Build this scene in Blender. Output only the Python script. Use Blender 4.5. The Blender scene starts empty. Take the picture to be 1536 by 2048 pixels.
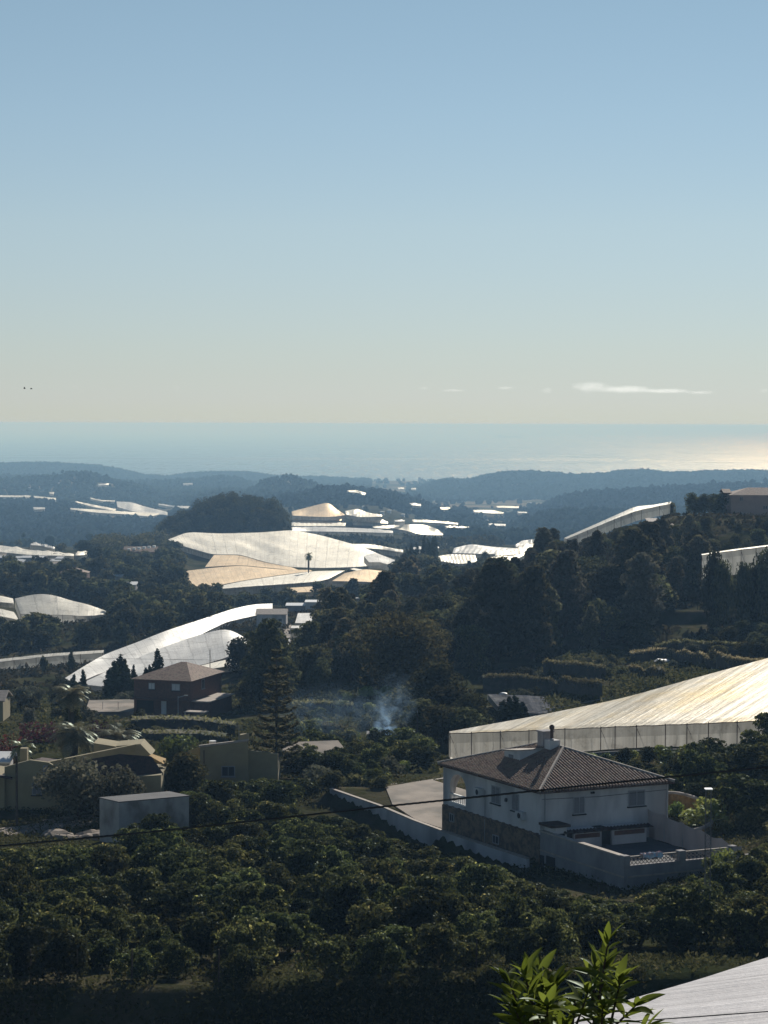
import bpy, math, random
import numpy as np
from mathutils import Vector, Matrix, Euler

S = bpy.context.scene
C = S.collection
rad = math.radians

# ------------------------------------------------------------------ camera
CAMZ = 200.0
F = 3990.0                       # focal length in pixels of the 1536 wide photograph
PITCH = math.atan(176.0 / F)
ROLL = rad(0.19)
cam_d = bpy.data.cameras.new('camera')
cam = bpy.data.objects.new('camera', cam_d)
C.objects.link(cam)
cam_d.sensor_fit = 'VERTICAL'
cam_d.sensor_height = 36.0
cam_d.lens = F / 2048 * 36.0
cam_d.clip_start = 0.5
cam_d.clip_end = 250000
CR = Matrix.Rotation(math.pi / 2 - PITCH, 3, 'X') @ Matrix.Rotation(ROLL, 3, 'Z')
cam.matrix_world = Matrix.Translation((0, 0, CAMZ)) @ CR.to_4x4()
S.camera = cam

# ------------------------------------------------------------------ sky, sun, exposure
SUN_EL, SUN_AZ = 27.0, 16.5      # azimuth clockwise from the viewing direction (+y)
w = bpy.data.worlds.new('World')
S.world = w
w.use_nodes = True
nt = w.node_tree
nt.nodes.clear()
sky = nt.nodes.new('ShaderNodeTexSky')
sky.sky_type = 'NISHITA'
sky.sun_disc = False
sky.sun_elevation = rad(SUN_EL)
sky.sun_rotation = rad(SUN_AZ)
sky.altitude = 200
sky.air_density = 1.0
sky.dust_density = 0.0
sky.ozone_density = 2.5
bg = nt.nodes.new('ShaderNodeBackground')
bg.inputs['Strength'].default_value = 0.07
wo = nt.nodes.new('ShaderNodeOutputWorld')
tc = nt.nodes.new('ShaderNodeTexCoord'); sx0 = nt.nodes.new('ShaderNodeSeparateXYZ'); nt.links.new(tc.outputs['Generated'], sx0.inputs[0])
mr0 = nt.nodes.new('ShaderNodeMapRange'); mr0.inputs[1].default_value = 0.0; mr0.inputs[2].default_value = 1.0; nt.links.new(sx0.outputs['Z'], mr0.inputs[0])
rp0 = nt.nodes.new('ShaderNodeValToRGB'); nt.links.new(mr0.outputs[0], rp0.inputs[0])
SKYTINT = [(0.0033, (0.684, 0.789, 1.058)), (0.012, (0.722, 0.79, 1.055)), (0.0246, (0.774, 0.801, 0.984)), (0.0371, (0.832, 0.829, 0.952)), (0.0622, (0.939, 0.892, 0.943)), (0.0972, (1.082, 0.991, 0.956)), (0.1499, (1.153, 1.072, 0.987)), (0.21, (1.207, 1.126, 0.983)), (0.4, (0.59, 0.674, 0.74)), (1.0, (0.366, 0.445, 0.544))]
el_ = rp0.color_ramp.elements
while len(el_) < len(SKYTINT): el_.new(0.5)
for e_, (p_, c_) in zip(el_, SKYTINT): e_.position = p_; e_.color = (*c_, 1)
mul = nt.nodes.new('ShaderNodeMixRGB'); mul.blend_type = 'MULTIPLY'; mul.inputs[0].default_value = 1
nt.links.new(sky.outputs[0], mul.inputs[1]); nt.links.new(rp0.outputs[0], mul.inputs[2]); nt.links.new(mul.outputs[0], bg.inputs[0])
nt.links.new(bg.outputs[0], wo.inputs[0])
sl = bpy.data.lights.new('sun', 'SUN')
sl.energy = 5.0
sl.angle = rad(0.5)
sl.color = (1.0, 0.95, 0.87)
so = bpy.data.objects.new('sun', sl)
C.objects.link(so)
sd = Vector((math.sin(rad(SUN_AZ)) * math.cos(rad(SUN_EL)), math.cos(rad(SUN_AZ)) * math.cos(rad(SUN_EL)), math.sin(rad(SUN_EL))))
so.rotation_euler = sd.to_track_quat('Z', 'Y').to_euler()
so.location = (60, 130, 320)
S.view_settings.view_transform = 'Standard'
S.view_settings.look = 'None'
S.view_settings.gamma = 1
S.view_settings.exposure = 0.0
try:
    S.cycles.max_bounces = 6
    S.cycles.diffuse_bounces = 3
    S.cycles.glossy_bounces = 2
    S.cycles.transmission_bounces = 3
    S.cycles.transparent_max_bounces = 12
    S.cycles.volume_bounces = 0
    S.cycles.sample_clamp_indirect = 4
except Exception:
    pass

# ------------------------------------------------------------------ helpers
def ray(px, row):
    v = CR @ Vector(((px - 768) / F, -(row - 1024) / F, -1))
    return v / v.y

def P(px, row, d):
    r = ray(px, row)
    return Vector((r.x * d, d, CAMZ + r.z * d))

def wl(o):
    v = Vector((0, 0, 0))
    while o is not None:
        v += o.location
        o = o.parent
    return v

def tag(o, label=None, cat=None, group=None, kind=None):
    if label: o['label'] = label
    if cat: o['category'] = cat
    if group: o['group'] = group
    if kind: o['kind'] = kind
    return o

def thing(name, label, cat, loc, group=None):
    o = bpy.data.objects.new(name, None)
    o.empty_display_size = 0.5
    C.objects.link(o)
    o.location = loc
    return tag(o, label, cat, group)

def np_mesh(name, V, Fc, mat=None, smooth=False):
    """V (n,3), Fc (m,k) faces of constant size"""
    V = np.asarray(V, dtype=np.float32); Fc = np.asarray(Fc, dtype=np.int32)
    k = Fc.shape[1]
    me = bpy.data.meshes.new(name)
    me.vertices.add(len(V)); me.vertices.foreach_set('co', V.ravel())
    me.loops.add(Fc.size); me.loops.foreach_set('vertex_index', Fc.ravel())
    me.polygons.add(len(Fc))
    me.polygons.foreach_set('loop_start', np.arange(0, Fc.size, k, dtype=np.int32))
    me.update(calc_edges=True)
    me.validate()
    if smooth:
        me.polygons.foreach_set('use_smooth', [True] * len(me.polygons))
    if mat: me.materials.append(mat)
    return me

def link_mesh(name, me, parent=None, loc=None):
    o = bpy.data.objects.new(name, me)
    C.objects.link(o)
    if parent: o.parent = parent
    if loc is not None: o.location = loc
    return o

class Fr:
    """a local frame: a runs along u, b along v (horizontal), z is world height"""
    def __init__(s, o, u, v=None, dz=0.0):
        s.dz = dz
        s.o = Vector((o[0], o[1])); s.u = Vector(u).normalized()
        s.v = Vector(v).normalized() if v is not None else Vector((-s.u.y, s.u.x))
    def p(s, a, b, z):
        q = s.o + s.u * a + s.v * b
        return Vector((q.x, q.y, z + s.dz))

class MB:
    def __init__(s): s.V = []; s.F = []; s.UV = None
    def poly(s, pts):
        n = len(s.V); s.V += [tuple(p) for p in pts]; s.F.append(tuple(range(n, n + len(pts))))
        return s
    def add(s, V, Fc):
        n = len(s.V); s.V += [tuple(p) for p in V]; s.F += [tuple(i + n for i in f) for f in Fc]
        return s
    def fbox(s, fr, a0, a1, b0, b1, z0, z1):
        V = [fr.p(a, b, z) for z in (z0, z1) for (a, b) in ((a0, b0), (a1, b0), (a1, b1), (a0, b1))]
        return s.add(V, [(0, 3, 2, 1), (4, 5, 6, 7), (0, 1, 5, 4), (1, 2, 6, 5), (2, 3, 7, 6), (3, 0, 4, 7)])
    def box(s, c, sx, sy, sz, rz=0):
        fr = Fr((c[0], c[1]), (math.cos(rz), math.sin(rz)))
        return s.fbox(fr, -sx / 2, sx / 2, -sy / 2, sy / 2, c[2], c[2] + sz)
    def tube(s, pts, rs, n=6, cap=True):
        pts = [Vector(p) for p in pts]
        if not isinstance(rs, (list, tuple)): rs = [rs] * len(pts)
        V = []; Fc = []
        for i, p in enumerate(pts):
            t = (pts[min(i + 1, len(pts) - 1)] - pts[max(i - 1, 0)]).normalized()
            a = t.cross(Vector((0, 0, 1)))
            if a.length < 1e-3: a = t.cross(Vector((1, 0, 0)))
            a.normalize(); b = t.cross(a)
            for k in range(n):
                an = 2 * math.pi * k / n
                V.append(p + (a * math.cos(an) + b * math.sin(an)) * rs[i])
        for i in range(len(pts) - 1):
            for k in range(n):
                k2 = (k + 1) % n
                Fc.append((i * n + k, i * n + k2, (i + 1) * n + k2, (i + 1) * n + k))
        if cap:
            Fc.append(tuple(range(n - 1, -1, -1))); m = (len(pts) - 1) * n
            Fc.append(tuple(range(m, m + n)))
        return s.add(V, Fc)
    def build(s, name, mat, parent=None, smooth=False, loc=None):
        if parent is not None: off = wl(parent)
        else:
            if loc is None:
                A = np.array(s.V); loc = Vector((A[:, 0].mean(), A[:, 1].mean(), A[:, 2].min()))
            off = Vector(loc)
        me = bpy.data.meshes.new(name)
        me.from_pydata([(v[0] - off.x, v[1] - off.y, v[2] - off.z) for v in s.V], [], s.F)
        me.update()
        if s.UV is not None:
            ul = me.uv_layers.new(name='UVMap')
            for i, l in enumerate(me.loops): ul.data[i].uv = s.UV[l.vertex_index]
        if smooth: me.polygons.foreach_set('use_smooth', [True] * len(me.polygons))
        me.materials.append(mat)
        return link_mesh(name, me, parent, None if parent is not None else off)

# ------------------------------------------------------------------ materials
def newmat(name):
    m = bpy.data.materials.new(name); m.use_nodes = True
    t = m.node_tree; t.nodes.clear()
    return m, t, t.nodes, t.links

def N(t, kind, **kw):
    n = t.nodes.new(kind)
    for k, v in kw.items():
        if k.startswith('i_'):
            key = k[2:]
            key = int(key) if key.isdigit() else key.replace('_', ' ')
            n.inputs[key].default_value = v
        else: setattr(n, k, v)
    return n

def col4(c): return (c[0], c[1], c[2], 1)

def surf(name, c, rough=0.85, c2=None, scale=2.0, bump=0.3, bscale=None, detail=6, stretch=(1, 1, 1), spec=0.3, contrast=(0.35, 0.65), c3=None, scale3=0.4):
    m, t, nn, L = newmat(name)
    co = N(t, 'ShaderNodeTexCoord')
    mp = N(t, 'ShaderNodeMapping'); mp.inputs['Scale'].default_value = stretch
    L.new(co.outputs['Object'], mp.inputs[0])
    no = N(t, 'ShaderNodeTexNoise', i_Scale=scale, i_Detail=detail, i_Roughness=0.65)
    L.new(mp.outputs[0], no.inputs['Vector'])
    rp = N(t, 'ShaderNodeValToRGB')
    rp.color_ramp.elements[0].position = contrast[0]; rp.color_ramp.elements[1].position = contrast[1]
    rp.color_ramp.elements[0].color = col4(c)
    rp.color_ramp.elements[1].color = col4(c2 if c2 else [x * 0.75 for x in c])
    L.new(no.outputs[0], rp.inputs[0])
    out = rp.outputs[0]
    if c3:
        n3 = N(t, 'ShaderNodeTexNoise', i_Scale=scale3, i_Detail=4)
        L.new(mp.outputs[0], n3.inputs['Vector'])
        r3 = N(t, 'ShaderNodeValToRGB'); r3.color_ramp.elements[0].position = 0.48; r3.color_ramp.elements[1].position = 0.62
        L.new(n3.outputs[0], r3.inputs[0])
        mx = N(t, 'ShaderNodeMixRGB'); L.new(r3.outputs[0], mx.inputs[0]); L.new(out, mx.inputs[1]); mx.inputs[2].default_value = col4(c3)
        out = mx.outputs[0]
    b = N(t, 'ShaderNodeBsdfPrincipled', i_Roughness=rough)
    b.inputs['Specular IOR Level'].default_value = spec
    L.new(out, b.inputs['Base Color'])
    if bump:
        n2 = N(t, 'ShaderNodeTexNoise', i_Scale=bscale or scale * 4, i_Detail=5)
        L.new(mp.outputs[0], n2.inputs['Vector'])
        bp = N(t, 'ShaderNodeBump', i_Strength=bump, i_Distance=0.1)
        L.new(n2.outputs[0], bp.inputs['Height']); L.new(bp.outputs[0], b.inputs['Normal'])
    o = N(t, 'ShaderNodeOutputMaterial'); L.new(b.outputs[0], o.inputs[0])
    return m

def leafmat(name, c, c2, transl=0.35, gloss=0.06, grough=0.45, c3=None):
    m, t, nn, L = newmat(name)
    g = N(t, 'ShaderNodeNewGeometry'); oi = N(t, 'ShaderNodeObjectInfo')
    rp = N(t, 'ShaderNodeValToRGB')
    rp.color_ramp.elements[0].color = col4(c); rp.color_ramp.elements[1].color = col4(c2)
    if c3:
        e = rp.color_ramp.elements.new(0.93); e.color = col4(c2)
        rp.color_ramp.elements[-1].color = col4(c3)
    L.new(g.outputs['Random Per Island'], rp.inputs[0])
    hs = N(t, 'ShaderNodeHueSaturation')
    mr = N(t, 'ShaderNodeMapRange', i_3=0.42, i_4=1.9); L.new(oi.outputs['Random'], mr.inputs[0])
    mr2 = N(t, 'ShaderNodeMapRange', i_3=0.462, i_4=0.512)
    fr = N(t, 'ShaderNodeMath', operation='FRACT'); ml = N(t, 'ShaderNodeMath', operation='MULTIPLY', i_1=7.31)
    L.new(oi.outputs['Random'], ml.inputs[0]); L.new(ml.outputs[0], fr.inputs[0]); L.new(fr.outputs[0], mr2.inputs[0])
    L.new(mr.outputs[0], hs.inputs['Value']); L.new(mr2.outputs[0], hs.inputs['Hue'])
    L.new(rp.outputs[0], hs.inputs['Color'])
    d = N(t, 'ShaderNodeBsdfDiffuse'); tr = N(t, 'ShaderNodeBsdfTranslucent'); gl = N(t, 'ShaderNodeBsdfGlossy', i_Roughness=grough)
    gl.inputs['Color'].default_value = (0.8, 0.9, 0.8, 1)
    L.new(hs.outputs[0], d.inputs[0]); L.new(hs.outputs[0], tr.inputs[0])
    m1 = N(t, 'ShaderNodeMixShader', i_0=transl); L.new(d.outputs[0], m1.inputs[1]); L.new(tr.outputs[0], m1.inputs[2])
    m2 = N(t, 'ShaderNodeMixShader', i_0=gloss); L.new(m1.outputs[0], m2.inputs[1]); L.new(gl.outputs[0], m2.inputs[2])
    o = N(t, 'ShaderNodeOutputMaterial'); L.new(m2.outputs[0], o.inputs[0])
    return m

def netmat(name, c, c2, transl=0.3, gloss=0.35, grough=0.5, holes=0.0, freq=1.2, bay=5.5, cross=14.0, tone=0.22, dirt=(0.45, 0.44, 0.4), wr=1.0, dscale=0.25, dlo=0.52):
    """woven shade netting: stripes along the wires (UV in metres), dust, sheen"""
    m, t, nn, L = newmat(name)
    uv = N(t, 'ShaderNodeUVMap')
    sp = N(t, 'ShaderNodeSeparateXYZ'); L.new(uv.outputs[0], sp.inputs[0])
    # sheet seams and strips
    mp = N(t, 'ShaderNodeMapping'); mp.inputs['Scale'].default_value = (freq, 0.035, 1)
    L.new(uv.outputs[0], mp.inputs[0])
    n1 = N(t, 'ShaderNodeTexNoise', i_Scale=1.0, i_Detail=5, i_Roughness=0.7); L.new(mp.outputs[0], n1.inputs['Vector'])
    rp = N(t, 'ShaderNodeValToRGB'); rp.color_ramp.elements[0].position = 0.38; rp.color_ramp.elements[1].position = 0.62
    rp.color_ramp.elements[0].color = col4(c2); rp.color_ramp.elements[1].color = col4(c)
    L.new(n1.outputs[0], rp.inputs[0])
    co = N(t, 'ShaderNodeTexCoord')
    n2 = N(t, 'ShaderNodeTexNoise', i_Scale=dscale, i_Detail=7, i_Roughness=0.7); L.new(co.outputs['Object'], n2.inputs['Vector'])
    r2 = N(t, 'ShaderNodeValToRGB'); r2.color_ramp.elements[0].position = dlo; r2.color_ramp.elements[1].position = dlo + .28
    L.new(n2.outputs[0], r2.inputs[0])
    mx = N(t, 'ShaderNodeMixRGB'); L.new(r2.outputs[0], mx.inputs[0]); L.new(rp.outputs[0], mx.inputs[1]); mx.inputs[2].default_value = col4(dirt)
    # separate sheets sewn side by side: every sheet has its own tone, seams show as thin dark lines
    du = N(t, 'ShaderNodeMath', operation='DIVIDE', i_1=bay); L.new(sp.outputs['X'], du.inputs[0])
    dv = N(t, 'ShaderNodeMath', operation='DIVIDE', i_1=cross); L.new(sp.outputs['Y'], dv.inputs[0])
    wob = N(t, 'ShaderNodeMath', operation='MULTIPLY_ADD', i_1=0.35); L.new(n2.outputs[0], wob.inputs[0]); L.new(du.outputs[0], wob.inputs[2])
    fu = N(t, 'ShaderNodeMath', operation='FLOOR'); L.new(wob.outputs[0], fu.inputs[0]); fv = N(t, 'ShaderNodeMath', operation='FLOOR'); L.new(dv.outputs[0], fv.inputs[0])
    cb = N(t, 'ShaderNodeCombineXYZ'); L.new(fu.outputs[0], cb.inputs[0]); L.new(fv.outputs[0], cb.inputs[1])
    wn = N(t, 'ShaderNodeTexWhiteNoise'); L.new(cb.outputs[0], wn.inputs[0])
    tn = N(t, 'ShaderNodeMapRange', i_3=1.0 - tone, i_4=1.0); L.new(wn.outputs[0], tn.inputs[0])
    fru = N(t, 'ShaderNodeMath', operation='FRACT'); L.new(wob.outputs[0], fru.inputs[0]); frv = N(t, 'ShaderNodeMath', operation='FRACT'); L.new(dv.outputs[0], frv.inputs[0])
    s1 = N(t, 'ShaderNodeMath', operation='LESS_THAN', i_1=0.07); L.new(fru.outputs[0], s1.inputs[0]); s2 = N(t, 'ShaderNodeMath', operation='LESS_THAN', i_1=0.035); L.new(frv.outputs[0], s2.inputs[0])
    sm = N(t, 'ShaderNodeMath', operation='MAXIMUM'); L.new(s1.outputs[0], sm.inputs[0]); L.new(s2.outputs[0], sm.inputs[1])
    sd_ = N(t, 'ShaderNodeMath', operation='MULTIPLY_ADD', i_1=-0.22, i_2=1.0); L.new(sm.outputs[0], sd_.inputs[0])
    tt = N(t, 'ShaderNodeMath', operation='MULTIPLY'); L.new(tn.outputs[0], tt.inputs[0]); L.new(sd_.outputs[0], tt.inputs[1])
    mz = N(t, 'ShaderNodeMixRGB'); mz.blend_type = 'MULTIPLY'; mz.inputs[0].default_value = 1; L.new(mx.outputs[0], mz.inputs[1]); L.new(tt.outputs[0], mz.inputs[2]); mx = mz
    bp = N(t, 'ShaderNodeBump', i_Strength=0.6 * wr, i_Distance=0.25)
    ad = N(t, 'ShaderNodeMath', operation='ADD'); L.new(n1.outputs[0], ad.inputs[0]); L.new(n2.outputs[0], ad.inputs[1])
    L.new(ad.outputs[0], bp.inputs['Height'])
    d = N(t, 'ShaderNodeBsdfDiffuse'); tr = N(t, 'ShaderNodeBsdfTranslucent'); gl = N(t, 'ShaderNodeBsdfGlossy', i_Roughness=grough)
    for x in (d, tr, gl):
        L.new(mx.outputs[0], x.inputs[0])
        L.new(bp.outputs[0], x.inputs['Normal'])
    m1 = N(t, 'ShaderNodeMixShader', i_0=transl); L.new(d.outputs[0], m1.inputs[1]); L.new(tr.outputs[0], m1.inputs[2])
    m2 = N(t, 'ShaderNodeMixShader', i_0=gloss); L.new(m1.outputs[0], m2.inputs[1]); L.new(gl.outputs[0], m2.inputs[2])
    last = m2
    if holes > 0:
        tp = N(t, 'ShaderNodeBsdfTransparent'); m3 = N(t, 'ShaderNodeMixShader', i_0=holes)
        L.new(m2.outputs[0], m3.inputs[1]); L.new(tp.outputs[0], m3.inputs[2]); last = m3
    o = N(t, 'ShaderNodeOutputMaterial'); L.new(last.outputs[0], o.inputs[0])
    return m

M = {}
M['white_wall'] = surf('white_wall', (0.64, 0.62, 0.60), 0.9, (0.54, 0.52, 0.50), 0.6, 0.15, contrast=(0.35, 0.7), stretch=(1, 1, .35), c3=(0.38, 0.37, 0.37), scale3=0.35)
M['old_wall'] = surf('old_wall', (0.46, 0.43, 0.40), 0.95, (0.33, 0.31, 0.29), 0.9, 0.4, stretch=(1, 1, .7), c3=(0.22, 0.20, 0.18), scale3=0.6)
M['grey_wall'] = surf('grey_wall', (0.36, 0.34, 0.33), 0.95, (0.24, 0.23, 0.23), 0.7, 0.3, stretch=(1, 1, 0.5))
M['concrete'] = surf('concrete', (0.34, 0.28, 0.22), 0.9, (0.22, 0.18, 0.14), 0.35, 0.3, c3=(0.15, 0.13, 0.10), scale3=0.18)
M['concrete_dark'] = surf('concrete_dark', (0.16, 0.155, 0.15), 0.9, (0.1, 0.1, 0.1), 0.4, 0.3)
M['stone'] = surf('stone', (0.26, 0.19, 0.13), 0.95, (0.12, 0.095, 0.075), 2.2, 0.8, 3.0, contrast=(0.42, 0.58))
M['ochre_stone'] = surf('ochre_stone', (0.42, 0.27, 0.11), 0.95, (0.26, 0.16, 0.07), 2.5, 0.8, 3.0, contrast=(0.42, 0.58))
M['tile'] = surf('tile', (0.31, 0.205, 0.15), 0.85, (0.14, 0.095, 0.07), 3.0, 0.5, 5, contrast=(0.4, 0.62), c3=(0.27, 0.2, 0.14), scale3=1.6)
M['tile_dark'] = surf('tile_dark', (0.10, 0.06, 0.045), 0.85, (0.05, 0.035, 0.03), 2.0, 0.5, 5)
M['cap'] = surf('cap', (0.5, 0.43, 0.36), 0.85, (0.34, 0.29, 0.24), 2, 0.2)
M['brick'] = surf('brick', (0.20, 0.11, 0.085), 0.95, (0.13, 0.08, 0.065), 3, 0.4)
M['yellow'] = surf('yellow', (0.37, 0.31, 0.18), 0.9, (0.29, 0.245, 0.15), 0.5, 0.1)
M['orange'] = surf('orange', (0.5, 0.32, 0.11), 0.9, (0.4, 0.26, 0.1), 0.5, 0.1)
M['pink'] = surf('pink', (0.42, 0.30, 0.25), 0.9, (0.34, 0.25, 0.21), 0.5, 0.1)
M['glass'] = surf('glass', (0.03, 0.035, 0.045), 0.2, (0.05, 0.06, 0.07), 0.5, 0, spec=0.6)
M['shutter'] = surf('shutter', (0.24, 0.24, 0.25), 0.7, (0.18, 0.18, 0.19), 1, 0.3, stretch=(0.2, 0.2, 20))
M['dark'] = surf('dark', (0.03, 0.03, 0.032), 0.8, (0.02, 0.02, 0.02), 1, 0)
M['metal'] = surf('metal', (0.35, 0.36, 0.37), 0.5, (0.28, 0.28, 0.29), 3, 0.1, spec=0.6)
M['mast'] = surf('mast', (0.14, 0.145, 0.15), 0.6, (0.1, 0.1, 0.1), 3, 0)
M['rust'] = surf('rust', (0.12, 0.07, 0.05), 0.8, (0.08, 0.05, 0.04), 3, 0.1)
M['ac_white'] = surf('ac_white', (0.6, 0.6, 0.58), 0.6, (0.5, 0.5, 0.5), 3, 0)
M['cable'] = surf('cable', (0.045, 0.045, 0.045), 0.55, (0.03, 0.03, 0.03), 8, 0.2, spec=0.5)
M['wood'] = surf('wood', (0.10, 0.075, 0.055), 0.9, (0.06, 0.045, 0.035), 3, 0.4)
M['bark'] = surf('bark', (0.09, 0.07, 0.055), 0.95, (0.05, 0.04, 0.033), 4, 0.6)
M['roof_white'] = surf('roof_white', (0.72, 0.72, 0.7), 0.5, (0.6, 0.6, 0.58), 0.5, 0.1, spec=0.6)
M['towel'] = surf('towel', (0.8, 0.55, 0.5), 0.9, (0.35, 0.65, 0.75), 1.6, 0.2, contrast=(0.45, 0.55), c3=(0.85, 0.83, 0.8), scale3=1.3)
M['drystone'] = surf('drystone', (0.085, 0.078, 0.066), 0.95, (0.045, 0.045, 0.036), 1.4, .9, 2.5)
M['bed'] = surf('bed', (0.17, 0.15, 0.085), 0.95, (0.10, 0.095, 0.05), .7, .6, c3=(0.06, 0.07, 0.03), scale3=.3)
M['soil'] = surf('soil', (0.16, 0.12, 0.085), 0.95, (0.09, 0.07, 0.05), 0.4, 0.5, c3=(0.06, 0.065, 0.03), scale3=0.15)
M['fabric'] = surf('fabric', (0.5, 0.42, 0.38), 0.9, (0.4, 0.34, 0.31), 0.8, 0.4, stretch=(1, 1, 0.3))
M['hull'] = surf('hull', (0.05, 0.05, 0.06), 0.6, (0.04, 0.04, 0.05), 0.01, 0)
M['bird'] = surf('bird', (0.03, 0.03, 0.03), 0.8, (0.02, 0.02, 0.02), 5, 0)

M['leaf_orchard'] = leafmat('leaf_orchard', (0.026, 0.034, 0.014), (0.085, 0.098, 0.032), 0.52, 0.012, c3=(0.32, 0.31, 0.10))  # a few leaves coloured pale yellow to stand for sunlit highlights
M['leaf_pine'] = leafmat('leaf_pine', (0.040, 0.044, 0.024), (0.135, 0.125, 0.070), 0.5, 0.0)
M['leaf_dark'] = leafmat('leaf_dark', (0.030, 0.036, 0.018), (0.095, 0.098, 0.044), 0.48, 0.0)
M['leaf_brown'] = leafmat('leaf_brown', (0.050, 0.048, 0.020), (0.15, 0.125, 0.050), 0.45, 0.0)
M['leaf_olive'] = leafmat('leaf_olive', (0.050, 0.055, 0.034), (0.11, 0.11, 0.075), 0.35, 0.0)
M['leaf_bright'] = leafmat('leaf_bright', (0.07, 0.10, 0.022), (0.16, 0.20, 0.05), 0.45, 0.05)
M['leaf_palm'] = leafmat('leaf_palm', (0.06, 0.065, 0.03), (0.19, 0.18, 0.09), 0.4, 0.07, 0.4)
M['leaf_cypress'] = leafmat('leaf_cypress', (0.018, 0.026, 0.012), (0.042, 0.052, 0.022), 0.3, 0.0)
M['leaf_red'] = leafmat('leaf_red', (0.055, 0.018, 0.016), (0.11, 0.022, 0.02), 0.3, 0.02)
M['leaf_near'] = leafmat('leaf_near', (0.12, 0.19, 0.02), (0.32, 0.44, 0.07), 0.65, 0.03, 0.45)
M['leaf_grass'] = leafmat('leaf_grass', (0.035, 0.038, 0.014), (0.09, 0.085, 0.036), 0.35, 0.0, c3=(0.16, 0.14, 0.08))
M['leaf_pale'] = leafmat('leaf_pale', (0.055, 0.060, 0.042), (0.13, 0.125, 0.085), 0.45, 0.0)
M['leaf_dry'] = leafmat('leaf_dry', (0.08, 0.08, 0.035), (0.24, 0.22, 0.11), 0.45, 0.0)
M['leaf_far'] = leafmat('leaf_far', (0.022, 0.032, 0.016), (0.048, 0.060, 0.028), 0.1, 0.0)

M['net_white'] = netmat('net_white', (0.88, 0.87, 0.83), (0.76, 0.75, 0.72), 0.3, 0.28, 0.55, holes=0.06, wr=.5, tone=.14)
M['net_open'] = netmat('net_open', (0.93, 0.89, 0.80), (0.82, 0.78, 0.68), 0.15, 0.60, 0.5, holes=0.34, tone=.10, wr=.6)
M['net_lit'] = netmat('net_lit', (0.95, 0.93, 0.86), (0.84, 0.81, 0.73), 0.78, 0.02, 0.6, holes=0.10, bay=3, cross=30, tone=.15)
M['net_bright'] = netmat('net_bright', (0.93, 0.89, 0.79), (0.84, 0.79, 0.67), 0.15, 0.52, 0.56, holes=0.04, tone=.10, wr=.5)
M['net_tan'] = netmat('net_tan', (0.86, 0.70, 0.50), (0.72, 0.57, 0.40), 0.15, 0.50, 0.56, holes=0.04, tone=.12, wr=.5)
M['net_gold'] = netmat('net_gold', (0.90, 0.86, 0.76), (0.66, 0.60, 0.50), 0.15, 0.58, 0.48, freq=.7, bay=4.2, cross=60, tone=0.30, dscale=.06, dlo=.5, dirt=(0.86, 0.66, 0.33), holes=0.32)
M['net_side'] = netmat('net_side', (0.95, 0.91, 0.82), (0.70, 0.66, 0.58), 0.75, 0.02, 0.6, holes=0.06, freq=0.7, bay=2.6, cross=30, tone=.22, dirt=(0.35, 0.31, 0.25), dscale=.6, dlo=.52)  # strip tones paint in shadows and folds; dark patches are stains and tears
M['net_grey'] = netmat('net_grey', (0.72, 0.72, 0.70), (0.56, 0.57, 0.57), 0.55, 0.04, 0.6, holes=0.08)
M['net_near'] = netmat('net_near', (0.74, 0.72, 0.72), (0.64, 0.62, 0.62), 0.25, 0.12, 0.5, freq=0.8, bay=1.9, cross=60, tone=.12, dirt=(0.6, 0.58, 0.58))
M['net_dark'] = netmat('net_dark', (0.15, 0.155, 0.17), (0.07, 0.075, 0.085), 0.1, 0.03, 0.5, freq=1.0)

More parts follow.
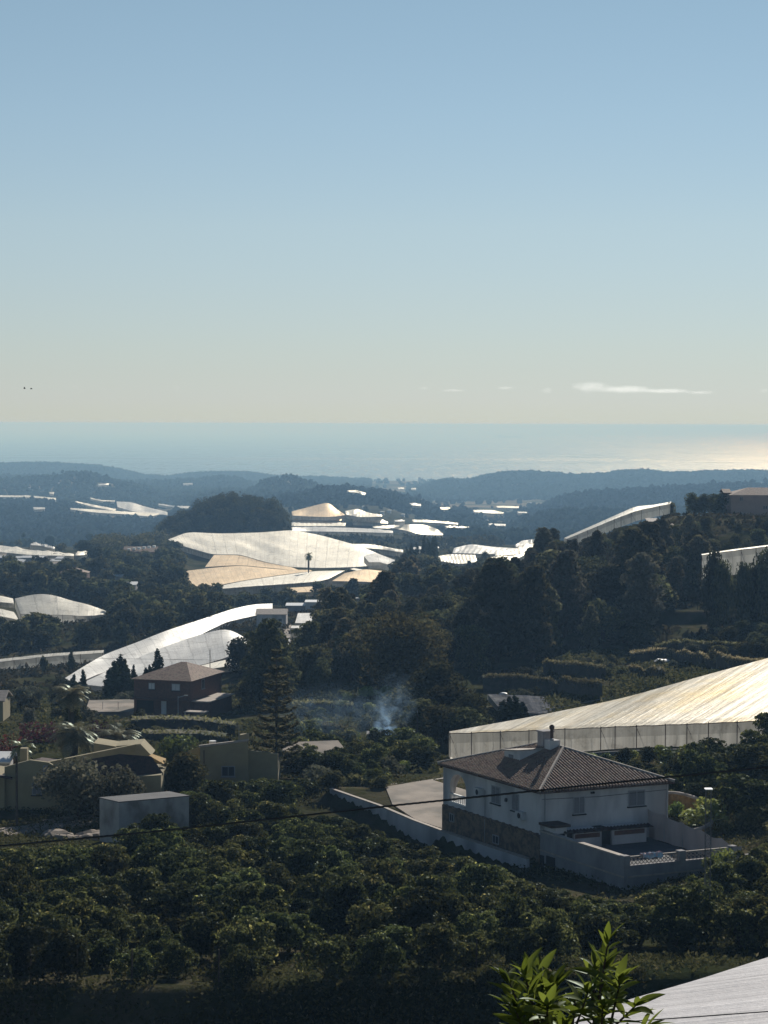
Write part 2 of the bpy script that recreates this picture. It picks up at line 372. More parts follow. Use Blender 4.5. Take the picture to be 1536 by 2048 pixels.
# ground: earth, dry grass and low scrub in world-sized patches
def groundmat():
    m, t, nn, L = newmat('ground')
    co = N(t, 'ShaderNodeTexCoord')
    def noise(s, d=6, r=0.65):
        n = N(t, 'ShaderNodeTexNoise', i_Scale=s, i_Detail=d, i_Roughness=r); L.new(co.outputs['Object'], n.inputs['Vector']); return n
    a = noise(0.05); b = noise(0.4, 8); c = noise(0.015, 5)
    r1 = N(t, 'ShaderNodeValToRGB'); r1.color_ramp.elements[0].position = 0.40; r1.color_ramp.elements[1].position = 0.60
    r1.color_ramp.elements[0].color = (0.030, 0.036, 0.017, 1); r1.color_ramp.elements[1].color = (0.12, 0.10, 0.065, 1)
    L.new(a.outputs[0], r1.inputs[0])
    r2 = N(t, 'ShaderNodeValToRGB'); r2.color_ramp.elements[0].position = 0.45; r2.color_ramp.elements[1].position = 0.62
    L.new(b.outputs[0], r2.inputs[0])
    mx = N(t, 'ShaderNodeMixRGB'); L.new(r2.outputs[0], mx.inputs[0]); L.new(r1.outputs[0], mx.inputs[1]); mx.inputs[2].default_value = (0.045, 0.050, 0.022, 1)
    r3 = N(t, 'ShaderNodeValToRGB'); r3.color_ramp.elements[0].position = 0.50; r3.color_ramp.elements[1].position = 0.56
    L.new(c.outputs[0], r3.inputs[0])
    mx2 = N(t, 'ShaderNodeMixRGB'); mx2.blend_type = 'MULTIPLY'; L.new(r3.outputs[0], mx2.inputs[0]); L.new(mx.outputs[0], mx2.inputs[1]); mx2.inputs[2].default_value = (0.75, 0.8, 0.7, 1)
    # farmed plots on the plain near the coast
    vo = N(t, 'ShaderNodeTexVoronoi', i_Scale=0.008); L.new(co.outputs['Object'], vo.inputs['Vector'])
    sx = N(t, 'ShaderNodeSeparateXYZ'); L.new(vo.outputs['Color'], sx.inputs[0])
    rf = N(t, 'ShaderNodeValToRGB'); rf.color_ramp.elements[0].color = (0.06, 0.07, 0.035, 1); rf.color_ramp.elements[1].color = (0.26, 0.21, 0.14, 1)
    L.new(sx.outputs[0], rf.inputs[0]); sy = N(t, 'ShaderNodeSeparateXYZ'); L.new(co.outputs['Object'], sy.inputs[0])
    my = N(t, 'ShaderNodeMapRange', i_1=2200.0, i_2=2600.0); L.new(sy.outputs['Y'], my.inputs[0])
    mf = N(t, 'ShaderNodeMixRGB'); L.new(my.outputs[0], mf.inputs[0]); L.new(mx2.outputs[0], mf.inputs[1]); L.new(rf.outputs[0], mf.inputs[2]); mx2 = mf
    bsdf = N(t, 'ShaderNodeBsdfDiffuse'); L.new(mx2.outputs[0], bsdf.inputs[0])
    bp = N(t, 'ShaderNodeBump', i_Strength=0.8, i_Distance=0.6); L.new(b.outputs[0], bp.inputs['Height']); L.new(bp.outputs[0], bsdf.inputs['Normal'])
    o = N(t, 'ShaderNodeOutputMaterial'); L.new(bsdf.outputs[0], o.inputs[0])
    return m
M['ground'] = groundmat()

def seamat():
    m, t, nn, L = newmat('sea')
    co = N(t, 'ShaderNodeTexCoord')
    def noise(sc, s, d=5, r=0.6):
        mp = N(t, 'ShaderNodeMapping'); mp.inputs['Scale'].default_value = sc; L.new(co.outputs['Object'], mp.inputs[0])
        n = N(t, 'ShaderNodeTexNoise', i_Scale=s, i_Detail=d, i_Roughness=r); L.new(mp.outputs[0], n.inputs['Vector']); return n
    big = noise((1, 1, 1), 0.0012, 6, 0.7)          # wind patches
    fine = noise((1, 0.25, 1), 0.02, 4, 0.8)         # wave groups
    bp = N(t, 'ShaderNodeBump', i_Strength=1.0, i_Distance=7.0); L.new(fine.outputs[0], bp.inputs['Height'])
    bp2 = N(t, 'ShaderNodeBump', i_Strength=1.0, i_Distance=40.0); L.new(big.outputs[0], bp2.inputs['Height']); L.new(bp.outputs[0], bp2.inputs['Normal'])
    sp = N(t, 'ShaderNodeSeparateXYZ'); L.new(co.outputs['Object'], sp.inputs[0])
    # a current line some 11 km out, where the surface is ruffled
    q = N(t, 'ShaderNodeMath', operation='SUBTRACT', i_1=11400.0); L.new(sp.outputs['Y'], q.inputs[0])
    q1 = N(t, 'ShaderNodeMath', operation='MULTIPLY_ADD', i_1=1200.0, i_2=-600.0); L.new(big.outputs[0], q1.inputs[0])
    q2 = N(t, 'ShaderNodeMath', operation='ADD'); L.new(q.outputs[0], q2.inputs[0]); L.new(q1.outputs[0], q2.inputs[1])
    q3 = N(t, 'ShaderNodeMath', operation='ABSOLUTE'); L.new(q2.outputs[0], q3.inputs[0])
    q4 = N(t, 'ShaderNodeMapRange', i_1=120.0, i_2=330.0, i_3=1.0, i_4=0.0); L.new(q3.outputs[0], q4.inputs[0])
    rr = N(t, 'ShaderNodeMapRange', i_1=0.35, i_2=0.65, i_3=0.25, i_4=0.35); L.new(big.outputs[0], rr.inputs[0])
    r2 = N(t, 'ShaderNodeMath', operation='MULTIPLY_ADD', i_1=0.25); L.new(q4.outputs[0], r2.inputs[0]); L.new(rr.outputs[0], r2.inputs[2])
    gl = noise((1, 0.06, 1), 0.035, 2, 0.6)            # glinting wave packets, longer along the line of the swell
    g2 = N(t, 'ShaderNodeMapRange', i_1=0.56, i_2=0.64, i_3=0.0, i_4=0.40); L.new(gl.outputs[0], g2.inputs[0])
    r3 = N(t, 'ShaderNodeMath', operation='ADD'); L.new(r2.outputs[0], r3.inputs[0]); L.new(g2.outputs[0], r3.inputs[1]); r2 = r3
    b = N(t, 'ShaderNodeBsdfPrincipled'); b.inputs['Base Color'].default_value = (0.01, 0.05, 0.08, 1); b.inputs['Specular Tint'].default_value = (0.72, 0.93, 1.0, 1); b.inputs['IOR'].default_value = 1.33
    L.new(r2.outputs[0], b.inputs['Roughness']); L.new(bp2.outputs[0], b.inputs['Normal'])
    o = N(t, 'ShaderNodeOutputMaterial'); L.new(b.outputs[0], o.inputs[0])
    return m
M['sea'] = seamat()

# ------------------------------------------------------------------ terrain
# Sections of the valley, near to far, each (px, distance, height or pixel row of the ground there)
def sec(d, rows): return [(px, d, r) for px, r in rows]
BANDS_Z = [(1.5, 197.6), (8, 194), (40, 184), (70, 176), (96.5, 167.0)]
B = [
 sec(99, [(0, 2072), (1536, 2060)]),
 sec(100.6, [(0, 1978), (600, 1974), (900, 1962), (1200, 1952), (1536, 1948)]),
 sec(120, [(0, 1862), (600, 1866), (1200, 1864), (1536, 1850)]),
 sec(140, [(0, 1752), (400, 1752), (600, 1762), (900, 1775), (1250, 1787), (1400, 1765), (1536, 1745)]),
 sec(160, [(0, 1668), (400, 1672), (600, 1690), (700, 1712), (768, 1720), (880, 1714), (1050, 1700), (1200, 1668), (1536, 1655)]),
 sec(190, [(0, 1560), (400, 1568), (600, 1578), (768, 1576), (900, 1568), (1050, 1558), (1200, 1542), (1536, 1530)]),
 sec(225, [(0, 1500), (400, 1502), (600, 1510), (900, 1517), (1050, 1505), (1200, 1478), (1350, 1448), (1536, 1412), (1800, 1380)]),
 sec(262, [(0, 1450), (400, 1455), (600, 1460), (768, 1446), (900, 1442), (1050, 1436), (1200, 1395), (1350, 1360), (1536, 1340), (1800, 1300)]),
 sec(300, [(0, 1420), (400, 1425), (600, 1405), (768, 1385), (900, 1372), (1050, 1362), (1200, 1354), (1350, 1335), (1536, 1310)]),
 sec(350, [(0, 1384), (200, 1380), (400, 1370), (600, 1340), (768, 1320), (900, 1310), (1050, 1300), (1200, 1290), (1350, 1270), (1536, 1250)]),
 sec(400, [(0, 1354), (200, 1352), (400, 1325), (600, 1300), (768, 1275), (900, 1245), (1050, 1200), (1200, 1175), (1350, 1150), (1536, 1140)]),
 sec(450, [(0, 1326), (200, 1322), (400, 1290), (600, 1280), (768, 1240), (900, 1190), (1050, 1140), (1200, 1105), (1350, 1055), (1536, 1045)]),
 sec(490, [(0, 1285), (400, 1265), (600, 1255), (768, 1215), (900, 1168), (1050, 1122), (1200, 1082), (1350, 1035), (1536, 1030)]),
 sec(560, [(0, 1242), (400, 1230), (600, 1222), (768, 1195), (900, 1165), (1050, 1130), (1200, 1100), (1350, 1075), (1536, 1060)]),
 sec(680, [(0, 1185), (330, 1192), (400, 1206), (600, 1206), (740, 1200), (800, 1180), (900, 1165), (1050, 1150), (1200, 1140), (1536, 1120)]),
 sec(860, [(0, 1132), (330, 1142), (380, 1160), (600, 1160), (760, 1158), (820, 1145), (900, 1135), (1050, 1130), (1536, 1110)]),
 sec(1050, [(0, 1107), (330, 1100), (390, 1122), (600, 1126), (768, 1126), (900, 1115), (1050, 1110), (1536, 1100)]),
 sec(1250, [(0, 1098), (200, 1098), (400, 1070), (600, 1072), (768, 1100), (900, 1098), (1050, 1095), (1536, 1085)]),
 sec(1500, [(0, 1096), (330, 1092), (420, 1076), (800, 1076), (900, 1090), (1536, 1090)]),
 sec(2000, [(0, 1098), (300, 1090), (400, 1032), (760, 1027), (860, 1062), (1000, 1082), (1536, 1088)]),
 sec(2800, [(0, 1014), (120, 1017), (250, 1029), (340, 1038), (420, 1002), (760, 998), (860, 1028), (1000, 1038), (1536, 1045)]),
 sec(4000, [(0, 981), (760, 985), (900, 1002), (1536, 1002)]),
 sec(5200, [(0, 969), (760, 972), (900, 982), (1536, 982)]),
 sec(6350, [(0, 959), (1536, 961)]),
]
RIDGES = [   # crest points (px, row), distance, reach towards the camera, reach beyond
 ([(290, 1085), (320, 1072), (345, 1058), (385, 1030), (430, 1015), (470, 1009), (512, 1014), (560, 1022), (584, 1034), (597, 1072)], 1190, 66, 120),
 ([(-1500, 948), (-600, 952), (-60, 966), (40, 962), (100, 958), (150, 950), (180, 951), (215, 962), (260, 975), (330, 990)], 3700, 520, 350),
 ([(-1500, 950), (-300, 955), (0, 958), (60, 960), (250, 972), (340, 968), (400, 965), (445, 958), (480, 962), (510, 975), (560, 995)], 4500, 450, 400),
 ([(470, 1000), (510, 980), (540, 965), (575, 958), (605, 966), (640, 984), (700, 1002)], 3400, 400, 300),
 ([(-1500, 930), (-600, 930), (0, 930), (120, 930), (200, 934), (245, 942), (285, 953), (340, 957), (390, 950), (430, 948), (500, 949), (540, 956), (600, 961), (640, 959), (690, 964), (730, 975)], 5850, 700, 400),
 ([(560, 1020), (600, 1000), (640, 988), (700, 990), (760, 996), (800, 1005), (850, 1022), (940, 1050)], 2650, 260, 300),
 ([(820, 980), (850, 969), (900, 962), (930, 965), (960, 958), (1000, 949), (1050, 948), (1110, 950), (1150, 955), (1210, 951), (1250, 946), (1290, 945), (1330, 951), (1400, 949), (1460, 947), (1536, 947), (2400, 935)], 4800, 900, 700),
 ([(1010, 1062), (1050, 1047), (1090, 1022), (1140, 998), (1200, 992), (1270, 988), (1340, 984), (1400, 980), (1440, 976), (1536, 978), (2400, 960)], 3100, 800, 500),
 ([(840, 1104), (930, 1090), (1000, 1070), (1060, 1050), (1110, 1040), (1180, 1036), (1260, 1040), (1340, 1032), (1536, 1030), (2400, 1020)], 2250, 500, 350),
]
NA = 380
A = np.linspace((-900 - 768) / F, (2450 - 768) / F, NA)
D = np.sort(np.concatenate([np.array([1.5, 4, 8, 16, 28, 40, 55, 70, 84, 93]), np.exp(np.linspace(math.log(96.5), math.log(7600), 560)), np.arange(275.3, 432, 1.3)]))
ND = len(D)

def keyinterp(keys, rows_are_z=False):
    xs = []; zs = []
    for (px, d, r) in keys:
        q = ray(px, r); xs.append(q.x); zs.append(CAMZ + q.z * d)
    return np.interp(A, xs, zs)

bd = [b[0] for b in BANDS_Z] + [b[0][1] for b in B] + [6700, 9000]
bz = [np.full(NA, b[1]) for b in BANDS_Z] + [keyinterp(b) for b in B] + [np.full(NA, -5.0), np.full(NA, -25.0)]
bd = np.array(bd); bz = np.array(bz)
Z = np.empty((ND, NA))
for i in range(NA): Z[:, i] = np.interp(np.log(D), np.log(bd), bz[:, i])
# soften the section lines beyond the orchard bank
for _ in range(5):
    Zs = Z.copy(); Zs[1:-1] = 0.25 * Z[:-2] + 0.5 * Z[1:-1] + 0.25 * Z[2:]
    k = D > 106
    Z[k] = Zs[k]
for (pts, dc, wn, wf) in RIDGES:
    xs = []; zs = []
    for (px, r) in pts:
        q = ray(px, r); xs.append(q.x); zs.append(CAMZ + q.z * dc)
    cz = np.interp(A, xs, zs, left=np.nan, right=np.nan)
    inside = ~np.isnan(cz)
    edge = 0.012
    fall = np.clip(np.minimum((A - xs[0]) / edge, (xs[-1] - A) / edge), 0, 1) if True else 1
    for j, d in enumerate(D):
        t = (dc - d) / wn if d < dc else (d - dc) / wf
        if t < 1.0:
            f = 0.5 + 0.5 * math.cos(math.pi * max(t, 0))
            zz = Z[j] + (cz - Z[j]) * f * fall
            Z[j] = np.where(inside, np.maximum(Z[j], np.nan_to_num(zz, nan=-1e9)), Z[j])

# value noise in world metres
rs0 = np.random.RandomState(5)
GR = rs0.rand(256, 256)
def vnoise(x, y):
    xi = np.floor(x).astype(int); yi = np.floor(y).astype(int); fx = x - xi; fy = y - yi
    fx = fx * fx * (3 - 2 * fx); fy = fy * fy * (3 - 2 * fy)
    g = lambda a, b: GR[a % 256, b % 256]
    return (g(xi, yi) * (1 - fx) + g(xi + 1, yi) * fx) * (1 - fy) + (g(xi, yi + 1) * (1 - fx) + g(xi + 1, yi + 1) * fx) * fy - 0.5
def fbm(x, y, s, o=4):
    v = 0; a = 1.0
    for k in range(o):
        v = v + a * vnoise(x / s + 17 * k, y / s + 31 * k); s *= 0.5; a *= 0.5
    return v
DD, AA = np.meshgrid(D, A, indexing='ij')
X = AA * DD; Y = DD
Z += np.clip((DD - 101) / 400, 0, 1) * fbm(X, Y, 60, 4) * 1.6
Z += np.clip((DD - 1300) / 3000, 0, 1) * fbm(X, Y, 500, 5) * 7 * (Z > 20)
# dry-stone terraces on the slope under the pines (right) and in the glade behind the smoke
def terraces(mask, step, z):
    q = z / step; f = q - np.floor(q)
    e = np.clip((f - 0.90) / 0.10, 0, 1); e = e * e * (3 - 2 * e)
    return np.where(mask, (np.floor(q) + e) * step + f * 0.12 * step, z)
PXX = AA * F + 768
wob = fbm(X, Y, 45, 3) * 2.0
mk = (PXX > 940) & (DD > 275) & (DD < 430)
Z = np.where(mk, terraces(mk, 2.0, Z + wob) - wob * 0.5, Z)
mk = (PXX > 560) & (PXX < 830) & (DD > 215) & (DD < 300)

def zat(x, y):
    a = x / y
    i = np.clip((a - A[0]) / (A[1] - A[0]), 0, NA - 1.001); i0 = int(i); fi = i - i0
    j = min(max(int(np.searchsorted(D, y)) - 1, 0), ND - 2); fj = (y - D[j]) / (D[j + 1] - D[j]); fj = min(max(fj, 0), 1)
    return float((Z[j, i0] * (1 - fi) + Z[j, i0 + 1] * fi) * (1 - fj) + (Z[j + 1, i0] * (1 - fi) + Z[j + 1, i0 + 1] * fi) * fj)

def pad(fr, a0, a1, b0, b1, z, feather=3.0):
    """level ground for a building or yard"""
    global Z
    dx = X - fr.o.x; dy = Y - fr.o.y
    # solve for frame coordinates (u, v may be slightly oblique)
    det = fr.u.x * fr.v.y - fr.u.y * fr.v.x
    a = (dx * fr.v.y - dy * fr.v.x) / det; b = (fr.u.x * dy - fr.u.y * dx) / det
    ex = np.maximum(np.maximum(a0 - a, a - a1), 0); ey = np.maximum(np.maximum(b0 - b, b - b1), 0)
    k = 1 - np.clip(np.hypot(ex, ey) / feather, 0, 1); k = k * k * (3 - 2 * k)
    Z = Z * (1 - k) + z * k

def hit(px, row, off=0.0, dmin=96.0):
    r = ray(px, row)
    i = min(max((r.x - A[0]) / (A[1] - A[0]), 0), NA - 1.001); i0 = int(i); fi = i - i0
    zc = Z[:, i0] * (1 - fi) + Z[:, i0 + 1] * fi + off
    zr = CAMZ + r.z * D
    j = np.nonzero((zr <= zc) & (D > dmin))[0]
    if len(j) == 0: return None
    j = j[0]
    if j == 0: return D[0]
    g0 = zr[j - 1] - zc[j - 1]; g1 = zr[j] - zc[j]
    t = g0 / (g0 - g1) if g0 != g1 else 1
    return float(D[j - 1] + (D[j] - D[j - 1]) * min(max(t, 0), 1))

# ------------------------------------------------------------------ frames of the built plots (pads first)
DZ = 0.526
VF = Fr((11.92, 150.0), (-0.5, 0.866), (0.92, 0.39), DZ)     # villa: a runs back along the left facade, b along the right one
VZ = 168.7                                              # villa upper floor
VT = 167.5                                              # terrace floor
pad(VF, -9.4, 0, 1.0, 11.5, VT - 0.06 + DZ, .7)
pad(VF, 0, 14.4, 0, 11.2, 166.3 + DZ, 1.0)
pad(VF, 15, 37, 1.3, 12, 165.95 + DZ, 1.0)                   # concrete yard beyond the villa
pad(VF, -11.5, 9, 11.5, 19, 167.6 + DZ, 4)
BHc = P(380, 1362, 286); BHl = P(268, 1357, 288.5); BHr = P(443, 1345, 297)
BF = Fr(BHc.xy, (BHl - BHc).xy, (BHr - BHc).xy)         # brick house: a to the left along the front, b back along the side
BW, BD = (BHl - BHc).xy.length, (BHr - BHc).xy.length
pad(BF, -2, BW + 2, -6, BD + 2, 157.0, 3)

# ------------------------------------------------------------------ the ground and the sea
idx = np.arange(ND * NA).reshape(ND, NA)
fa = np.stack([idx[:-1, :-1], idx[:-1, 1:], idx[1:, 1:], idx[1:, :-1]], -1).reshape(-1, 4)
me = np_mesh('ground', np.stack([X, Y, Z], -1).reshape(-1, 3), fa, M['ground'], True)
tag(link_mesh('ground', me), kind='structure')

sa = np.linspace(-1.2, 1.2, 60); sdist = np.array([5200, 6500, 8000, 11000, 16000, 24000, 36000, 51500.0])
sx = np.outer(sdist, sa); sy = np.repeat(sdist[:, None], 60, 1)
si = np.arange(8 * 60).reshape(8, 60)
me = np_mesh('sea', np.stack([sx, sy, np.zeros_like(sx)], -1).reshape(-1, 3), np.stack([si[:-1, :-1], si[:-1, 1:], si[1:, 1:], si[1:, :-1]], -1).reshape(-1, 4), M['sea'])
tag(link_mesh('sea', me), kind='structure')

# air: one closed box of thin haze
HAZE = 1.75e-4
m, t, nn, L = newmat('haze')
pv = N(t, 'ShaderNodeVolumePrincipled'); pv.inputs['Color'].default_value = (0.38, 0.66, 1.0, 1); pv.inputs['Absorption Color'].default_value = (0.72, 0.95, 0.98, 1); pv.inputs['Density'].default_value = HAZE; pv.inputs['Anisotropy'].default_value = 0.12
o = N(t, 'ShaderNodeOutputMaterial'); L.new(pv.outputs[0], o.inputs['Volume'])
hb = MB(); hb.fbox(Fr((0, 0), (1, 0)), -62500, 62500, -100, 52000, -40, 203)
tag(hb.build('haze', m), kind='stuff')

# clouds low over the horizon
def vn3(p):
    from mathutils import noise as mn
    return mn.fractal(p, 1.0, 2.0, 4)
m, t, nn, L = newmat('cloud'); M['cloud'] = m
co = N(t, 'ShaderNodeTexCoord'); cn = N(t, 'ShaderNodeTexNoise', i_Scale=0.0035, i_Detail=5, i_Roughness=.6, i_Distortion=.4); L.new(co.outputs['Object'], cn.inputs['Vector'])
mp = N(t, 'ShaderNodeMapping'); mp.inputs['Location'].default_value = (-1, -1, -1); mp.inputs['Scale'].default_value = (2, 2, 2); L.new(co.outputs['Generated'], mp.inputs[0])
gr = N(t, 'ShaderNodeTexGradient', gradient_type='SPHERICAL'); L.new(mp.outputs[0], gr.inputs[0])
ad = N(t, 'ShaderNodeMath', operation='MULTIPLY_ADD', i_1=1.5, i_2=-.95); L.new(cn.outputs[0], ad.inputs[0])
a2 = N(t, 'ShaderNodeMath', operation='ADD'); L.new(ad.outputs[0], a2.inputs[0]); L.new(gr.outputs[0], a2.inputs[1])
mr = N(t, 'ShaderNodeMapRange', i_1=0.02, i_2=0.55, i_3=0.0, i_4=0.00028); L.new(a2.outputs[0], mr.inputs[0])
pv = N(t, 'ShaderNodeVolumePrincipled'); pv.inputs['Color'].default_value = (1, 1, 1, 1); pv.inputs['Anisotropy'].default_value = .65; L.new(mr.outputs[0], pv.inputs['Density'])
o = N(t, 'ShaderNodeOutputMaterial'); L.new(pv.outputs[0], o.inputs['Volume'])
def cloud(px, row, wpx, hpx, n, seed):
    dist = 90000.0; k = dist / F
    Vv = IVc * np.array([wpx * .62 * k, wpx * .4 * k, hpx * .75 * k]); me = np_mesh('cloud', Vv, IFc, M['cloud'])
    return tag(link_mesh('cloud', me, None, P(px, row, dist)), kind='structure')
def ico_(sub):
    import bmesh
    bm = bmesh.new(); bmesh.ops.create_icosphere(bm, subdivisions=sub, radius=1)
    V = np.array([v.co[:] for v in bm.verts]); Fc = np.array([[l.vert.index for l in f.loops] for f in bm.faces]); bm.free(); return V, Fc
IVc, IFc = ico_(3)
for a in [(1180, 774, 80, 20, 9, 1), (1250, 779, 120, 14, 9, 2), (1330, 782, 110, 9, 7, 3), (1400, 785, 60, 7, 4, 4), (1095, 780, 26, 12, 4, 5), (1010, 776, 40, 7, 4, 6), (905, 781, 50, 5, 4, 7),
          (848, 776, 24, 6, 3, 8), (355, 775, 18, 7, 3, 9), (152, 772, 20, 8, 3, 10), (210, 776, 16, 5, 2, 11), (1528, 781, 20, 8, 3, 12)]:
    cloud(*a)

# ------------------------------------------------------------------ shade-net greenhouses
def polysample(pts, n):
    """pts of (px,row,d) or (px,row) -> n points evenly along px-row length; d interpolated in 1/d-like log space"""
    q = np.array([(p[0], p[1]) for p in pts], float)
    s = np.concatenate([[0], np.cumsum(np.hypot(*(q[1:] - q[:-1]).T))]); s /= s[-1]
    tt = np.linspace(0, 1, n)
    return np.interp(tt, s, q[:, 0]), np.interp(tt, s, q[:, 1]), (np.exp(np.interp(tt, s, np.log([p[2] for p in pts]))) if len(pts[0]) > 2 else None)

NETPIX = []
def proj(x, y, z):
    v = CR.transposed() @ Vector((x, y, z - CAMZ)); return 768 + F * v.x / -v.z, 1024 - F * v.y / -v.z
def hides_net(x, y, z, h, wd, tol=.3):
    px, rb = proj(x, y, z); rt = proj(x, y, z + h)[1]; hw = wd / 2 * F / y
    for (xs, tops, bots, d) in NETPIX:
        if d < y + 2: continue
        if px + hw * .6 < xs[0] or px - hw * .6 > xs[-1]: continue
        t = float(np.interp(px, xs, tops)); b = float(np.interp(px, xs, bots))
        if rt < b - (b - t) * tol and rb > t: return True
    return False
def net(label, top, bot, wall=3.0, mat='net_bright', smat='net_side', nu=24, nv=8, sag=0.25, posts=0, name='net_greenhouse', group=None, off=3.0, ends=True, side=True, rib=0.0, seed=0, lift=0.0, swap=False):
    tx, tr, td = polysample(top, nu + 1); bx, br, b_d = polysample(bot, nu + 1)
    def pt(px, row, d):
        if d is None:
            d = hit(px, row, off, 600)
            if d is not None and d > 1800: d = hit(px, row, off + 6, 600)
            if d is None: d = 3000.0
        return P(px, row, d)
    T = [pt(tx[i], tr[i], None if td is None else td[i]) for i in range(nu + 1)]
    Bt = [pt(bx[i], br[i], None if b_d is None else b_d[i]) for i in range(nu + 1)]
    if td is None and Bt[0].y > 1500:
        dm = float(np.median([q.y for q in Bt]))
        for i in range(nu + 1): Bt[i] = P(bx[i], br[i], min(max(Bt[i].y, .96 * dm), 1.04 * dm)); T[i] = P(tx[i], tr[i], min(max(T[i].y, 1.01 * dm), 1.12 * dm))
    if nu >= 12:
        for _ in range(3):
            for Q_ in (T, Bt):
                O_ = list(Q_)
                for i in range(1, nu): Q_[i] = (O_[i - 1] + O_[i] * 2 + O_[i + 1]) / 4
    if td is None:
        # far nets: keep the sheet from reaching much further back than it is wide
        for i in range(nu + 1):
            if T[i].y > Bt[i].y * 1.25: T[i] = P(tx[i], tr[i], Bt[i].y * 1.25)
            if T[i].y < Bt[i].y: T[i] = P(tx[i], tr[i], Bt[i].y * 1.01)
    rg = np.random.RandomState(abs(seed + int(tx[0]) + 7 * nu))
    ph = rg.rand(8) * 6.28
    xs = [p for p in np.linspace(max(tx[0], bx[0]) - 3, min(tx[-1], bx[-1]) + 3, 12)]
    NETPIX.append((xs, np.interp(xs, tx, tr), np.interp(xs, bx, br) + wall * .4 * F / Bt[0].y * (Bt[0].y > 300), max(q.y for q in T) if td is None else min(q.y for q in Bt)))
    root = thing(name, label, 'greenhouse', sum(Bt, Vector()) / len(Bt) - Vector((0, 0, wall)), group)
    rm = MB(); V = []; UV = []
    lu = [0.0]
    for i in range(nu): lu.append(lu[-1] + (Bt[i + 1] - Bt[i]).length)
    for j in range(nv + 1):
        for i in range(nu + 1):
            f = j / nv
            p = Bt[i].lerp(T[i], f)
            e = math.sin(math.pi * f) * min(1, 6 * i / nu, 6 * (nu - i) / nu)
            w1 = lu[i] * .11; w2 = f * (T[i] - Bt[i]).length * .09
            z = sag * e * (0.5 * math.sin(w1 + ph[0]) + 0.5 * math.sin(w2 * 1.3 + w1 * .7 + ph[1]) + 0.5 * math.sin(w1 * .6 - w2 + ph[2]))
            if rib: z += rib * abs(math.sin(math.pi * i * 0.5)) * min(1, 5 * f, 5 * (1 - f))
            V.append(p + Vector((0, 0, z + lift * e))); UV.append(((T[i] - Bt[i]).length * f, lu[i]) if swap else (lu[i], (T[i] - Bt[i]).length * f))
    Fc = [(j * (nu + 1) + i, j * (nu + 1) + i + 1, (j + 1) * (nu + 1) + i + 1, (j + 1) * (nu + 1) + i) for j in range(nv) for i in range(nu)]
    rm.add(V, Fc); rm.UV = UV
    rm.build('roof', M[mat], root, smooth=True)
    if side and wall > 0:
        wm = MB(); V = []; UV = []
        line = list(Bt)
        if ends: line = [T[0]] + line + [T[-1]]
        s = 0
        for i, p in enumerate(line):
            if i: s += (p - line[i - 1]).length
            for k in range(4):
                f = k / 3
                q = p + Vector((0, -0.15 * math.sin(math.pi * f) * (1 + math.sin(i * 2.1 + ph[3])), -wall * f - 0.04))
                V.append(q); UV.append((s, wall * f))
        Fc = [(i * 4 + k, i * 4 + k + 1, i * 4 + k + 5, i * 4 + k + 4) for i in range(len(line) - 1) for k in range(3)]
        wm.add(V, Fc); wm.UV = UV; wm.build('side_wall', M[smat], root)
    if posts:
        for k in range(posts):
            i = min(nu, max(0, int(round((k + rg.uniform(-.3, .3) * (0 < k < posts - 1)) * nu / (posts - 1)))))
            p = Bt[i] + Vector((0, -0.32, 0.15))
            pm = MB(); pm.tube([p - Vector((0, 0, wall + 0.6)), p], 0.05, 6)
            if k % 2 == 0:
                pm.tube([p - Vector((0.1, 0, 0.1)), p + Vector((1.3, -0.15, -wall))], 0.025, 5)
            pm.build('post', M['rust'], root)
        # the tie wire along the eave
        em = MB(); em.tube([q + Vector((0, -0.3, 0.02 + 0.03 * math.sin(i * 1.7))) for i, q in enumerate(Bt)], 0.045, 5); em.build('eave_wire', M['rust'], root)
    return root

net('large greenhouse under gold tinted white netting behind the tiled villa', [(898, 1463, 227), (1060, 1434, 230), (1240, 1398, 233), (1400, 1353, 237), (1536, 1316, 241), (1760, 1255, 248), (2000, 1190, 256), (2250, 1125, 264)],
    [(900, 1467, 223), (1060, 1461, 216), (1240, 1453, 209), (1400, 1447, 203), (1536, 1441, 198), (1760, 1431, 190)], 3.2, 'net_gold', 'net_side', 60, 10, 0.05, 19)
net('smooth white net greenhouse roof in the bottom right corner behind the leafy tree', [(1000, 2095, 69), (1120, 2044, 72), (1240, 2004, 75), (1400, 1958, 78), (1536, 1914, 81), (1700, 1865, 84)],
    [(850, 2330, 50), (1120, 2300, 49), (1240, 2290, 48), (1400, 2280, 47), (1536, 2270, 46), (1800, 2250, 45)], 3.0, 'net_near', 'net_side', 40, 24, 0.06, seed=3, swap=True)
net('long grey white greenhouse of netting climbing towards the pump house', [(130, 1356, 361), (165, 1334, 380), (208, 1309, 408), (270, 1286, 430), (333, 1261, 458), (417, 1234, 500), (467, 1217, 530), (510, 1208, 560), (545, 1207, 580)],
    [(150, 1368, 352), (207, 1345, 378), (333, 1303, 422), (400, 1270, 468), (455, 1243, 512), (500, 1234, 530), (545, 1222, 556)], 2.6, 'net_white', 'net_grey', 44, 8, 0.2, 9)
net('peaked grey greenhouse of netting with two folds left of the tall pine', [(160, 1368, 353), (230, 1335, 378), (320, 1297, 415), (395, 1270, 447), (457, 1255, 465), (480, 1270, 462), (492, 1277, 458)],
    [(205, 1373, 346), (260, 1360, 353), (310, 1347, 360), (380, 1336, 366), (440, 1320, 376), (475, 1306, 384), (496, 1304, 386)], 2.0, 'net_white', 'net_grey', 30, 8, 0.7, 8)
net('low flat strip of white netting under the peaked greenhouse', [(380, 1336, 364), (440, 1322, 372), (496, 1310, 380)], [(330, 1352, 350), (420, 1338, 356), (496, 1326, 364)], 1.0, 'net_bright', 'net_side', 12, 4, 0.15)
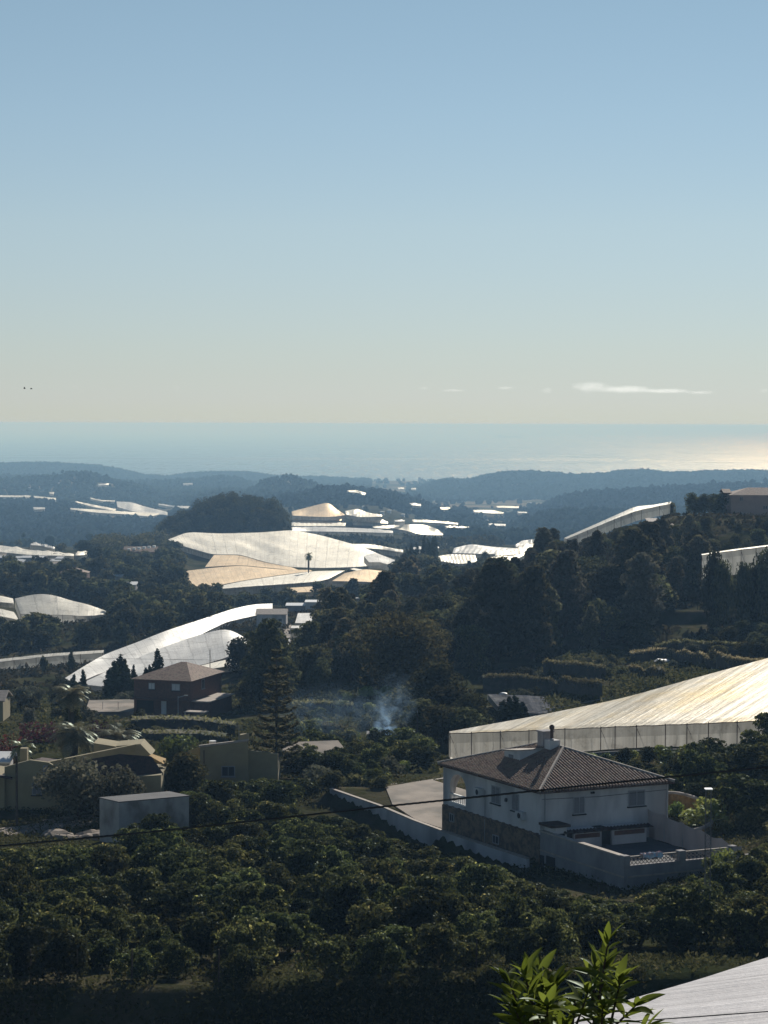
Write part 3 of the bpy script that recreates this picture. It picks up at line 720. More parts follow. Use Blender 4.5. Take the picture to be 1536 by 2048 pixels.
net('long low white greenhouse strip on the left edge above two small trees', [(-60, 1325, 432), (0, 1318, 436), (100, 1307, 446), (208, 1300, 456)], [(-60, 1331, 426), (0, 1324, 430), (100, 1313, 440), (206, 1306, 450)], 2.9, 'net_open', 'net_lit', 24, 4, 0.12, 7)
net('domed white greenhouse with sagging net in the left valley', [(30, 1197, 572), (75, 1187, 580), (110, 1190, 578), (140, 1201, 573), (175, 1208, 565), (212, 1222, 556)], [(42, 1229, 536), (90, 1230, 535), (130, 1230, 535), (170, 1233, 536), (208, 1229, 545)], 2.6, 'net_open', 'net_lit', 20, 7, 0.5, 7, rib=0.25)
net('upper small white greenhouse at the left edge beside the domed one', [(-60, 1190, 584), (0, 1191, 580), (26, 1197, 575)], [(-60, 1203, 564), (0, 1204, 560), (28, 1207, 558)], 1.2, 'net_bright', 'net_side', 8, 4, 0.3)
net('lower rounded white greenhouse at the left edge below the domed one', [(-60, 1216, 542), (0, 1217, 540), (28, 1224, 536)], [(-60, 1231, 528), (0, 1232, 526), (38, 1240, 522)], 2.2, 'net_bright', 'net_side', 8, 4, 0.25)
# the bright group below the wooded knoll
net('widest sunlit white greenhouse spreading down from the wooded knoll', [(336, 1079, 1095), (375, 1064, 1130), (440, 1067, 1130), (520, 1065, 1135), (585, 1060, 1150), (640, 1070, 1135), (720, 1092, 1085), (782, 1118, 1040)],
    [(352, 1088, 1080), (425, 1109, 1045), (480, 1109, 1045), (530, 1124, 1015), (580, 1134, 990), (640, 1136, 980), (710, 1134, 985), (775, 1129, 1005)], 3.0, 'net_bright', 'net_side', 64, 14, 0.45, ends=False, rib=0.45)
net('brownish white net roof between the sunlit greenhouse and the tan one', [(428, 1110, 948), (480, 1110, 948), (530, 1125, 896), (585, 1135, 876)], [(410, 1134, 873), (480, 1130, 884), (560, 1138, 868), (600, 1141, 860)], 2.5, 'net_tan', 'net_side', 20, 6, 0.3)
net('tan net greenhouse with straight wires in the middle of the valley', [(362, 1143, 850), (420, 1136, 866), (480, 1131, 878), (560, 1139, 864), (620, 1140, 861)], [(382, 1170, 766), (410, 1176, 752), (480, 1162, 790), (560, 1150, 828), (625, 1142, 853)], 3.2, 'net_tan', 'net_side', 36, 8, 0.2, ends=False, rib=0.2)
net('sunlit white net roof joined to the front of the tan greenhouse', [(412, 1178, 748), (480, 1163, 786), (560, 1151, 824), (630, 1142, 850), (690, 1141, 857)], [(440, 1178, 744), (500, 1173, 752), (560, 1169, 766), (640, 1163, 782), (656, 1158, 798)], 4.0, 'net_bright', 'net_side', 36, 7, 0.3, 9, rib=0.3)
net('dusty low greenhouse with crumpled roof right of the tan one', [(690, 1146, 838), (730, 1138, 858), (765, 1142, 846)], [(664, 1162, 786), (720, 1163, 784), (784, 1166, 778)], 2.2, 'net_tan', 'net_side', 14, 5, 0.8)
net('narrow bright net strip running down beside the crumpled greenhouse', [(708, 1136, 868), (740, 1142, 850), (784, 1163, 788)], [(700, 1138, 862), (732, 1146, 838), (778, 1167, 779)], 1.5, 'net_bright', 'net_side', 12, 3, 0.1)
net('small bright net roof below the tan greenhouse', [(572, 1176, 735), (640, 1172, 745)], [(590, 1185, 715), (642, 1183, 718)], 1.5, 'net_tan', 'net_side', 8, 3, 0.15)
net('small pointed greenhouse at the right end of the sunlit slope', [(728, 1112, 960), (750, 1105, 985), (790, 1120, 940)], [(738, 1124, 920), (760, 1124, 920), (784, 1130, 905)], 3.0, 'net_white', 'net_side', 8, 4, 0.3)
# right hillside
net('long white greenhouse climbing the skyline of the right hill', [(1128, 1076, 500), (1180, 1053, 512), (1225, 1033, 525), (1272, 1012, 540), (1300, 1011, 545), (1343, 1003, 552)], [(1134, 1078, 492), (1185, 1057, 503), (1230, 1038, 514), (1275, 1021, 526), (1305, 1015, 532), (1340, 1008, 540)], 2.6, 'net_open', 'net_lit', 30, 4, 0.15, 10)
net('pleated white net wall of a greenhouse at the right edge among trees', [(1403, 1108, 372), (1470, 1098, 378), (1536, 1090, 384), (1640, 1078, 390)], [(1403, 1111, 362), (1470, 1101, 366), (1536, 1093, 371), (1640, 1081, 378)], 4.4, 'net_open', 'net_lit', 24, 3, 0.06, 7)
# distant sheets, resting on the ground where it stands
FAR = [
 ('thin white greenhouse line on the far left hilltop', [(-80, 990), (60, 991), (112, 996)], [(-80, 993), (60, 994.5), (112, 1000)], 'net_bright'),
 ('small grey net roof under the far left greenhouse line', [(66, 1014), (90, 1015)], [(68, 1019), (90, 1018)], 'net_white'),
 ('upper far white strip left of the wooded knoll', [(150, 1002), (180, 1008), (232, 1018)], [(152, 1004), (182, 1013), (230, 1022)], 'net_bright'),
 ('thin curved far white strip above the humped greenhouse', [(180, 995), (200, 1000), (230, 1001)], [(182, 997.5), (202, 1002.5), (230, 1003)], 'net_bright'),
 ('humped far greenhouse with brown shade left of the wooded knoll', [(233, 1003), (262, 1004), (290, 1013), (335, 1024)], [(235, 1014), (262, 1022), (290, 1026), (335, 1030)], 'net_white'),
 ('long low far white strip under the humped greenhouse', [(140, 1016), (190, 1019), (260, 1024), (330, 1026)], [(142, 1019), (190, 1025), (260, 1029), (300, 1033)], 'net_bright'),
 ('thin far white strip touching the knoll trees on the left', [(316, 1007), (350, 1012), (385, 1012)], [(318, 1009.5), (350, 1015), (380, 1017)], 'net_white'),
 ('small far white roofs line above the left strips', [(196, 968), (218, 966)], [(198, 971), (218, 969)], 'net_white'),
 ('lone small far white roof high on the left hill', [(98, 984), (108, 984)], [(100, 988), (107, 988)], 'net_bright'),
 ('far white roof line left of the chimney plain', [(366, 967), (385, 966)], [(367, 969), (385, 968.5)], 'net_white'),
 ('long sunlit sheet at the left edge of the valley floor', [(-80, 1085), (0, 1090), (60, 1100), (148, 1108)], [(-80, 1098), (0, 1104), (60, 1110), (148, 1112)], 'net_bright'),
 ('thin slanting white strip at the foot of the blue left hill', [(60, 1088), (80, 1088), (110, 1095)], [(62, 1090), (80, 1091), (108, 1098)], 'net_white'),
 ('white flat sheet right of the valley floor sheet', [(152, 1107), (170, 1101), (180, 1101)], [(150, 1111), (166, 1110), (180, 1108)], 'net_bright'),
 ('peaked far greenhouse like a tent right of the wooded knoll', [(583, 1023), (625, 1012), (657, 1004), (672, 1018), (688, 1028)], [(585, 1031), (620, 1033), (655, 1034), (672, 1033), (690, 1030)], 'net_tan'),
 ('bright far sheet right of the tent shaped greenhouse', [(690, 1022), (715, 1017), (738, 1026), (764, 1030)], [(692, 1029), (718, 1034), (740, 1034), (764, 1033)], 'net_bright'),
 ('grey far band under the tent shaped greenhouse', [(583, 1037), (640, 1035), (690, 1038)], [(585, 1041), (640, 1041), (680, 1042)], 'net_tan'),
 ('bright far band right behind the wooded knoll', [(583, 1043), (640, 1042), (692, 1046)], [(583, 1052), (640, 1052), (690, 1052)], 'net_bright'),
 ('grey white far band running level with the bottom of the knoll trees', [(583, 1054), (640, 1054), (720, 1056), (786, 1062)], [(585, 1062), (640, 1063), (720, 1064), (786, 1066)], 'net_white'),
 ('far bright sheet above the ribbed greenhouse', [(705, 1038), (760, 1037), (776, 1044)], [(706, 1043), (760, 1046), (776, 1047)], 'net_bright'),
 ('ribbed far greenhouse ending in a rounded corner', [(745, 1053), (800, 1049), (850, 1049), (880, 1060), (886, 1067)], [(748, 1056), (800, 1058), (840, 1069), (865, 1070), (886, 1070)], 'net_bright'),
 ('long far white strip with gaps in the plain', [(824, 1039), (870, 1041), (916, 1046)], [(826, 1044), (870, 1045), (916, 1049)], 'net_bright'),
 ('thin far white strip below the long plain strip', [(890, 1052), (938, 1054)], [(892, 1055), (938, 1056)], 'net_bright'),
 ('short far white strip left of the long plain strip', [(788, 1040), (810, 1040)], [(790, 1043), (809, 1042.5)], 'net_white'),
 ('largest far white strip in the plain under the far hills', [(946, 1020), (985, 1020), (1008, 1025)], [(948, 1024), (985, 1027), (1006, 1027)], 'net_bright'),
 ('middle far white strip in the plain', [(880, 1014), (900, 1015)], [(882, 1019), (900, 1019)], 'net_bright'),
 ('left far white strip in the plain', [(819, 1006), (842, 1008)], [(821, 1010), (842, 1012)], 'net_white'),
 ('highest far white strip at the foot of the far hills', [(992, 1012), (1038, 1013)], [(994, 1015), (1036, 1016)], 'net_bright'),
 ('far white strip by the foot of the blue right hill', [(1034, 1023), (1054, 1024)], [(1036, 1026), (1054, 1026)], 'net_white'),
 ('dim far strip in the plain left of the blue right hill', [(976, 1047), (1012, 1048)], [(978, 1050), (1010, 1052)], 'net_white'),
 ('far white roof high on the dark ridge', [(694, 981), (712, 980), (732, 986)], [(698, 984), (715, 985), (728, 991)], 'net_bright'),
 ('small far white roof near the coast', [(795, 975), (808, 975)], [(796, 978), (808, 978)], 'net_white'),
 ('second small far white roof near the coast chimney', [(822, 976), (832, 976)], [(823, 979), (832, 979)], 'net_white'),
 ('bright band right of the widest greenhouse behind dark bushes', [(688, 1088), (740, 1088), (806, 1100)], [(700, 1095), (760, 1098), (806, 1105)], 'net_bright'),
 ('low far white strip behind the cypress grove', [(820, 1096), (850, 1092), (878, 1094)], [(822, 1099), (850, 1098), (878, 1096)], 'net_white'),
 ('pale panelled greenhouse at the foot of the right hill', [(908, 1096), (940, 1088), (990, 1094), (1040, 1097)], [(905, 1106), (940, 1107), (990, 1108), (1010, 1106)], 'net_white'),
 ('bright terraced sheet climbing to the right hill pines', [(990, 1105), (1035, 1096), (1070, 1080)], [(990, 1112), (1040, 1108), (1070, 1092)], 'net_bright'),
 ('upper pale sheet touching the right hill pines', [(1030, 1090), (1045, 1081), (1072, 1078)], [(1032, 1094), (1048, 1090), (1070, 1084)], 'net_white'),
 ('left bright sheet with scalloped lower edge by the right hill', [(868, 1114), (900, 1108), (950, 1110)], [(880, 1122), (920, 1128), (955, 1124)], 'net_bright'),
 ('right bright sheet below the panelled greenhouse', [(978, 1115), (1020, 1112), (1062, 1104)], [(980, 1118), (1010, 1122), (1030, 1120)], 'net_bright'),
]
for lb, tp_, bt_, mt in FAR:
    net(lb, tp_, bt_, 3.0, mt, 'net_side', 22, 5, 1.0, rib=0.5, group='distant net greenhouses')
# nearer small sheets between the sheds
net('small pale net roof below the flat shed by the lane', [(596, 1226, 505), (636, 1226, 510)], [(590, 1246, 478), (640, 1246, 480)], 2.0, 'net_white', 'net_side', 8, 4, 0.15)
net('small white net box nearest the lane', [(584, 1251, 462), (625, 1252, 464)], [(581, 1256, 452), (627, 1258, 452)], 3.0, 'net_white', 'net_side', 8, 3, 0.1)
net('white net strip above the lane sheds', [(660, 1188, 650), (723, 1190, 650)], [(658, 1196, 620), (720, 1197, 622)], 1.6, 'net_white', 'net_side', 8, 3, 0.15)
net('small bright net roof peeping from the mid valley trees', [(785, 1207, 520), (815, 1199, 530), (842, 1195, 538)], [(800, 1213, 505), (820, 1212, 510), (842, 1205, 518)], 1.5, 'net_bright', 'net_side', 8, 3, 0.15)
net('dark striped net roof lying between trees and terraces', [(975, 1388, 276), (1060, 1391, 277), (1162, 1401, 276)], [(1000, 1418, 258), (1040, 1425, 256), (1085, 1428, 256), (1164, 1405, 270)], 0.8, 'net_dark', 'net_grey', 26, 6, 0.05, side=True)
net('white net fragments behind the tall dark pine', [(556, 1280, 430), (580, 1277, 435)], [(560, 1300, 415), (582, 1298, 418)], 1.5, 'net_white', 'net_side', 6, 3, 0.3)

# ------------------------------------------------------------------ villa
def hip(root, fr, L_, W_, z, h, ov, mat, name='roof', tiles=True, capm='cap'):
    """hip roof over a in [0,L_], b in [0,W_]; ridge along a. Only thin solid planes with rows of tiles on top."""
    a0, a1, b0, b1 = -ov, L_ + ov, -ov, W_ + ov
    hw = (b1 - b0) / 2; H = h
    r0 = fr.p(a0 + hw, (b0 + b1) / 2, z + H); r1 = fr.p(a1 - hw, (b0 + b1) / 2, z + H)
    c = [fr.p(a0, b0, z), fr.p(a1, b0, z), fr.p(a1, b1, z), fr.p(a0, b1, z)]
    mb = MB()
    mb.poly([c[0], c[1], r1, r0]); mb.poly([c[1], c[2], r1]); mb.poly([c[2], c[3], r0, r1]); mb.poly([c[3], c[0], r0])
    mb.poly([q - Vector((0, 0, 0.14)) for q in (c[0], c[3], c[2], c[1])])
    for i in range(4):
        q0, q1 = c[i], c[(i + 1) % 4]; dn = Vector((0, 0, 0.14)); mb.poly([q0 - dn, q1 - dn, q1, q0])
    rf = mb.build(name, M['tile_dark' if tiles else mat], root)  # planes under the tiles coloured darker, painting shade into the gaps
    if tiles:
        tm = MB()
        def slope(e0, e1, up, ln):   # e0->e1 the eave, up = horizontal unit towards the ridge, ln(t) = horizontal length at t metres
            n = int((e1 - e0).length / 0.27); du = (e1 - e0) / n; sl = H / hw
            for k in range(n):
                t_ = (k + 0.5) * (e1 - e0).length / n
                l = ln(t_)
                if l < 0.3: continue
                p0 = e0 + du * (k + 0.5); wv = du * 0.36
                U = up * l + Vector((0, 0, sl * l))
                arc = [(-.9, 0.0), (-0.5, 0.13), (0.5, 0.13), (.9, 0.0)]
                V = []
                for s_ in (-0.04 / max(l, .1), 1.0):
                    for (x_, z_) in arc: V.append(p0 + wv * x_ + U * s_ + Vector((0, 0, z_ + 0.01)))
                tm.add(V, [(0, 1, 5, 4), (1, 2, 6, 5), (2, 3, 7, 6), (3, 2, 1, 0)])
        A3 = Vector((fr.u.x, fr.u.y, 0)); B3 = Vector((fr.v.x, fr.v.y, 0)); LL = a1 - a0; WW = b1 - b0
        slope(c[0], c[1], B3, lambda t: min(t, LL - t, hw)); slope(c[3], c[0], A3, lambda t: min(t, WW - t))
        slope(c[2], c[3], -B3, lambda t: min(t, LL - t, hw)); slope(c[1], c[2], -A3, lambda t: min(t, WW - t))
        tm.build('roof_tiles', M[mat], rf)
        cm = MB()
        for q0, q1 in ((c[0], r0), (c[1], r1), (c[2], r1), (c[3], r0), (r0, r1)):
            cm.tube([q0 + Vector((0, 0, .06)), q1 + Vector((0, 0, .06))], 0.13, 6)
        cm.build('ridge_cap', M[capm], rf)
    return rf

def window(root, fr, along, a, fixed, wd, z0, z1, out, mat='shutter', sill=True, label=None):
    """a window on a facade; along 'a' (face at b=fixed) or 'b' (face at a=fixed); out = +-1 outward direction"""
    def bx(mb, s0, s1, z0, z1, d0, d1):
        d0, d1 = fixed + out * d0, fixed + out * d1
        if d0 > d1: d0, d1 = d1, d0
        return mb.fbox(fr, s0, s1, d0, d1, z0, z1) if along == 'a' else mb.fbox(fr, d0, d1, s0, s1, z0, z1)
    f = MB(); h = wd / 2
    for (s0, s1, q0, q1) in ((a - h, a - h + .07, z0, z1), (a + h - .07, a + h, z0, z1), (a - h + .07, a + h - .07, z1 - .07, z1), (a - h + .07, a + h - .07, z0, z0 + .07), (a - .025, a + .025, z0 + .07, z1 - .07)):
        bx(f, s0, s1, q0, q1, 0.0, 0.06)
    wn = f.build('window', M['metal'], root)
    if label: wn['label'] = label
    p = MB(); bx(p, a - h + .07, a + h - .07, z0 + .07, z1 - .07, 0.004, 0.03); p.build('pane' if mat == 'glass' else 'shutter', M[mat], wn)
    if sill:
        s = MB(); bx(s, a - h - .08, a + h + .08, z0 - .08, z0, 0.0, 0.16); s.build('sill', M['dark'] if mat != 'glass' else M['grey_wall'], wn)
    return wn

V0 = thing('villa', 'white villa with brown hipped tile roof, stone base and arched porch', 'house', VF.p(7, 5.5, 166.2))
VL, VW = 14.0, 11.2; EZ = 171.72
wm = MB()
# porch at the far left end: a in [10.1, 14], open through arches on the left face and the back end
PA = 10.0
wm.fbox(VF, 0, PA, 0, VW, VZ - 1.2, EZ)                       # main block
def arch_wall(mb, P3, s0, s1, o0, o1, z0, z1, zs, ztop):
    """wall strip from s0..s1 with an arched opening o0..o1, springing zs; P3(s, depth, z)"""
    def solid(a, b, c, d):
        V = [P3(a, 0, c), P3(b, 0, c), P3(b, 0, d), P3(a, 0, d), P3(a, .35, c), P3(b, .35, c), P3(b, .35, d), P3(a, .35, d)]
        mb.add(V, [(0, 1, 2, 3), (7, 6, 5, 4), (0, 4, 5, 1), (1, 5, 6, 2), (2, 6, 7, 3), (3, 7, 4, 0)])
    solid(s0, o0, z0, z1); solid(o1, s1, z0, z1)
    n = 12; r = (o1 - o0) / 2; cx = (o0 + o1) / 2
    pts = [(cx - r * math.cos(math.pi * k / n), zs + r * math.sin(math.pi * k / n)) for k in range(n + 1)]
    for k in range(n):
        (xa, za), (xb, zb) = pts[k], pts[k + 1]
        V = [P3(xa, 0, za), P3(xb, 0, zb), P3(xb, 0, z1), P3(xa, 0, z1), P3(xa, .35, za), P3(xb, .35, zb), P3(xb, .35, z1), P3(xa, .35, z1)]
        mb.add(V, [(0, 1, 2, 3), (7, 6, 5, 4), (0, 4, 5, 1)])
arch_wall(wm, lambda s, dp, z: VF.p(s, dp, z), PA, VL, 10.5, 13.0, VZ, EZ, 169.95, EZ)
arch_wall(wm, lambda s, dp, z: VF.p(VL - dp, s, z), 0.35, 5.6, 0.9, 5.0, VZ, EZ, 169.3, EZ)
wm.fbox(VF, PA, VL - .35, 5.6, VW, VZ - 1.2, EZ); wm.fbox(VF, PA, VL, 0, 5.6, VZ - 0.3, VZ)
wm.build('wall', M['white_wall'], V0)
b = MB(); b.fbox(VF, 0.0, VL + .06, -0.06, 5.6, 165.0, VZ - .3)
b.fbox(VF, PA, VL + .03, 5.6, VW, 165.0, VZ - 1.2)
bs = b.build('stone_base', M['stone'], V0)
b = MB()
for k in range(44): b.box((*VF.p(0.3 + k * 0.31, -0.12, 0).xy, VZ - .36 + DZ), 0.26, 0.24, 0.1 + 0.05 * (k % 3 == 0), math.atan2(VF.u.y, VF.u.x) + 0.1 * math.sin(k * 2.3))
b.build('base_coping', M['stone'], bs)
for (a_, w_, z0, z1) in ((12.5, .7, 167.2, 167.9), (6.0, .9, 166.6, 167.3)): window(V0, VF, 'a', a_, -0.06, w_, z0, z1, -1, 'glass', False)
hip(V0, VF, VL, VW, EZ, 2.15, 0.32, 'tile')
# balustrade and white ledge in the porch arch
b = MB(); b.fbox(VF, 10.5, 13.0, -0.02, 0.2, 168.72, 168.86); b.fbox(VF, 10.5, 13.0, -0.02, 0.16, 169.42, 169.52)
for k in range(9): b.tube([VF.p(10.65 + k * .27, .08, 168.85), VF.p(10.65 + k * .27, .08, 169.43)], [.06, .05], 6)
b.build('balustrade', M['roof_white'], V0)
window(V0, VF, 'a', 6.1, 0, 1.25, 169.75, 171.15, -1, 'shutter', True, 'barred shuttered window')
window(V0, VF, 'a', 3.35, 0, 0.95, 169.65, 171.0, -1, 'shutter')
window(V0, VF, 'b', 3.3, 0, 1.0, 169.75, 171.1, -1, 'shutter')
window(V0, VF, 'b', 8.35, 0, 1.5, 170.0, 171.25, -1, 'shutter')
for a_, z_ in ((8.3, 170.05), (2.35, 169.2)):
    b = MB(); b.fbox(VF, a_ - .42, a_ + .42, -0.42, -0.03, z_, z_ + .62); ac = b.build('air_conditioner', M['ac_white'], V0)
    b = MB(); b.tube([VF.p(a_ - .1, -.425, z_ + .31), VF.p(a_ - .1, -.45, z_ + .31)], .22, 14); b.build('fan_grille', M['dark'], ac)
b = MB(); b.tube([VF.p(7.6, -.08, 166.5), VF.p(7.6, -.08, 170.6)], .03, 5); b.build('downpipe', M['metal'], V0)
for a_, z_ in ((4.6, 170.3),):
    b = MB(); b.tube([VF.p(a_, -.03, z_), VF.p(a_, -.12, z_ + .02)], .16, 10); b.build('wall_vent', M['dark'], V0)
b = MB(); b.fbox(VF, -.12, -.02, 4.3, 4.6, 171.25, 171.4); b.build('wall_lamp', M['dark'], V0)
b = MB(); b.tube([VF.p(-.04, .1, 171.1), VF.p(-.04, 5, 170.98), VF.p(-.04, VW - .1, 171.1)], .018, 4); b.build('wall_cable', M['cable'], V0)
b = MB(); b.tube([VF.p(-.34, -.3, EZ - .08), VF.p(-.34, VW + .3, EZ - .08)], .06, 6); b.tube([VF.p(-.3, -.34, EZ - .08), VF.p(VL + .3, -.34, EZ - .08)], .06, 6); b.build('gutter', M['rust'], V0)
b = MB(); b.tube([VF.p(-.08, .35, EZ - .1), VF.p(-.08, .35, VT + 1.4)], .045, 5); b.tube([VF.p(-.08, VW - .2, EZ - .1), VF.p(-.08, VW - .2, VT)], .045, 5); b.build('downpipe', M['metal'], V0)
# dormer and chimneys
def dormer():
    b = MB()
    # low white dormer on the left slope, single pitch cap
    b.fbox(VF, 7.0, 9.2, 2.6, 5.4, EZ + .3, EZ + 1.62)
    b.add([VF.p(7.0, 2.6, EZ + 1.62), VF.p(9.2, 2.6, EZ + 1.62), VF.p(7.0, 2.6, EZ + 1.9), VF.p(7.0, 5.4, EZ + 1.62), VF.p(9.2, 5.4, EZ + 1.62), VF.p(7.0, 5.4, EZ + 1.9)], [(0, 1, 2), (3, 5, 4), (0, 2, 5, 3), (1, 4, 5, 2)])
    dm = b.build('dormer', M['white_wall'], V0)
    b = MB(); b.fbox(VF, 7.9, 8.5, 2.55, 2.598, EZ + .75, EZ + 1.45); b.build('vent_grille', M['shutter'], dm)
    b = MB(); b.add([VF.p(6.95, 2.5, EZ + 1.92), VF.p(9.3, 2.5, EZ + 1.63), VF.p(9.3, 5.5, EZ + 1.63), VF.p(6.95, 5.5, EZ + 1.92)] + [VF.p(6.95, 2.5, EZ + 2.0), VF.p(9.3, 2.5, EZ + 1.71), VF.p(9.3, 5.5, EZ + 1.71), VF.p(6.95, 5.5, EZ + 2.0)], [(0, 3, 2, 1), (4, 5, 6, 7), (0, 1, 5, 4), (1, 2, 6, 5), (2, 3, 7, 6), (3, 0, 4, 7)])
    b.build('dormer_roof', M['cap'], dm)
dormer()
b = MB(); b.fbox(VF, 7.5, 8.3, 5.0, 5.9, EZ + 1.5, EZ + 3.15); b.fbox(VF, 7.42, 8.38, 4.92, 5.98, EZ + 3.15, EZ + 3.27); b.build('chimney', M['grey_wall'], V0)
b = MB(); b.fbox(VF, 6.2, 7.0, 4.8, 5.7, EZ + 1.3, EZ + 2.7); ch = b.build('chimney', M['white_wall'], V0)
b = MB(); b.tube([VF.p(6.6, 5.2, EZ + 2.7), VF.p(6.6, 5.2, EZ + 3.55)], .14, 10); b.tube([VF.p(6.6, 5.2, EZ + 3.56), VF.p(6.6, 5.2, EZ + 3.8), VF.p(6.6, 5.2, EZ + 3.92)], [.2, .22, .08], 10); b.build('flue_pipe', M['rust'], ch)
b = MB(); b.tube([VF.p(6.25, 5.0, EZ + 2.7), VF.p(6.25, 5.0, EZ + 2.85)], .14, 8); b.build('metal_cowl', M['metal'], ch)

# terrace: retaining walls, parapet, kennels, fabric fence
T0 = thing('terrace', 'walled terrace of the villa with rendered retaining walls and grey floor', 'terrace', VF.p(-5, 5, 166.0))
b = MB(); b.fbox(VF, -10.3, 0, 0.3, 10.9, VT - .3, VT); b.build('floor', M['concrete_dark'], T0)
b = MB(); b.fbox(VF, -10.55, 0, 0.0, 0.3, 165.0, VZ - .05); b.build('side_wall', M['grey_wall'], T0)
b = MB(); b.fbox(VF, -10.62, 0.0, -0.08, 0.38, VZ - .05, VZ + .06); b.build('coping', M['cap'], T0)
b = MB(); b.fbox(VF, -10.55, -10.25, 0.3, 11.2, 165.0, VT + .55); b.build('front_wall', M['grey_wall'], T0)
b = MB(); b.fbox(VF, -10.6, -10.555, .3, 11.2, 167.2, 167.32); b.fbox(VF, -10.55, 0, -0.05, -0.003, 167.2, 167.32); b.build('string_course', M['cap'], T0)
b = MB()
for bb in (0.15, 4.75, 9.1): b.fbox(VF, -10.66, -10.16, bb - .25, bb + .25, VT + .55, VT + 1.3)
b.build('pillar', M['grey_wall'], T0)
b = MB()
for (b0, b1) in ((.42, 4.5), (5.0, 8.85)):
    n = int((b1 - b0) / .3); st = (b1 - b0) / n
    for k in range(n):
        for r_ in range(2):
            cc = VF.p(-10.4, b0 + (k + .5) * st, VT + .72 + r_ * .26)
            b.tube([cc + Vector((.13 * math.cos(q) * VF.v.x, .13 * math.cos(q) * VF.v.y, .13 * math.sin(q))) for q in np.linspace(0, 2 * math.pi, 9)], .03, 4, False)
    b.fbox(VF, -10.47, -10.33, b0, b1, VT + 1.12, VT + 1.2)
b.build('lattice_railing', M['cap'], T0)
b = MB(); b.fbox(VF, -2.0, -.9, -0.07, -.001, 165.3, 167.0); b.build('door', M['dark'], T0)
b = MB(); b.fbox(VF, -.55, -.1, -0.07, -.001, 165.8, 166.9); b.build('door', M['dark'], T0)
K0 = thing('outbuilding', 'low white store rooms with tiled ledge along the villa terrace', 'outbuilding', VF.p(-.9, 5, VT))
b = MB()
for (b0, b1) in ((1.9, 4.3), (5.2, 8.2)): b.fbox(VF, -1.5, -.02, b0, b1, VT, VT + 1.25)
b.build('wall', M['white_wall'], K0)
b = MB(); b.fbox(VF, -1.3, -.02, 1.3, 1.9, VT, VT + 1.25); b.fbox(VF, -1.3, -.02, 4.3, 5.2, VT, VT + 1.25); b.build('door', M['dark'], K0)
for (b0, b1) in ((2.0, 4.1), (5.4, 8.0)):
    b = MB(); b.fbox(VF, -1.56, -1.505, b0, b1, VT + .72, VT + 1.05); b.build('brick_grille', M['brick'], K0)
b = MB()
n = 26
for k in range(n):
    bb = 1.0 + k * (7.6 / n)
    b.add([VF.p(-1.9, bb, VT + 1.2), VF.p(-1.9, bb + .14, VT + 1.3), VF.p(-1.9, bb + .28, VT + 1.2), VF.p(-1.3, bb, VT + 1.33), VF.p(-1.3, bb + .14, VT + 1.43), VF.p(-1.3, bb + .28, VT + 1.33)], [(0, 1, 4, 3), (1, 2, 5, 4), (0, 2, 1), (0, 3, 5, 2)])
b.build('tile_ledge', M['tile_dark'], K0)
K1 = thing('outbuilding', 'small flat roofed hut at the corner of villa and terrace wall', 'outbuilding', VF.p(-1.4, 1.0, VT))
b = MB(); b.fbox(VF, -1.5, -.02, .32, 1.3, VT, VZ + .5); b.build('wall', M['white_wall'], K1)
b = MB(); b.fbox(VF, -1.7, -.02, -.15, 1.5, VZ + .5, VZ + .68); b.build('roof', M['tile_dark'], K1)
b = MB(); b.fbox(VF, -1.56, -1.505, .5, 1.1, VT, VT + 1.2); b.build('door', M['dark'], K1)
# fabric screen
fs = MB(); V = []
n = 40
q0 = VF.p(0.2, 9.4, 0); q1 = P(1482, 1690, 143.5); q1.z = 0
for i in range(n + 1):
    f = i / n; p = q0.lerp(q1, f); zt = VT + 2.35 * (1 - f) + 1.45 * f - .22 * abs(math.sin(f * math.pi * 5)) ** .7; 
    for k in range(4):
        g = k / 3; V.append(Vector((p.x + .08 * math.sin(i * .9 + k), p.y + .06 * math.sin(i * 1.3), (VT - .05) * (1 - g) + zt * g + DZ)))
fs.add(V, [(i * 4 + k, i * 4 + 4 + k, i * 4 + 5 + k, i * 4 + 1 + k) for i in range(n) for k in range(3)])
f0 = thing('fence', 'pale pink fabric screen fence along the right side of the terrace', 'fence', q1)
fs.build('fabric', M['fabric'], f0, smooth=True)
for i in range(0, n + 1, 8):
    p = q0.lerp(q1, i / n); b = MB(); b.tube([Vector((p.x, p.y + .06, VT - .2 + DZ)), Vector((p.x, p.y + .06, VT + 2.2 + DZ - .9 * i / n))], .035, 6); b.build('post', M['metal'], f0)
# laundry on the lattice
b = MB(); V = []
for i in range(13):
    for k in range(6):
        V.append(VF.p(-10.62 + (.5 * k / 5) + .04 * math.sin(i * 1.7 + k), 1.5 + i * .14, VT + 1.24 + .07 * math.sin(i * 1.1 + k * 2) + (.05 if 0 < k < 5 else -.25)))
b.add(V, [(i * 6 + k, i * 6 + k + 1, i * 6 + k + 7, i * 6 + k + 6) for i in range(12) for k in range(5)])
tag(b.build('towel', M['towel']), 'bright multicoloured towel laid over the terrace lattice to dry', 'towel')

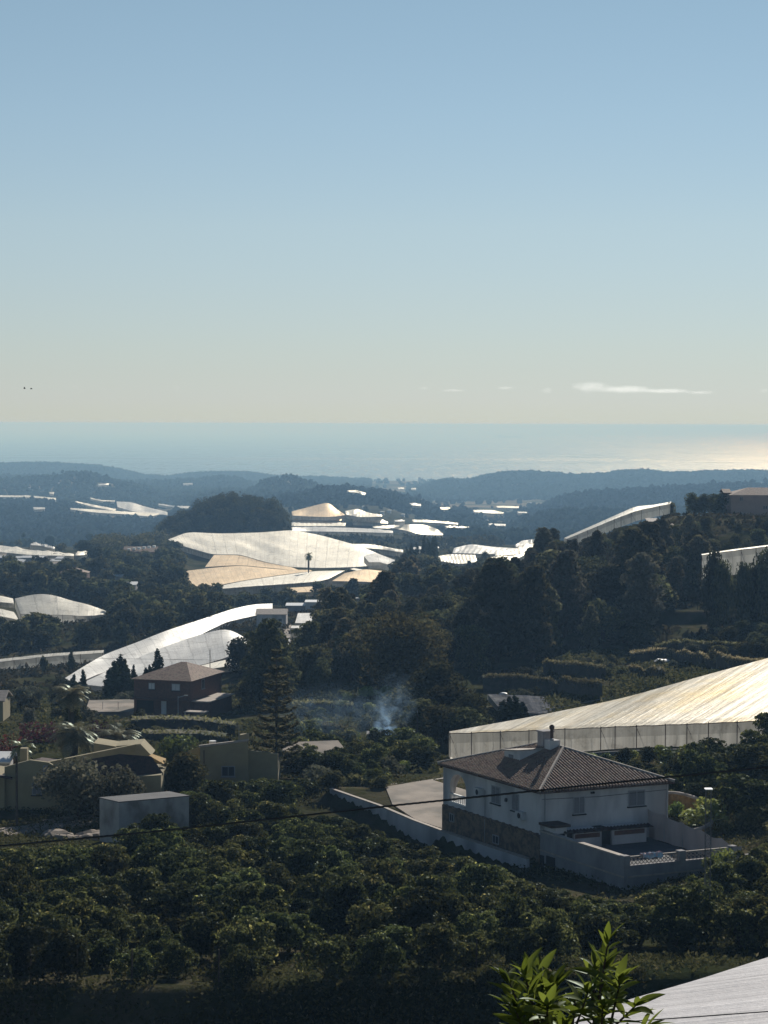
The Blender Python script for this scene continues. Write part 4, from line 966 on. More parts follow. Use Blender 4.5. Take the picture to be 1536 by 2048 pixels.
# ochre curved wall right of the villa
rw = MB(); cp = MB(); cen = P(1362, 1606, 157); Rr = 3.0
pts = []
for k in range(19):
    an = rad(-100 + k * 12.5); pts.append(Vector((cen.x + Rr * .9 * math.cos(an), cen.y + 2.0 + 4.5 * math.sin(an), 0)))
for i in range(len(pts) - 1):
    a_, c_ = pts[i], pts[i + 1]
    zt = lambda p: 168.2 + DZ + .14 * (p.y - cen.y)
    ou = Vector((a_.x - cen.x, a_.y - cen.y - 2, 0)).normalized() * .25
    V = [a_.to_2d().to_3d() + Vector((0, 0, 166.2 + DZ)), c_.to_2d().to_3d() + Vector((0, 0, 166.2 + DZ)), c_ + Vector((0, 0, zt(c_))), a_ + Vector((0, 0, zt(a_)))]
    V += [v + ou for v in V]
    rw.add(V, [(0, 1, 2, 3), (7, 6, 5, 4), (3, 2, 6, 7)])
    cp.tube([a_ + ou / 2 + Vector((0, 0, zt(a_))), c_ + ou / 2 + Vector((0, 0, zt(c_)))], .16, 6)
r0_ = thing('retaining_wall', 'curved ochre stone wall ringing the bend right of the villa', 'wall', (cen.x, cen.y, 166.2))
rw.build('stonework', M['ochre_stone'], r0_); cp.build('coping', M['cap'], r0_)

# yard and its walls
def sheet(name, pts3, mat, off=.03, th=.12, label=None, cat=None, kind=None):
    b = MB(); up = [Vector(p) + Vector((0, 0, off)) for p in pts3]; b.poly(up)
    n = len(up)
    for i in range(n):
        a_, c_ = up[i], up[(i + 1) % n]; b.poly([a_ - Vector((0, 0, th + off)), c_ - Vector((0, 0, th + off)), c_, a_])
    return tag(b.build(name, M[mat]), label, cat, kind=kind)
yz = 166.0
sheet('yard', [VF.p(a_, b_, yz) for a_, b_ in ((14.6, .9), (14.6, 12), (37, 12), (35, 6.3), (27, 2.6), (20, .9))], 'concrete', .04, .3, kind='structure')
def wallrun(label, pts, h, th, mat, capmat=None, name='wall', base=1.0, cat='wall', zb=None):
    root = thing(name, label, cat, Vector((pts[0][0], pts[0][1], (zb or zat(pts[0][0], pts[0][1])))))
    b = MB(); c = MB()
    for i in range(len(pts) - 1):
        p, q = Vector(pts[i][:2]), Vector(pts[i + 1][:2]); n = max(1, int((q - p).length / 2.5))
        for k in range(n):
            s, e = p.lerp(q, k / n), p.lerp(q, (k + 1) / n); nn_ = Vector((-(e - s).y, (e - s).x)).normalized() * th / 2
            def zz(v): return pts[i][2] + (pts[i + 1][2] - pts[i][2]) * ((v - p).length / (q - p).length) if len(pts[0]) > 2 else zat(v.x, v.y) + h
            V = []
            for v in (s, e):
                zt = zz(v)
                for sg in (-1, 1):
                    V += [Vector((v.x + sg * nn_.x, v.y + sg * nn_.y, zt - h - base)), Vector((v.x + sg * nn_.x, v.y + sg * nn_.y, zt))]
            b.add(V, [(0, 1, 5, 4), (2, 6, 7, 3), (1, 3, 7, 5), (0, 2, 3, 1), (4, 5, 7, 6)])
            if capmat:
                W_ = [Vector((v.x + sg * nn_.x * 1.3, v.y + sg * nn_.y * 1.3, zz(v) + dz)) for v in (s, e) for sg in (-1, 1) for dz in (.003, .09)]
                c.add(W_, [(0, 1, 5, 4), (2, 6, 7, 3), (1, 3, 7, 5), (0, 2, 3, 1), (4, 5, 7, 6), (0, 4, 6, 2)])
    b.build('masonry', M[mat], root)
    if capmat: c.build('coping', M[capmat], root)
    return root
def pl(*a): return [tuple(P(*q)) for q in a]
wallrun('long white parapet wall descending past the yard to the villa', pl((662, 1578, 181.5), (760, 1612, 173), (830, 1642, 166.5), (890, 1664, 161.5), (1000, 1700, 153.5), (1056, 1718, 149.8)), 1.5, .25, 'white_wall', 'cap')
wallrun('upper boundary wall with worn top between orchard and concrete yard', pl((655, 1552, 197), (720, 1560, 192), (800, 1585, 184), (822, 1600, 178)), 1.3, .3, 'stone', 'cap')
wallrun('low kerb wall at the back of the concrete yard', pl((765, 1571, 190), (830, 1566, 193), (900, 1556, 196)), .5, .3, 'grey_wall', 'cap')
wallrun('dark plinth wall under the gold tinted greenhouse', [(P(1150, 1514, 205).x, 204.5), (P(1300, 1510, 201).x, 200.5), (P(1536, 1500, 196).x, 195.5)], .5, .3, 'concrete_dark')

# ------------------------------------------------------------------ other buildings
def px_prism(front, d, depth, yaw=0.0, roof=None):
    """front outline (px,row) on a vertical plane through distance d turned by yaw, extruded back by depth metres"""
    c = P(front[0][0], front[0][1], d); n = Vector((math.sin(yaw), math.cos(yaw), 0))
    out = []
    for px, row in front:
        r = ray(px, row); k = (c - Vector((0, 0, CAMZ))).dot(n) / r.dot(n); out.append(Vector((0, 0, CAMZ)) + r * k)
    b = MB()
    if roof:       # parapet walls round a sunken roof
        lo = [v - Vector((0, 0, .85)) if k <= max(roof[1]) + 1 else v.copy() for k, v in enumerate(out)]
        bd_ = MB(); l0 = [v + n * .303 for v in lo]; l1 = [v + n * depth for v in lo]; m_ = len(lo)
        bd_.poly(l0[::-1]); bd_.poly(l1)
        for i in range(m_): bd_.poly([l0[i], l0[(i + 1) % m_], l1[(i + 1) % m_], l1[i]])
        bd_.build('body', M['yellow'], roof[0]); r = MB()
        for i in roof[1]:
            q = [l0[i], l0[i + 1], l1[i + 1], l1[i]]; up = Vector((0, 0, .04)); q = [v + up for v in q]; q2 = [v + up for v in q]
            r.poly(q[::-1]); r.poly(q2)
            for k in range(4): r.poly([q[k], q[(k + 1) % 4], q2[(k + 1) % 4], q2[k]])
        r.build('roof', M['tile_dark'], roof[0])
        depth = .3
    m_ = len(out); bk = [q + n * depth for q in out]
    b.poly(out[::-1]) ; b.poly(bk)
    for i in range(m_): b.poly([out[i], out[(i + 1) % m_], bk[(i + 1) % m_], bk[i]])
    return b

Y0 = thing('house', 'yellow house with gable wall, long parapet band and dark roofs', 'house', P(70, 1606, 172))
px_prism([(9, 1534), (60, 1520), (97, 1525), (135, 1548), (135, 1625), (9, 1625)], 172, 6, roof=(Y0, (0, 1, 2))).build('gable_wall', M['yellow'], Y0)
px_prism([(-60, 1545), (9, 1556), (9, 1625), (-60, 1625)], 171.5, 5).build('annex_wall', M['yellow'], Y0)
b = MB(); q = [P(-60, 1541, 171.2), P(25, 1556, 170.6), P(25, 1552, 173.5), P(-60, 1530, 176)]; b.poly(q); b.poly([v - Vector((0, 0, .15)) for v in q[::-1]])
for i in range(4): b.poly([q[i] - Vector((0, 0, .15)), q[(i + 1) % 4] - Vector((0, 0, .15)), q[(i + 1) % 4], q[i]])
b.build('annex_roof', M['tile_dark'], Y0)
px_prism([(187, 1486), (232, 1493), (232, 1505), (187, 1505)], 184, 3).build('tower', M['yellow'], Y0)
ba, bb_ = P(97, 1524, 172.2), P(280, 1487, 181)
b = MB(); dn = Vector((0, 0, -.62)); bkv = Vector((-.1, .3, 0))
ba2 = P(60, 1519, 173)
for (s, e) in ((ba, bb_),):
    V = [s, e, e + dn, s + dn]; V += [v + bkv for v in V]; b.add(V, [(0, 3, 2, 1), (4, 5, 6, 7), (0, 1, 5, 4), (2, 3, 7, 6), (1, 2, 6, 5), (0, 4, 7, 3)])
b.build('parapet', M['yellow'], Y0)
px_prism([(232, 1492), (281, 1488), (303, 1511), (262, 1519), (238, 1507)], 180.5, 3).build('stair_tower', M['yellow'], Y0)
b = MB(); q = [P(103, 1531, 172.6), P(240, 1508, 173.9), P(303, 1513, 173.9), P(326, 1546, 172.4), P(131, 1560, 171.2)]
b.poly(q); b.poly([v - Vector((0, 0, .2)) for v in q[::-1]])
for i in range(5): b.poly([q[i] - Vector((0, 0, .2)), q[(i + 1) % 5] - Vector((0, 0, .2)), q[(i + 1) % 5], q[i]])
b.build('roof', M['tile_dark'], Y0)
px_prism([(135, 1562), (322, 1550), (322, 1600), (135, 1610)], 171.5, 6).build('front_wall', M['yellow'], Y0)
b = MB(); q = [P(281, 1500, 182), P(332, 1517, 180), P(326, 1527, 177), P(300, 1512, 180)]; b.poly(q); b.poly([v - Vector((0, 0, .25)) for v in q[::-1]])
for i in range(4): b.poly([q[i] - Vector((0, 0, .25)), q[(i + 1) % 4] - Vector((0, 0, .25)), q[(i + 1) % 4], q[i]])
b.build('porch_roof', M['orange'], Y0)
def px_window(root, x0, x1, y0, y1, d, mat='glass', label=None):
    p0, p1 = P(x0, y1, d), P(x1, y0, d); fr = Fr((p0.x, d), (1, 0), (0, 1)); w_ = p1.x - p0.x
    return window(root, fr, 'a', w_ / 2, 0, w_, p0.z, p1.z, -1, mat, True, label)
px_window(Y0, 64, 83, 1566, 1590, 171.9, 'shutter'); px_window(Y0, 86, 96, 1531, 1548, 171.9, 'shutter')
px_prism([(40, 1497), (54, 1497), (54, 1526), (40, 1526)], 176, .7).build('chimney', M['yellow'], Y0)

Y1 = thing('house', 'flat roofed ochre house with one dark window left of the tall pine', 'house', P(440, 1556, 188))
px_prism([(400, 1493), (495, 1481), (498, 1575), (400, 1575)], 188, 5, -.05, roof=(Y1, (0,))).build('wall', M['yellow'], Y1)
b = MB(); s, e = P(400, 1493, 188.2), P(364, 1506, 194); dn = Vector((0, 0, -3.6)); V = [s, e, e + dn, s + dn]; V += [v + Vector((1.2, .4, 0)) for v in V]; b.add(V, [(0, 1, 2, 3), (7, 6, 5, 4), (0, 4, 5, 1), (1, 5, 6, 2)]); b.build('side_wall', M['orange'], Y1)  # sun on this face is put into its orange colour
px_prism([(496, 1500), (556, 1508), (556, 1575), (496, 1575)], 190, 4, roof=(Y1, (0,))).build('wing', M['yellow'], Y1)
px_window(Y1, 443, 470, 1532, 1553, 187.6)
b = MB(); p = P(478, 1482, 189); b.tube([p, p + Vector((0, 0, 1.6))], .025, 4)
for k_ in range(4): b.tube([p + Vector((-.35, 0, 1.5 - .12 * k_)), p + Vector((.35, 0, 1.5 - .12 * k_))], .015, 4)
b.build('aerial', M['metal'], Y1)
b = MB(); p = P(408, 1500, 187.8); b.tube([p, p - Vector((0, 0, 3.4))], .05, 5); b.build('downpipe', M['rust'], Y1)
b = MB(); p = P(425, 1496, 190); b.tube([p, p + Vector((0, 0, .7))], .35, 10); b.build('water_tank', M['roof_white'], Y1)
px_prism([(398, 1491), (497, 1479), (497, 1482.5), (398, 1495)], 187.8, .3, -.05).build('parapet', M['cap'], Y1)
px_prism([(480, 1470), (497, 1468), (497, 1482), (480, 1484)], 192, .7).build('chimney', M['yellow'], Y1)

c0, c1, c2 = P(238, 1597, 154.5), P(378, 1587, 157.2), P(199, 1594.5, 156.3)
GF = Fr(c0.xy, (c1 - c0).xy, (c2 - c0).xy); gl_, gd = (c1 - c0).xy.length, (c2 - c0).xy.length
G0 = thing('water_tank', 'plain square grey block tank behind the orchard trees', 'tank', GF.p(gl_ / 2, gd, 167))
b = MB(); b.fbox(GF, 0, gl_, 0, gd, 165.5, c0.z - .33); b.build('wall', M['old_wall'], G0)
b = MB(); b.fbox(GF, -.03, gl_ + .03, -.03, gd + .03, c0.z - .33, c0.z - .25); b.build('roof', M['concrete_dark'], G0)

# brick house
H0 = thing('house', 'two storey brown brick house with worn hipped roof below the peaked greenhouse', 'house', BF.p(BW / 2, BD / 2, 157))
hz = BHc.z
b = MB(); b.fbox(BF, 0, BW, 0, BD, 155.5, hz); b.build('wall', M['brick'], H0)
hip_h = 2.0
b = MB(); a0, a1, b0, b1 = -.4, BW + .4, -.4, BD + .4
r_ = BF.p(BW * .35, BD * .5, hz + hip_h); r2_ = BF.p(BW * .45, BD * .5, hz + hip_h)
c = [BF.p(a0, b0, hz), BF.p(a1, b0, hz), BF.p(a1, b1, hz), BF.p(a0, b1, hz)]
b.poly([c[0], c[1], r2_, r_][::-1]); b.poly([c[1], c[2], r2_][::-1]); b.poly([c[2], c[3], r_, r2_][::-1]); b.poly([c[3], c[0], r_][::-1]); b.poly(c)
b.build('roof', M['tile'], H0)
b = MB(); b.fbox(BF, -.1, BW + .1, -1.2, -.002, hz - 2.9, hz - 2.7); b.build('balcony', M['brick'], H0)
window(H0, BF, 'a', BW * .68, 0, 1.0, hz - 1.45, hz - .5, -1, 'roof_white'); w_ = window(H0, BF, 'a', BW * .25, 0, 1.3, hz - 1.5, hz - .5, -1, 'roof_white', True, 'window with white shutter')
window(H0, BF, 'b', BD * .4, 0, 1.0, hz - 1.7, hz - .3, -1, 'glass')
b = MB(); b.fbox(BF, BW * .42, BW * .51, -.06, -.002, hz - 5.0, hz - 3.0); b.build('door', M['roof_white'], H0)
b = MB(); b.fbox(BF, BW * .65, BW * .95, -.06, -.002, hz - 5.0, hz - 3.0); b.build('garage_door', M['dark'], H0)
b = MB(); b.fbox(BF, -2.6, -.003, 1.0, BD * .8, hz - 5.4, hz - 3.1); an = b.build('annex', M['brick'], H0)
b = MB(); b.fbox(BF, -2.8, -.003, .6, BD * .85, hz - 3.1, hz - 2.95); b.build('annex_roof', M['cap'], H0)
b = MB(); b.fbox(BF, -3.6, -.4, -3.2, -1.6, hz - 4.1, hz - 3.95); 
for a_, b_ in ((-3.5, -3.1), (-.6, -3.1)): b.tube([BF.p(a_, b_, hz - 6), BF.p(a_, b_, hz - 4.1)], .12, 6)
b.build('porch', M['cap'], H0)
sheet('gravel_plot', [P(170, 1424, 284), P(268, 1424, 284), P(268, 1399, 300), P(178, 1401, 300)], 'concrete', .05, 1.5, kind='structure')

def simple_house(label, x0, x1, y_eave, y_base, d, depth, wall='white_wall', roof='tile', rh=1.2, style='gable', yaw=0, wins=(), ov=.3, name='house', cat='house', roofname='roof', below=1.5):
    """front facade from px x0 to x1 at distance d; roof kind gable (ridge parallel to front) / flat / shed"""
    p0, p1 = P(x0, y_eave, d), P(x1, y_eave, d); w_ = p1.x - p0.x
    fr = Fr((p0.x, p0.y), (math.cos(yaw), math.sin(yaw))); z1 = p0.z; z0 = P(x0, y_base, d).z - below
    root = thing(name, label, cat, fr.p(w_ / 2, depth / 2, z0 + below))
    b = MB(); b.fbox(fr, 0, w_, 0, depth, z0, z1); b.build('wall', M[wall], root)
    b = MB()
    if style == 'gable':
        e = [(-ov, -ov, z1 - .05), (w_ + ov, -ov, z1 - .05), (w_ + ov, depth / 2, z1 + rh), (-ov, depth / 2, z1 + rh), (w_ + ov, depth + ov, z1 - .05), (-ov, depth + ov, z1 - .05)]
        Vv = [fr.p(*q) for q in e]; Vv += [v + Vector((0, 0, .12)) for v in Vv]
        b.add(Vv, [(6, 7, 8, 9), (9, 8, 10, 11), (0, 3, 2, 1), (3, 5, 4, 2), (0, 1, 7, 6), (5, 11, 10, 4), (0, 6, 9, 3), (3, 9, 11, 5), (1, 2, 8, 7), (2, 4, 10, 8)])
    elif style == 'hip':
        hw = depth / 2 + ov; cs = [fr.p(-ov, -ov, z1), fr.p(w_ + ov, -ov, z1), fr.p(w_ + ov, depth + ov, z1), fr.p(-ov, depth + ov, z1)]
        k = min(hw, w_ / 2); ra, rb = fr.p(-ov + k, depth / 2, z1 + rh), fr.p(w_ + ov - k + .01, depth / 2, z1 + rh)
        b.poly([cs[0], cs[1], rb, ra]); b.poly([cs[1], cs[2], rb]); b.poly([cs[2], cs[3], ra, rb]); b.poly([cs[3], cs[0], ra]); b.poly(cs[::-1])
    else:
        dz = rh if style == 'shed' else 0
        Vv = [fr.p(-ov, -ov, z1), fr.p(w_ + ov, -ov, z1), fr.p(w_ + ov, depth + ov, z1 + dz), fr.p(-ov, depth + ov, z1 + dz)]; Vv += [v + Vector((0, 0, .15)) for v in Vv]
        b.add(Vv, [(0, 3, 2, 1), (4, 5, 6, 7), (0, 1, 5, 4), (1, 2, 6, 5), (2, 3, 7, 6), (3, 0, 4, 7)])
    b.build(roofname, M[roof], root)
    for (s, z0_, z1_, ww, mt) in wins: window(root, fr, 'a', s * w_, 0, ww, z1 - z0_, z1 - z1_, -1, mt, False)
    return root, fr, z1
simple_house('pink walled house with tiled roof on the crest of the right hill', 1462, 1600, 990, 1027, 486, 10, 'pink', 'tile', 1.7, 'hip', wins=((.15, 1.4, .5, .8, 'glass'), (.5, 3.4, 2.6, 1.2, 'glass')))[0]
simple_house('low tiled shed roof left of the pink hill house', 1449, 1461, 986, 1008, 489, 6, 'pink', 'tile', .8, 'gable')
simple_house('small house with tan roof among the right hill pines', 1080, 1114, 1120, 1130, 428, 5, 'concrete', 'cap', 1.3, 'hip')
simple_house('bluish white pump house with tiled roof beside the lane', 513, 572, 1229, 1262, 500, 8, 'white_wall', 'cap', 1.0, 'gable', wins=((.8, 1.8, 1.0, .9, 'glass'),))
simple_house('small open shed with pale flat roof behind the pump house', 573, 608, 1212, 1222, 560, 5, 'grey_wall', 'roof_white', .3, 'shed', name='shed', cat='shed')
simple_house('white flat roofed house with a dark window by the lane sheds', 611, 660, 1205, 1228, 560, 7, 'white_wall', 'roof_white', .3, 'flat', wins=((.25, 1.6, .9, .9, 'glass'),))
simple_house('far red roofed house in the left valley trees', 115, 172, 1147, 1162, 712, 9, 'brick', 'tile', 1.9, 'hip')
simple_house('far white two storey house under the red roofed one', 101, 161, 1165, 1188, 690, 7, 'white_wall', 'roof_white', .2, 'flat', wins=((.15, 2.4, 1.4, .8, 'glass'), (.45, 2.4, 1.4, .8, 'glass'), (.8, 2.4, 1.4, .8, 'glass')))
simple_house('long low shed with bright flat roof in the left valley', 166, 271, 1170, 1180, 680, 6, 'grey_wall', 'roof_white', .6, 'shed', name='shed', cat='shed')
simple_house('small shed with light roof above the long low shed', 225, 243, 1153, 1158, 740, 5, 'grey_wall', 'roof_white', .4, 'shed', name='shed', cat='shed')
simple_house('grey gabled shed left of the brown farm sheds', 192, 232, 1113, 1120, 930, 9, 'grey_wall', 'roof_white', 1.3, 'gable', name='shed', cat='shed')
simple_house('brown farm shed with row of pale roof lights', 246, 312, 1104, 1113, 965, 14, 'brick', 'tile', 2.2, 'gable', name='shed', cat='shed')
for i in range(6):
    p = P(258 + i * 10, 1101 - i * 1.2, 966); b = MB(); b.box(p, 1.2, 3.0, 1.0); tag(b.build('roof_light', M['roof_white']), 'pale raised roof lights in a row on the brown farm shed', 'roof light', 'roof lights on the farm shed')
simple_house('grey barn roof right of the brown farm shed', 312, 345, 1112, 1118, 930, 10, 'grey_wall', 'concrete', 1.6, 'gable', name='shed', cat='shed')
simple_house('low grey shed wall right of the tall pine', 578, 692, 1512, 1527, 205, 4, 'grey_wall', 'concrete', .6, 'shed', yaw=.25, name='shed', cat='shed', below=1)
simple_house('tiny yellow gabled house at the left edge', -30, 6, 1402, 1420, 262, 5, 'yellow', 'cap', 1.0, 'gable')
simple_house('pale greenhouse shed at the left edge beside the yellow house', -40, 14, 1526, 1532, 182, 3, 'white_wall', 'roof_white', .4, 'shed', name='shed', cat='shed')
simple_house('dark roofed hut in front of the climbing skyline greenhouse', 1297, 1316, 1044, 1050, 478, 4, 'dark', 'cap', .6, 'shed', name='shed', cat='shed')
simple_house('low ruined hut beside the smoke', 738, 765, 1473, 1484, 232, 3, 'stone', 'concrete_dark', .3, 'flat', name='hut', cat='hut')
# pale roofs of the hamlet at the left edge
rg = np.random.RandomState(11)
for i in range(34):
    r_w = 1118 + (i % 6) * 6.5 + rg.uniform(-1.5, 1.5); px = -6 + rg.uniform(0, 118); wpx = rg.uniform(8, 24)
    dd = hit(px, r_w + 2) or 900
    p = P(px, r_w, dd); wm_ = wpx * dd / F
    b = MB(); fr = Fr((p.x, p.y), (1, rg.uniform(-.3, .3))); zt = zat(p.x, p.y) + rg.uniform(1.6, 2.6)
    rt = thing('shed', 'low pale roofed sheds crowded at the left valley edge', 'shed', Vector((p.x, p.y, zt - 2)), 'crowded pale sheds at the left edge')
    b.fbox(fr, 0, wm_, 0, 3, zt - 4, zt); b.build('wall', M['grey_wall'], rt)
    b = MB(); V = [fr.p(-.2, -.3, zt), fr.p(wm_ + .2, -.3, zt), fr.p(wm_ + .2, 4.2, zt + .7), fr.p(-.2, 4.2, zt + .7)]; V += [v + Vector((0, 0, .1)) for v in V]
    b.add(V, [(0, 3, 2, 1), (4, 5, 6, 7), (0, 1, 5, 4), (1, 2, 6, 5), (2, 3, 7, 6), (3, 0, 4, 7)]); b.build('roof', M['roof_white' if i % 3 else 'concrete'], rt)
# scattered far houses as white dots
rg = np.random.RandomState(12)
for (px, r_w) in [(237, 974), (284, 985), (288, 988), (290, 1002), (296, 1005), (380, 1000), (358, 1003), (776, 1000), (795, 1001), (777, 1021), (805, 1029), (856, 1010), (873, 1017), (908, 1018), (921, 1021), (979, 1041), (1025, 1043), (1074, 1020), (1060, 1005), (893, 1014), (870, 985), (960, 1074), (886, 1090), (763, 1024), (727, 1013), (700, 1003), (120, 965), (205, 962), (1530, 968), (1500, 965), (60, 975)]:
    dd = hit(px, r_w, 2.5, 600)
    if dd is None: continue
    p = P(px, r_w, dd); s = min(8, 3.2 * dd / F); fr = Fr((p.x, p.y), (1, rg.uniform(-.3, .3)))
    rt = thing('house', 'tiny far white houses dotted over the blue hills and plain', 'house', Vector((p.x, p.y, p.z - 4)), 'tiny far white houses')
    b = MB(); b.fbox(fr, -s, s, 0, 7, p.z - 9, p.z); b.build('wall', M['white_wall'], rt)
    b = MB(); b.fbox(fr, -s - .3, s + .3, -.3, 7.3, p.z, p.z + .4); b.build('roof', M['roof_white'], rt)

# stepped plots: dry stone wall, level bed behind it, dry grass along the edge
def ledge(label, pts, h, depth=6.0, off=1.0, seed=0, fringe=70):
    r2 = np.random.RandomState(900 + seed); Q = []
    xs = np.linspace(pts[0][0], pts[-1][0], max(4, int((pts[-1][0] - pts[0][0]) / 9)))
    for x_ in xs:
        row = float(np.interp(x_, [p[0] for p in pts], [p[1] for p in pts])) + r2.uniform(-1.2, 1.2)
        d = hit(x_, row, h * off); q = P(x_, row, d); Q.append(q)
    for _ in range(2): Q = [Q[0]] + [Vector(((Q[k - 1].x + Q[k + 1].x) / 2, (Q[k - 1].y + 2 * Q[k].y + Q[k + 1].y) / 4, Q[k].z)) for k in range(1, len(Q) - 1)] + [Q[-1]]
    root = thing('terrace_wall', label, 'terrace wall', Q[len(Q) // 2] - Vector((0, 0, h)))
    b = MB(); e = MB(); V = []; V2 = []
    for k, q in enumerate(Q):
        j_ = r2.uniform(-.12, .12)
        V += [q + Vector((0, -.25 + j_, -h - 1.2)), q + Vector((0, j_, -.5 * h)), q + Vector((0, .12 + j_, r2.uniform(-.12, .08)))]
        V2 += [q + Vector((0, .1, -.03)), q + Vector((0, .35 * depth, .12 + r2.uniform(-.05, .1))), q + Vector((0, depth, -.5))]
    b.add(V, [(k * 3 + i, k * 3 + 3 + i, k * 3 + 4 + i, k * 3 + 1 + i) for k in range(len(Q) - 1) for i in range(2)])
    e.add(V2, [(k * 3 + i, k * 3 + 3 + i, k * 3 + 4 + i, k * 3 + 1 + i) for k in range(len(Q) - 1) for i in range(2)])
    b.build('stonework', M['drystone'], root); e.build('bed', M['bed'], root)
    n = len(Q) * fringe; k = r2.randint(0, len(Q) - 1, n); f = r2.rand(n); pos = np.array([list(Q[k[i]].lerp(Q[k[i] + 1], f[i])) for i in range(n)])
    dd_ = r2.rand(n) ** 2 * depth * .5; pos[:, 1] += dd_; pos[:, 2] += r2.uniform(-.05, .3, n) - (r2.rand(n) < .25) * r2.uniform(0, .7, n)
    pos[:, 2] = np.where(dd_ > .3, np.maximum(pos[:, 2], pos[:, 2]), pos[:, 2])
    V = cards(r2, pos - np.array(wl(root)), r2.normal(size=(n, 3)), .24, 2.0)
    o_ = link_mesh('grass_fringe', quads_mesh('grass_fringe', V, M['leaf_dry']), root)
def build_ledges():
    for i, (lb, pts, h) in enumerate([
        ('lowest long terrace wall just above the striped net roof', [(966, 1356), (1030, 1354), (1100, 1362), (1205, 1368)], 2.0),
        ('short terrace wall above the lowest long one', [(1086, 1328), (1150, 1328), (1212, 1337)], 1.6),
        ('small broken terrace wall right of the short one', [(1258, 1336), (1300, 1339), (1330, 1344)], 1.0),
        ('terrace wall curving down towards the gold greenhouse', [(1262, 1308), (1330, 1300), (1400, 1312), (1470, 1320), (1560, 1330)], 1.5),
        ('terrace wall running level below the white stone', [(1312, 1294), (1350, 1285), (1430, 1288), (1500, 1293), (1600, 1298)], 1.7),
        ('upper terrace wall at the right edge under the small trees', [(1432, 1262), (1480, 1264), (1600, 1270)], 1.5),
        ('top terrace wall at the right edge', [(1440, 1232), (1500, 1236), (1600, 1240)], 1.3),
        ('grassy ledge wall behind the drifting smoke', [(585, 1410), (640, 1407), (705, 1413)], 1.3),
        ('lower grassy ledge wall beside the smoke', [(578, 1452), (640, 1450), (700, 1462)], 1.3),
        ('dark bank wall under the brick house', [(262, 1440), (330, 1438), (410, 1441), (470, 1453)], 1.5),
        ('lower dark bank wall behind the ochre house', [(280, 1468), (360, 1466), (450, 1474)], 1.0)]):
        ledge(lb, pts, h, seed=i, fringe=12 if i > 8 else 60)
# lane, tracks
def track(name, pts, wd, mat, off=.12):
    Pp = []
    for (px, row) in pts:
        d = hit(px, row); q = P(px, row, d); Pp.append(Vector((q.x, q.y)))
    fine = []
    for i in range(len(Pp) - 1):
        n = max(2, int((Pp[i + 1] - Pp[i]).length / 3))
        fine += [Pp[i].lerp(Pp[i + 1], k / n) for k in range(n)]
    fine.append(Pp[-1]); V = []
    for i, p in enumerate(fine):
        tt = (fine[min(i + 1, len(fine) - 1)] - fine[max(0, i - 1)]).normalized(); nn_ = Vector((-tt.y, tt.x)) * wd / 2
        zc = max(zat(p.x + nn_.x, p.y + nn_.y), zat(p.x - nn_.x, p.y - nn_.y), zat(p.x, p.y)) + off
        for q, zz_ in ((p + nn_, zc - .8), (p + nn_, zc), (p - nn_, zc), (p - nn_, zc - .8)): V.append((q.x, q.y, zz_))
    b = MB(); b.add(V, [(i * 4 + k, i * 4 + k + 1, i * 4 + 5 + k, i * 4 + 4 + k) for i in range(len(fine) - 1) for k in range(3)])
    return tag(b.build(name, M[mat]), kind='structure')
track('lane', [(563, 1240), (570, 1255), (577, 1270), (578, 1284)], 3.6, 'concrete')
track('track', [(322, 1058), (318, 1066), (322, 1076), (340, 1086)], 5, 'concrete')
track('path', [(0, 1668), (60, 1662), (130, 1650), (190, 1640)], 3.2, 'concrete')
track('path', [(100, 1648), (150, 1640), (196, 1638)], 2.6, 'concrete')
track('track', [(236, 1246), (290, 1254), (330, 1262)], 3, 'concrete', .5)
track('track', [(1330, 1050), (1345, 1070), (1372, 1085), (1400, 1090)], 3, 'concrete')

# ------------------------------------------------------------------ plants
def cards(rg, pos, nrm, size, aspect=1.7, droop=0.0):
    """diamond leaf clusters: one small quad each"""
    n = len(pos)
    nrm = nrm / (np.linalg.norm(nrm, axis=1, keepdims=True) + 1e-9)
    r = rg.normal(size=(n, 3)); t = np.cross(nrm, r); t /= (np.linalg.norm(t, axis=1, keepdims=True) + 1e-9)
    t[:, 2] -= droop; t /= (np.linalg.norm(t, axis=1, keepdims=True) + 1e-9)
    b = np.cross(nrm, t)
    s = (size * rg.uniform(0.6, 1.4, n))[:, None]
    V = np.stack([pos - t * s * aspect * .5, pos + b * s * .5 + t * s * .08, pos + t * s * aspect * .5, pos - b * s * .5 + t * s * .08], 1)
    V[:, 1] += nrm * s * .12; V[:, 3] += nrm * s * .12
    return V.reshape(-1, 3)

def quads_mesh(name, V, mat):
    return np_mesh(name, V, np.arange(len(V)).reshape(-1, 4), mat)

def cloud_leaves(rg, clumps, n, size, aspect=1.7, up=0.3, fill=0.35, rand=0.8, droop=0.0):
    cl = np.array(clumps, float)                       # x y z rx ry rz
    wgt = cl[:, 3] * cl[:, 4] + cl[:, 5] * cl[:, 3]; k = rg.choice(len(cl), n, p=wgt / wgt.sum())
    d = rg.normal(size=(n, 3)); d[:, 2] += up; d /= np.linalg.norm(d, axis=1, keepdims=True)
    rr = np.where(rg.rand(n) < fill, rg.uniform(.3, .9, n), rg.uniform(.85, 1.12, n))[:, None]
    pos = cl[k, :3] + d * cl[k, 3:6] * rr
    nr = d + rg.normal(size=(n, 3)) * rand
    return cards(rg, pos, nr, size, aspect, droop)

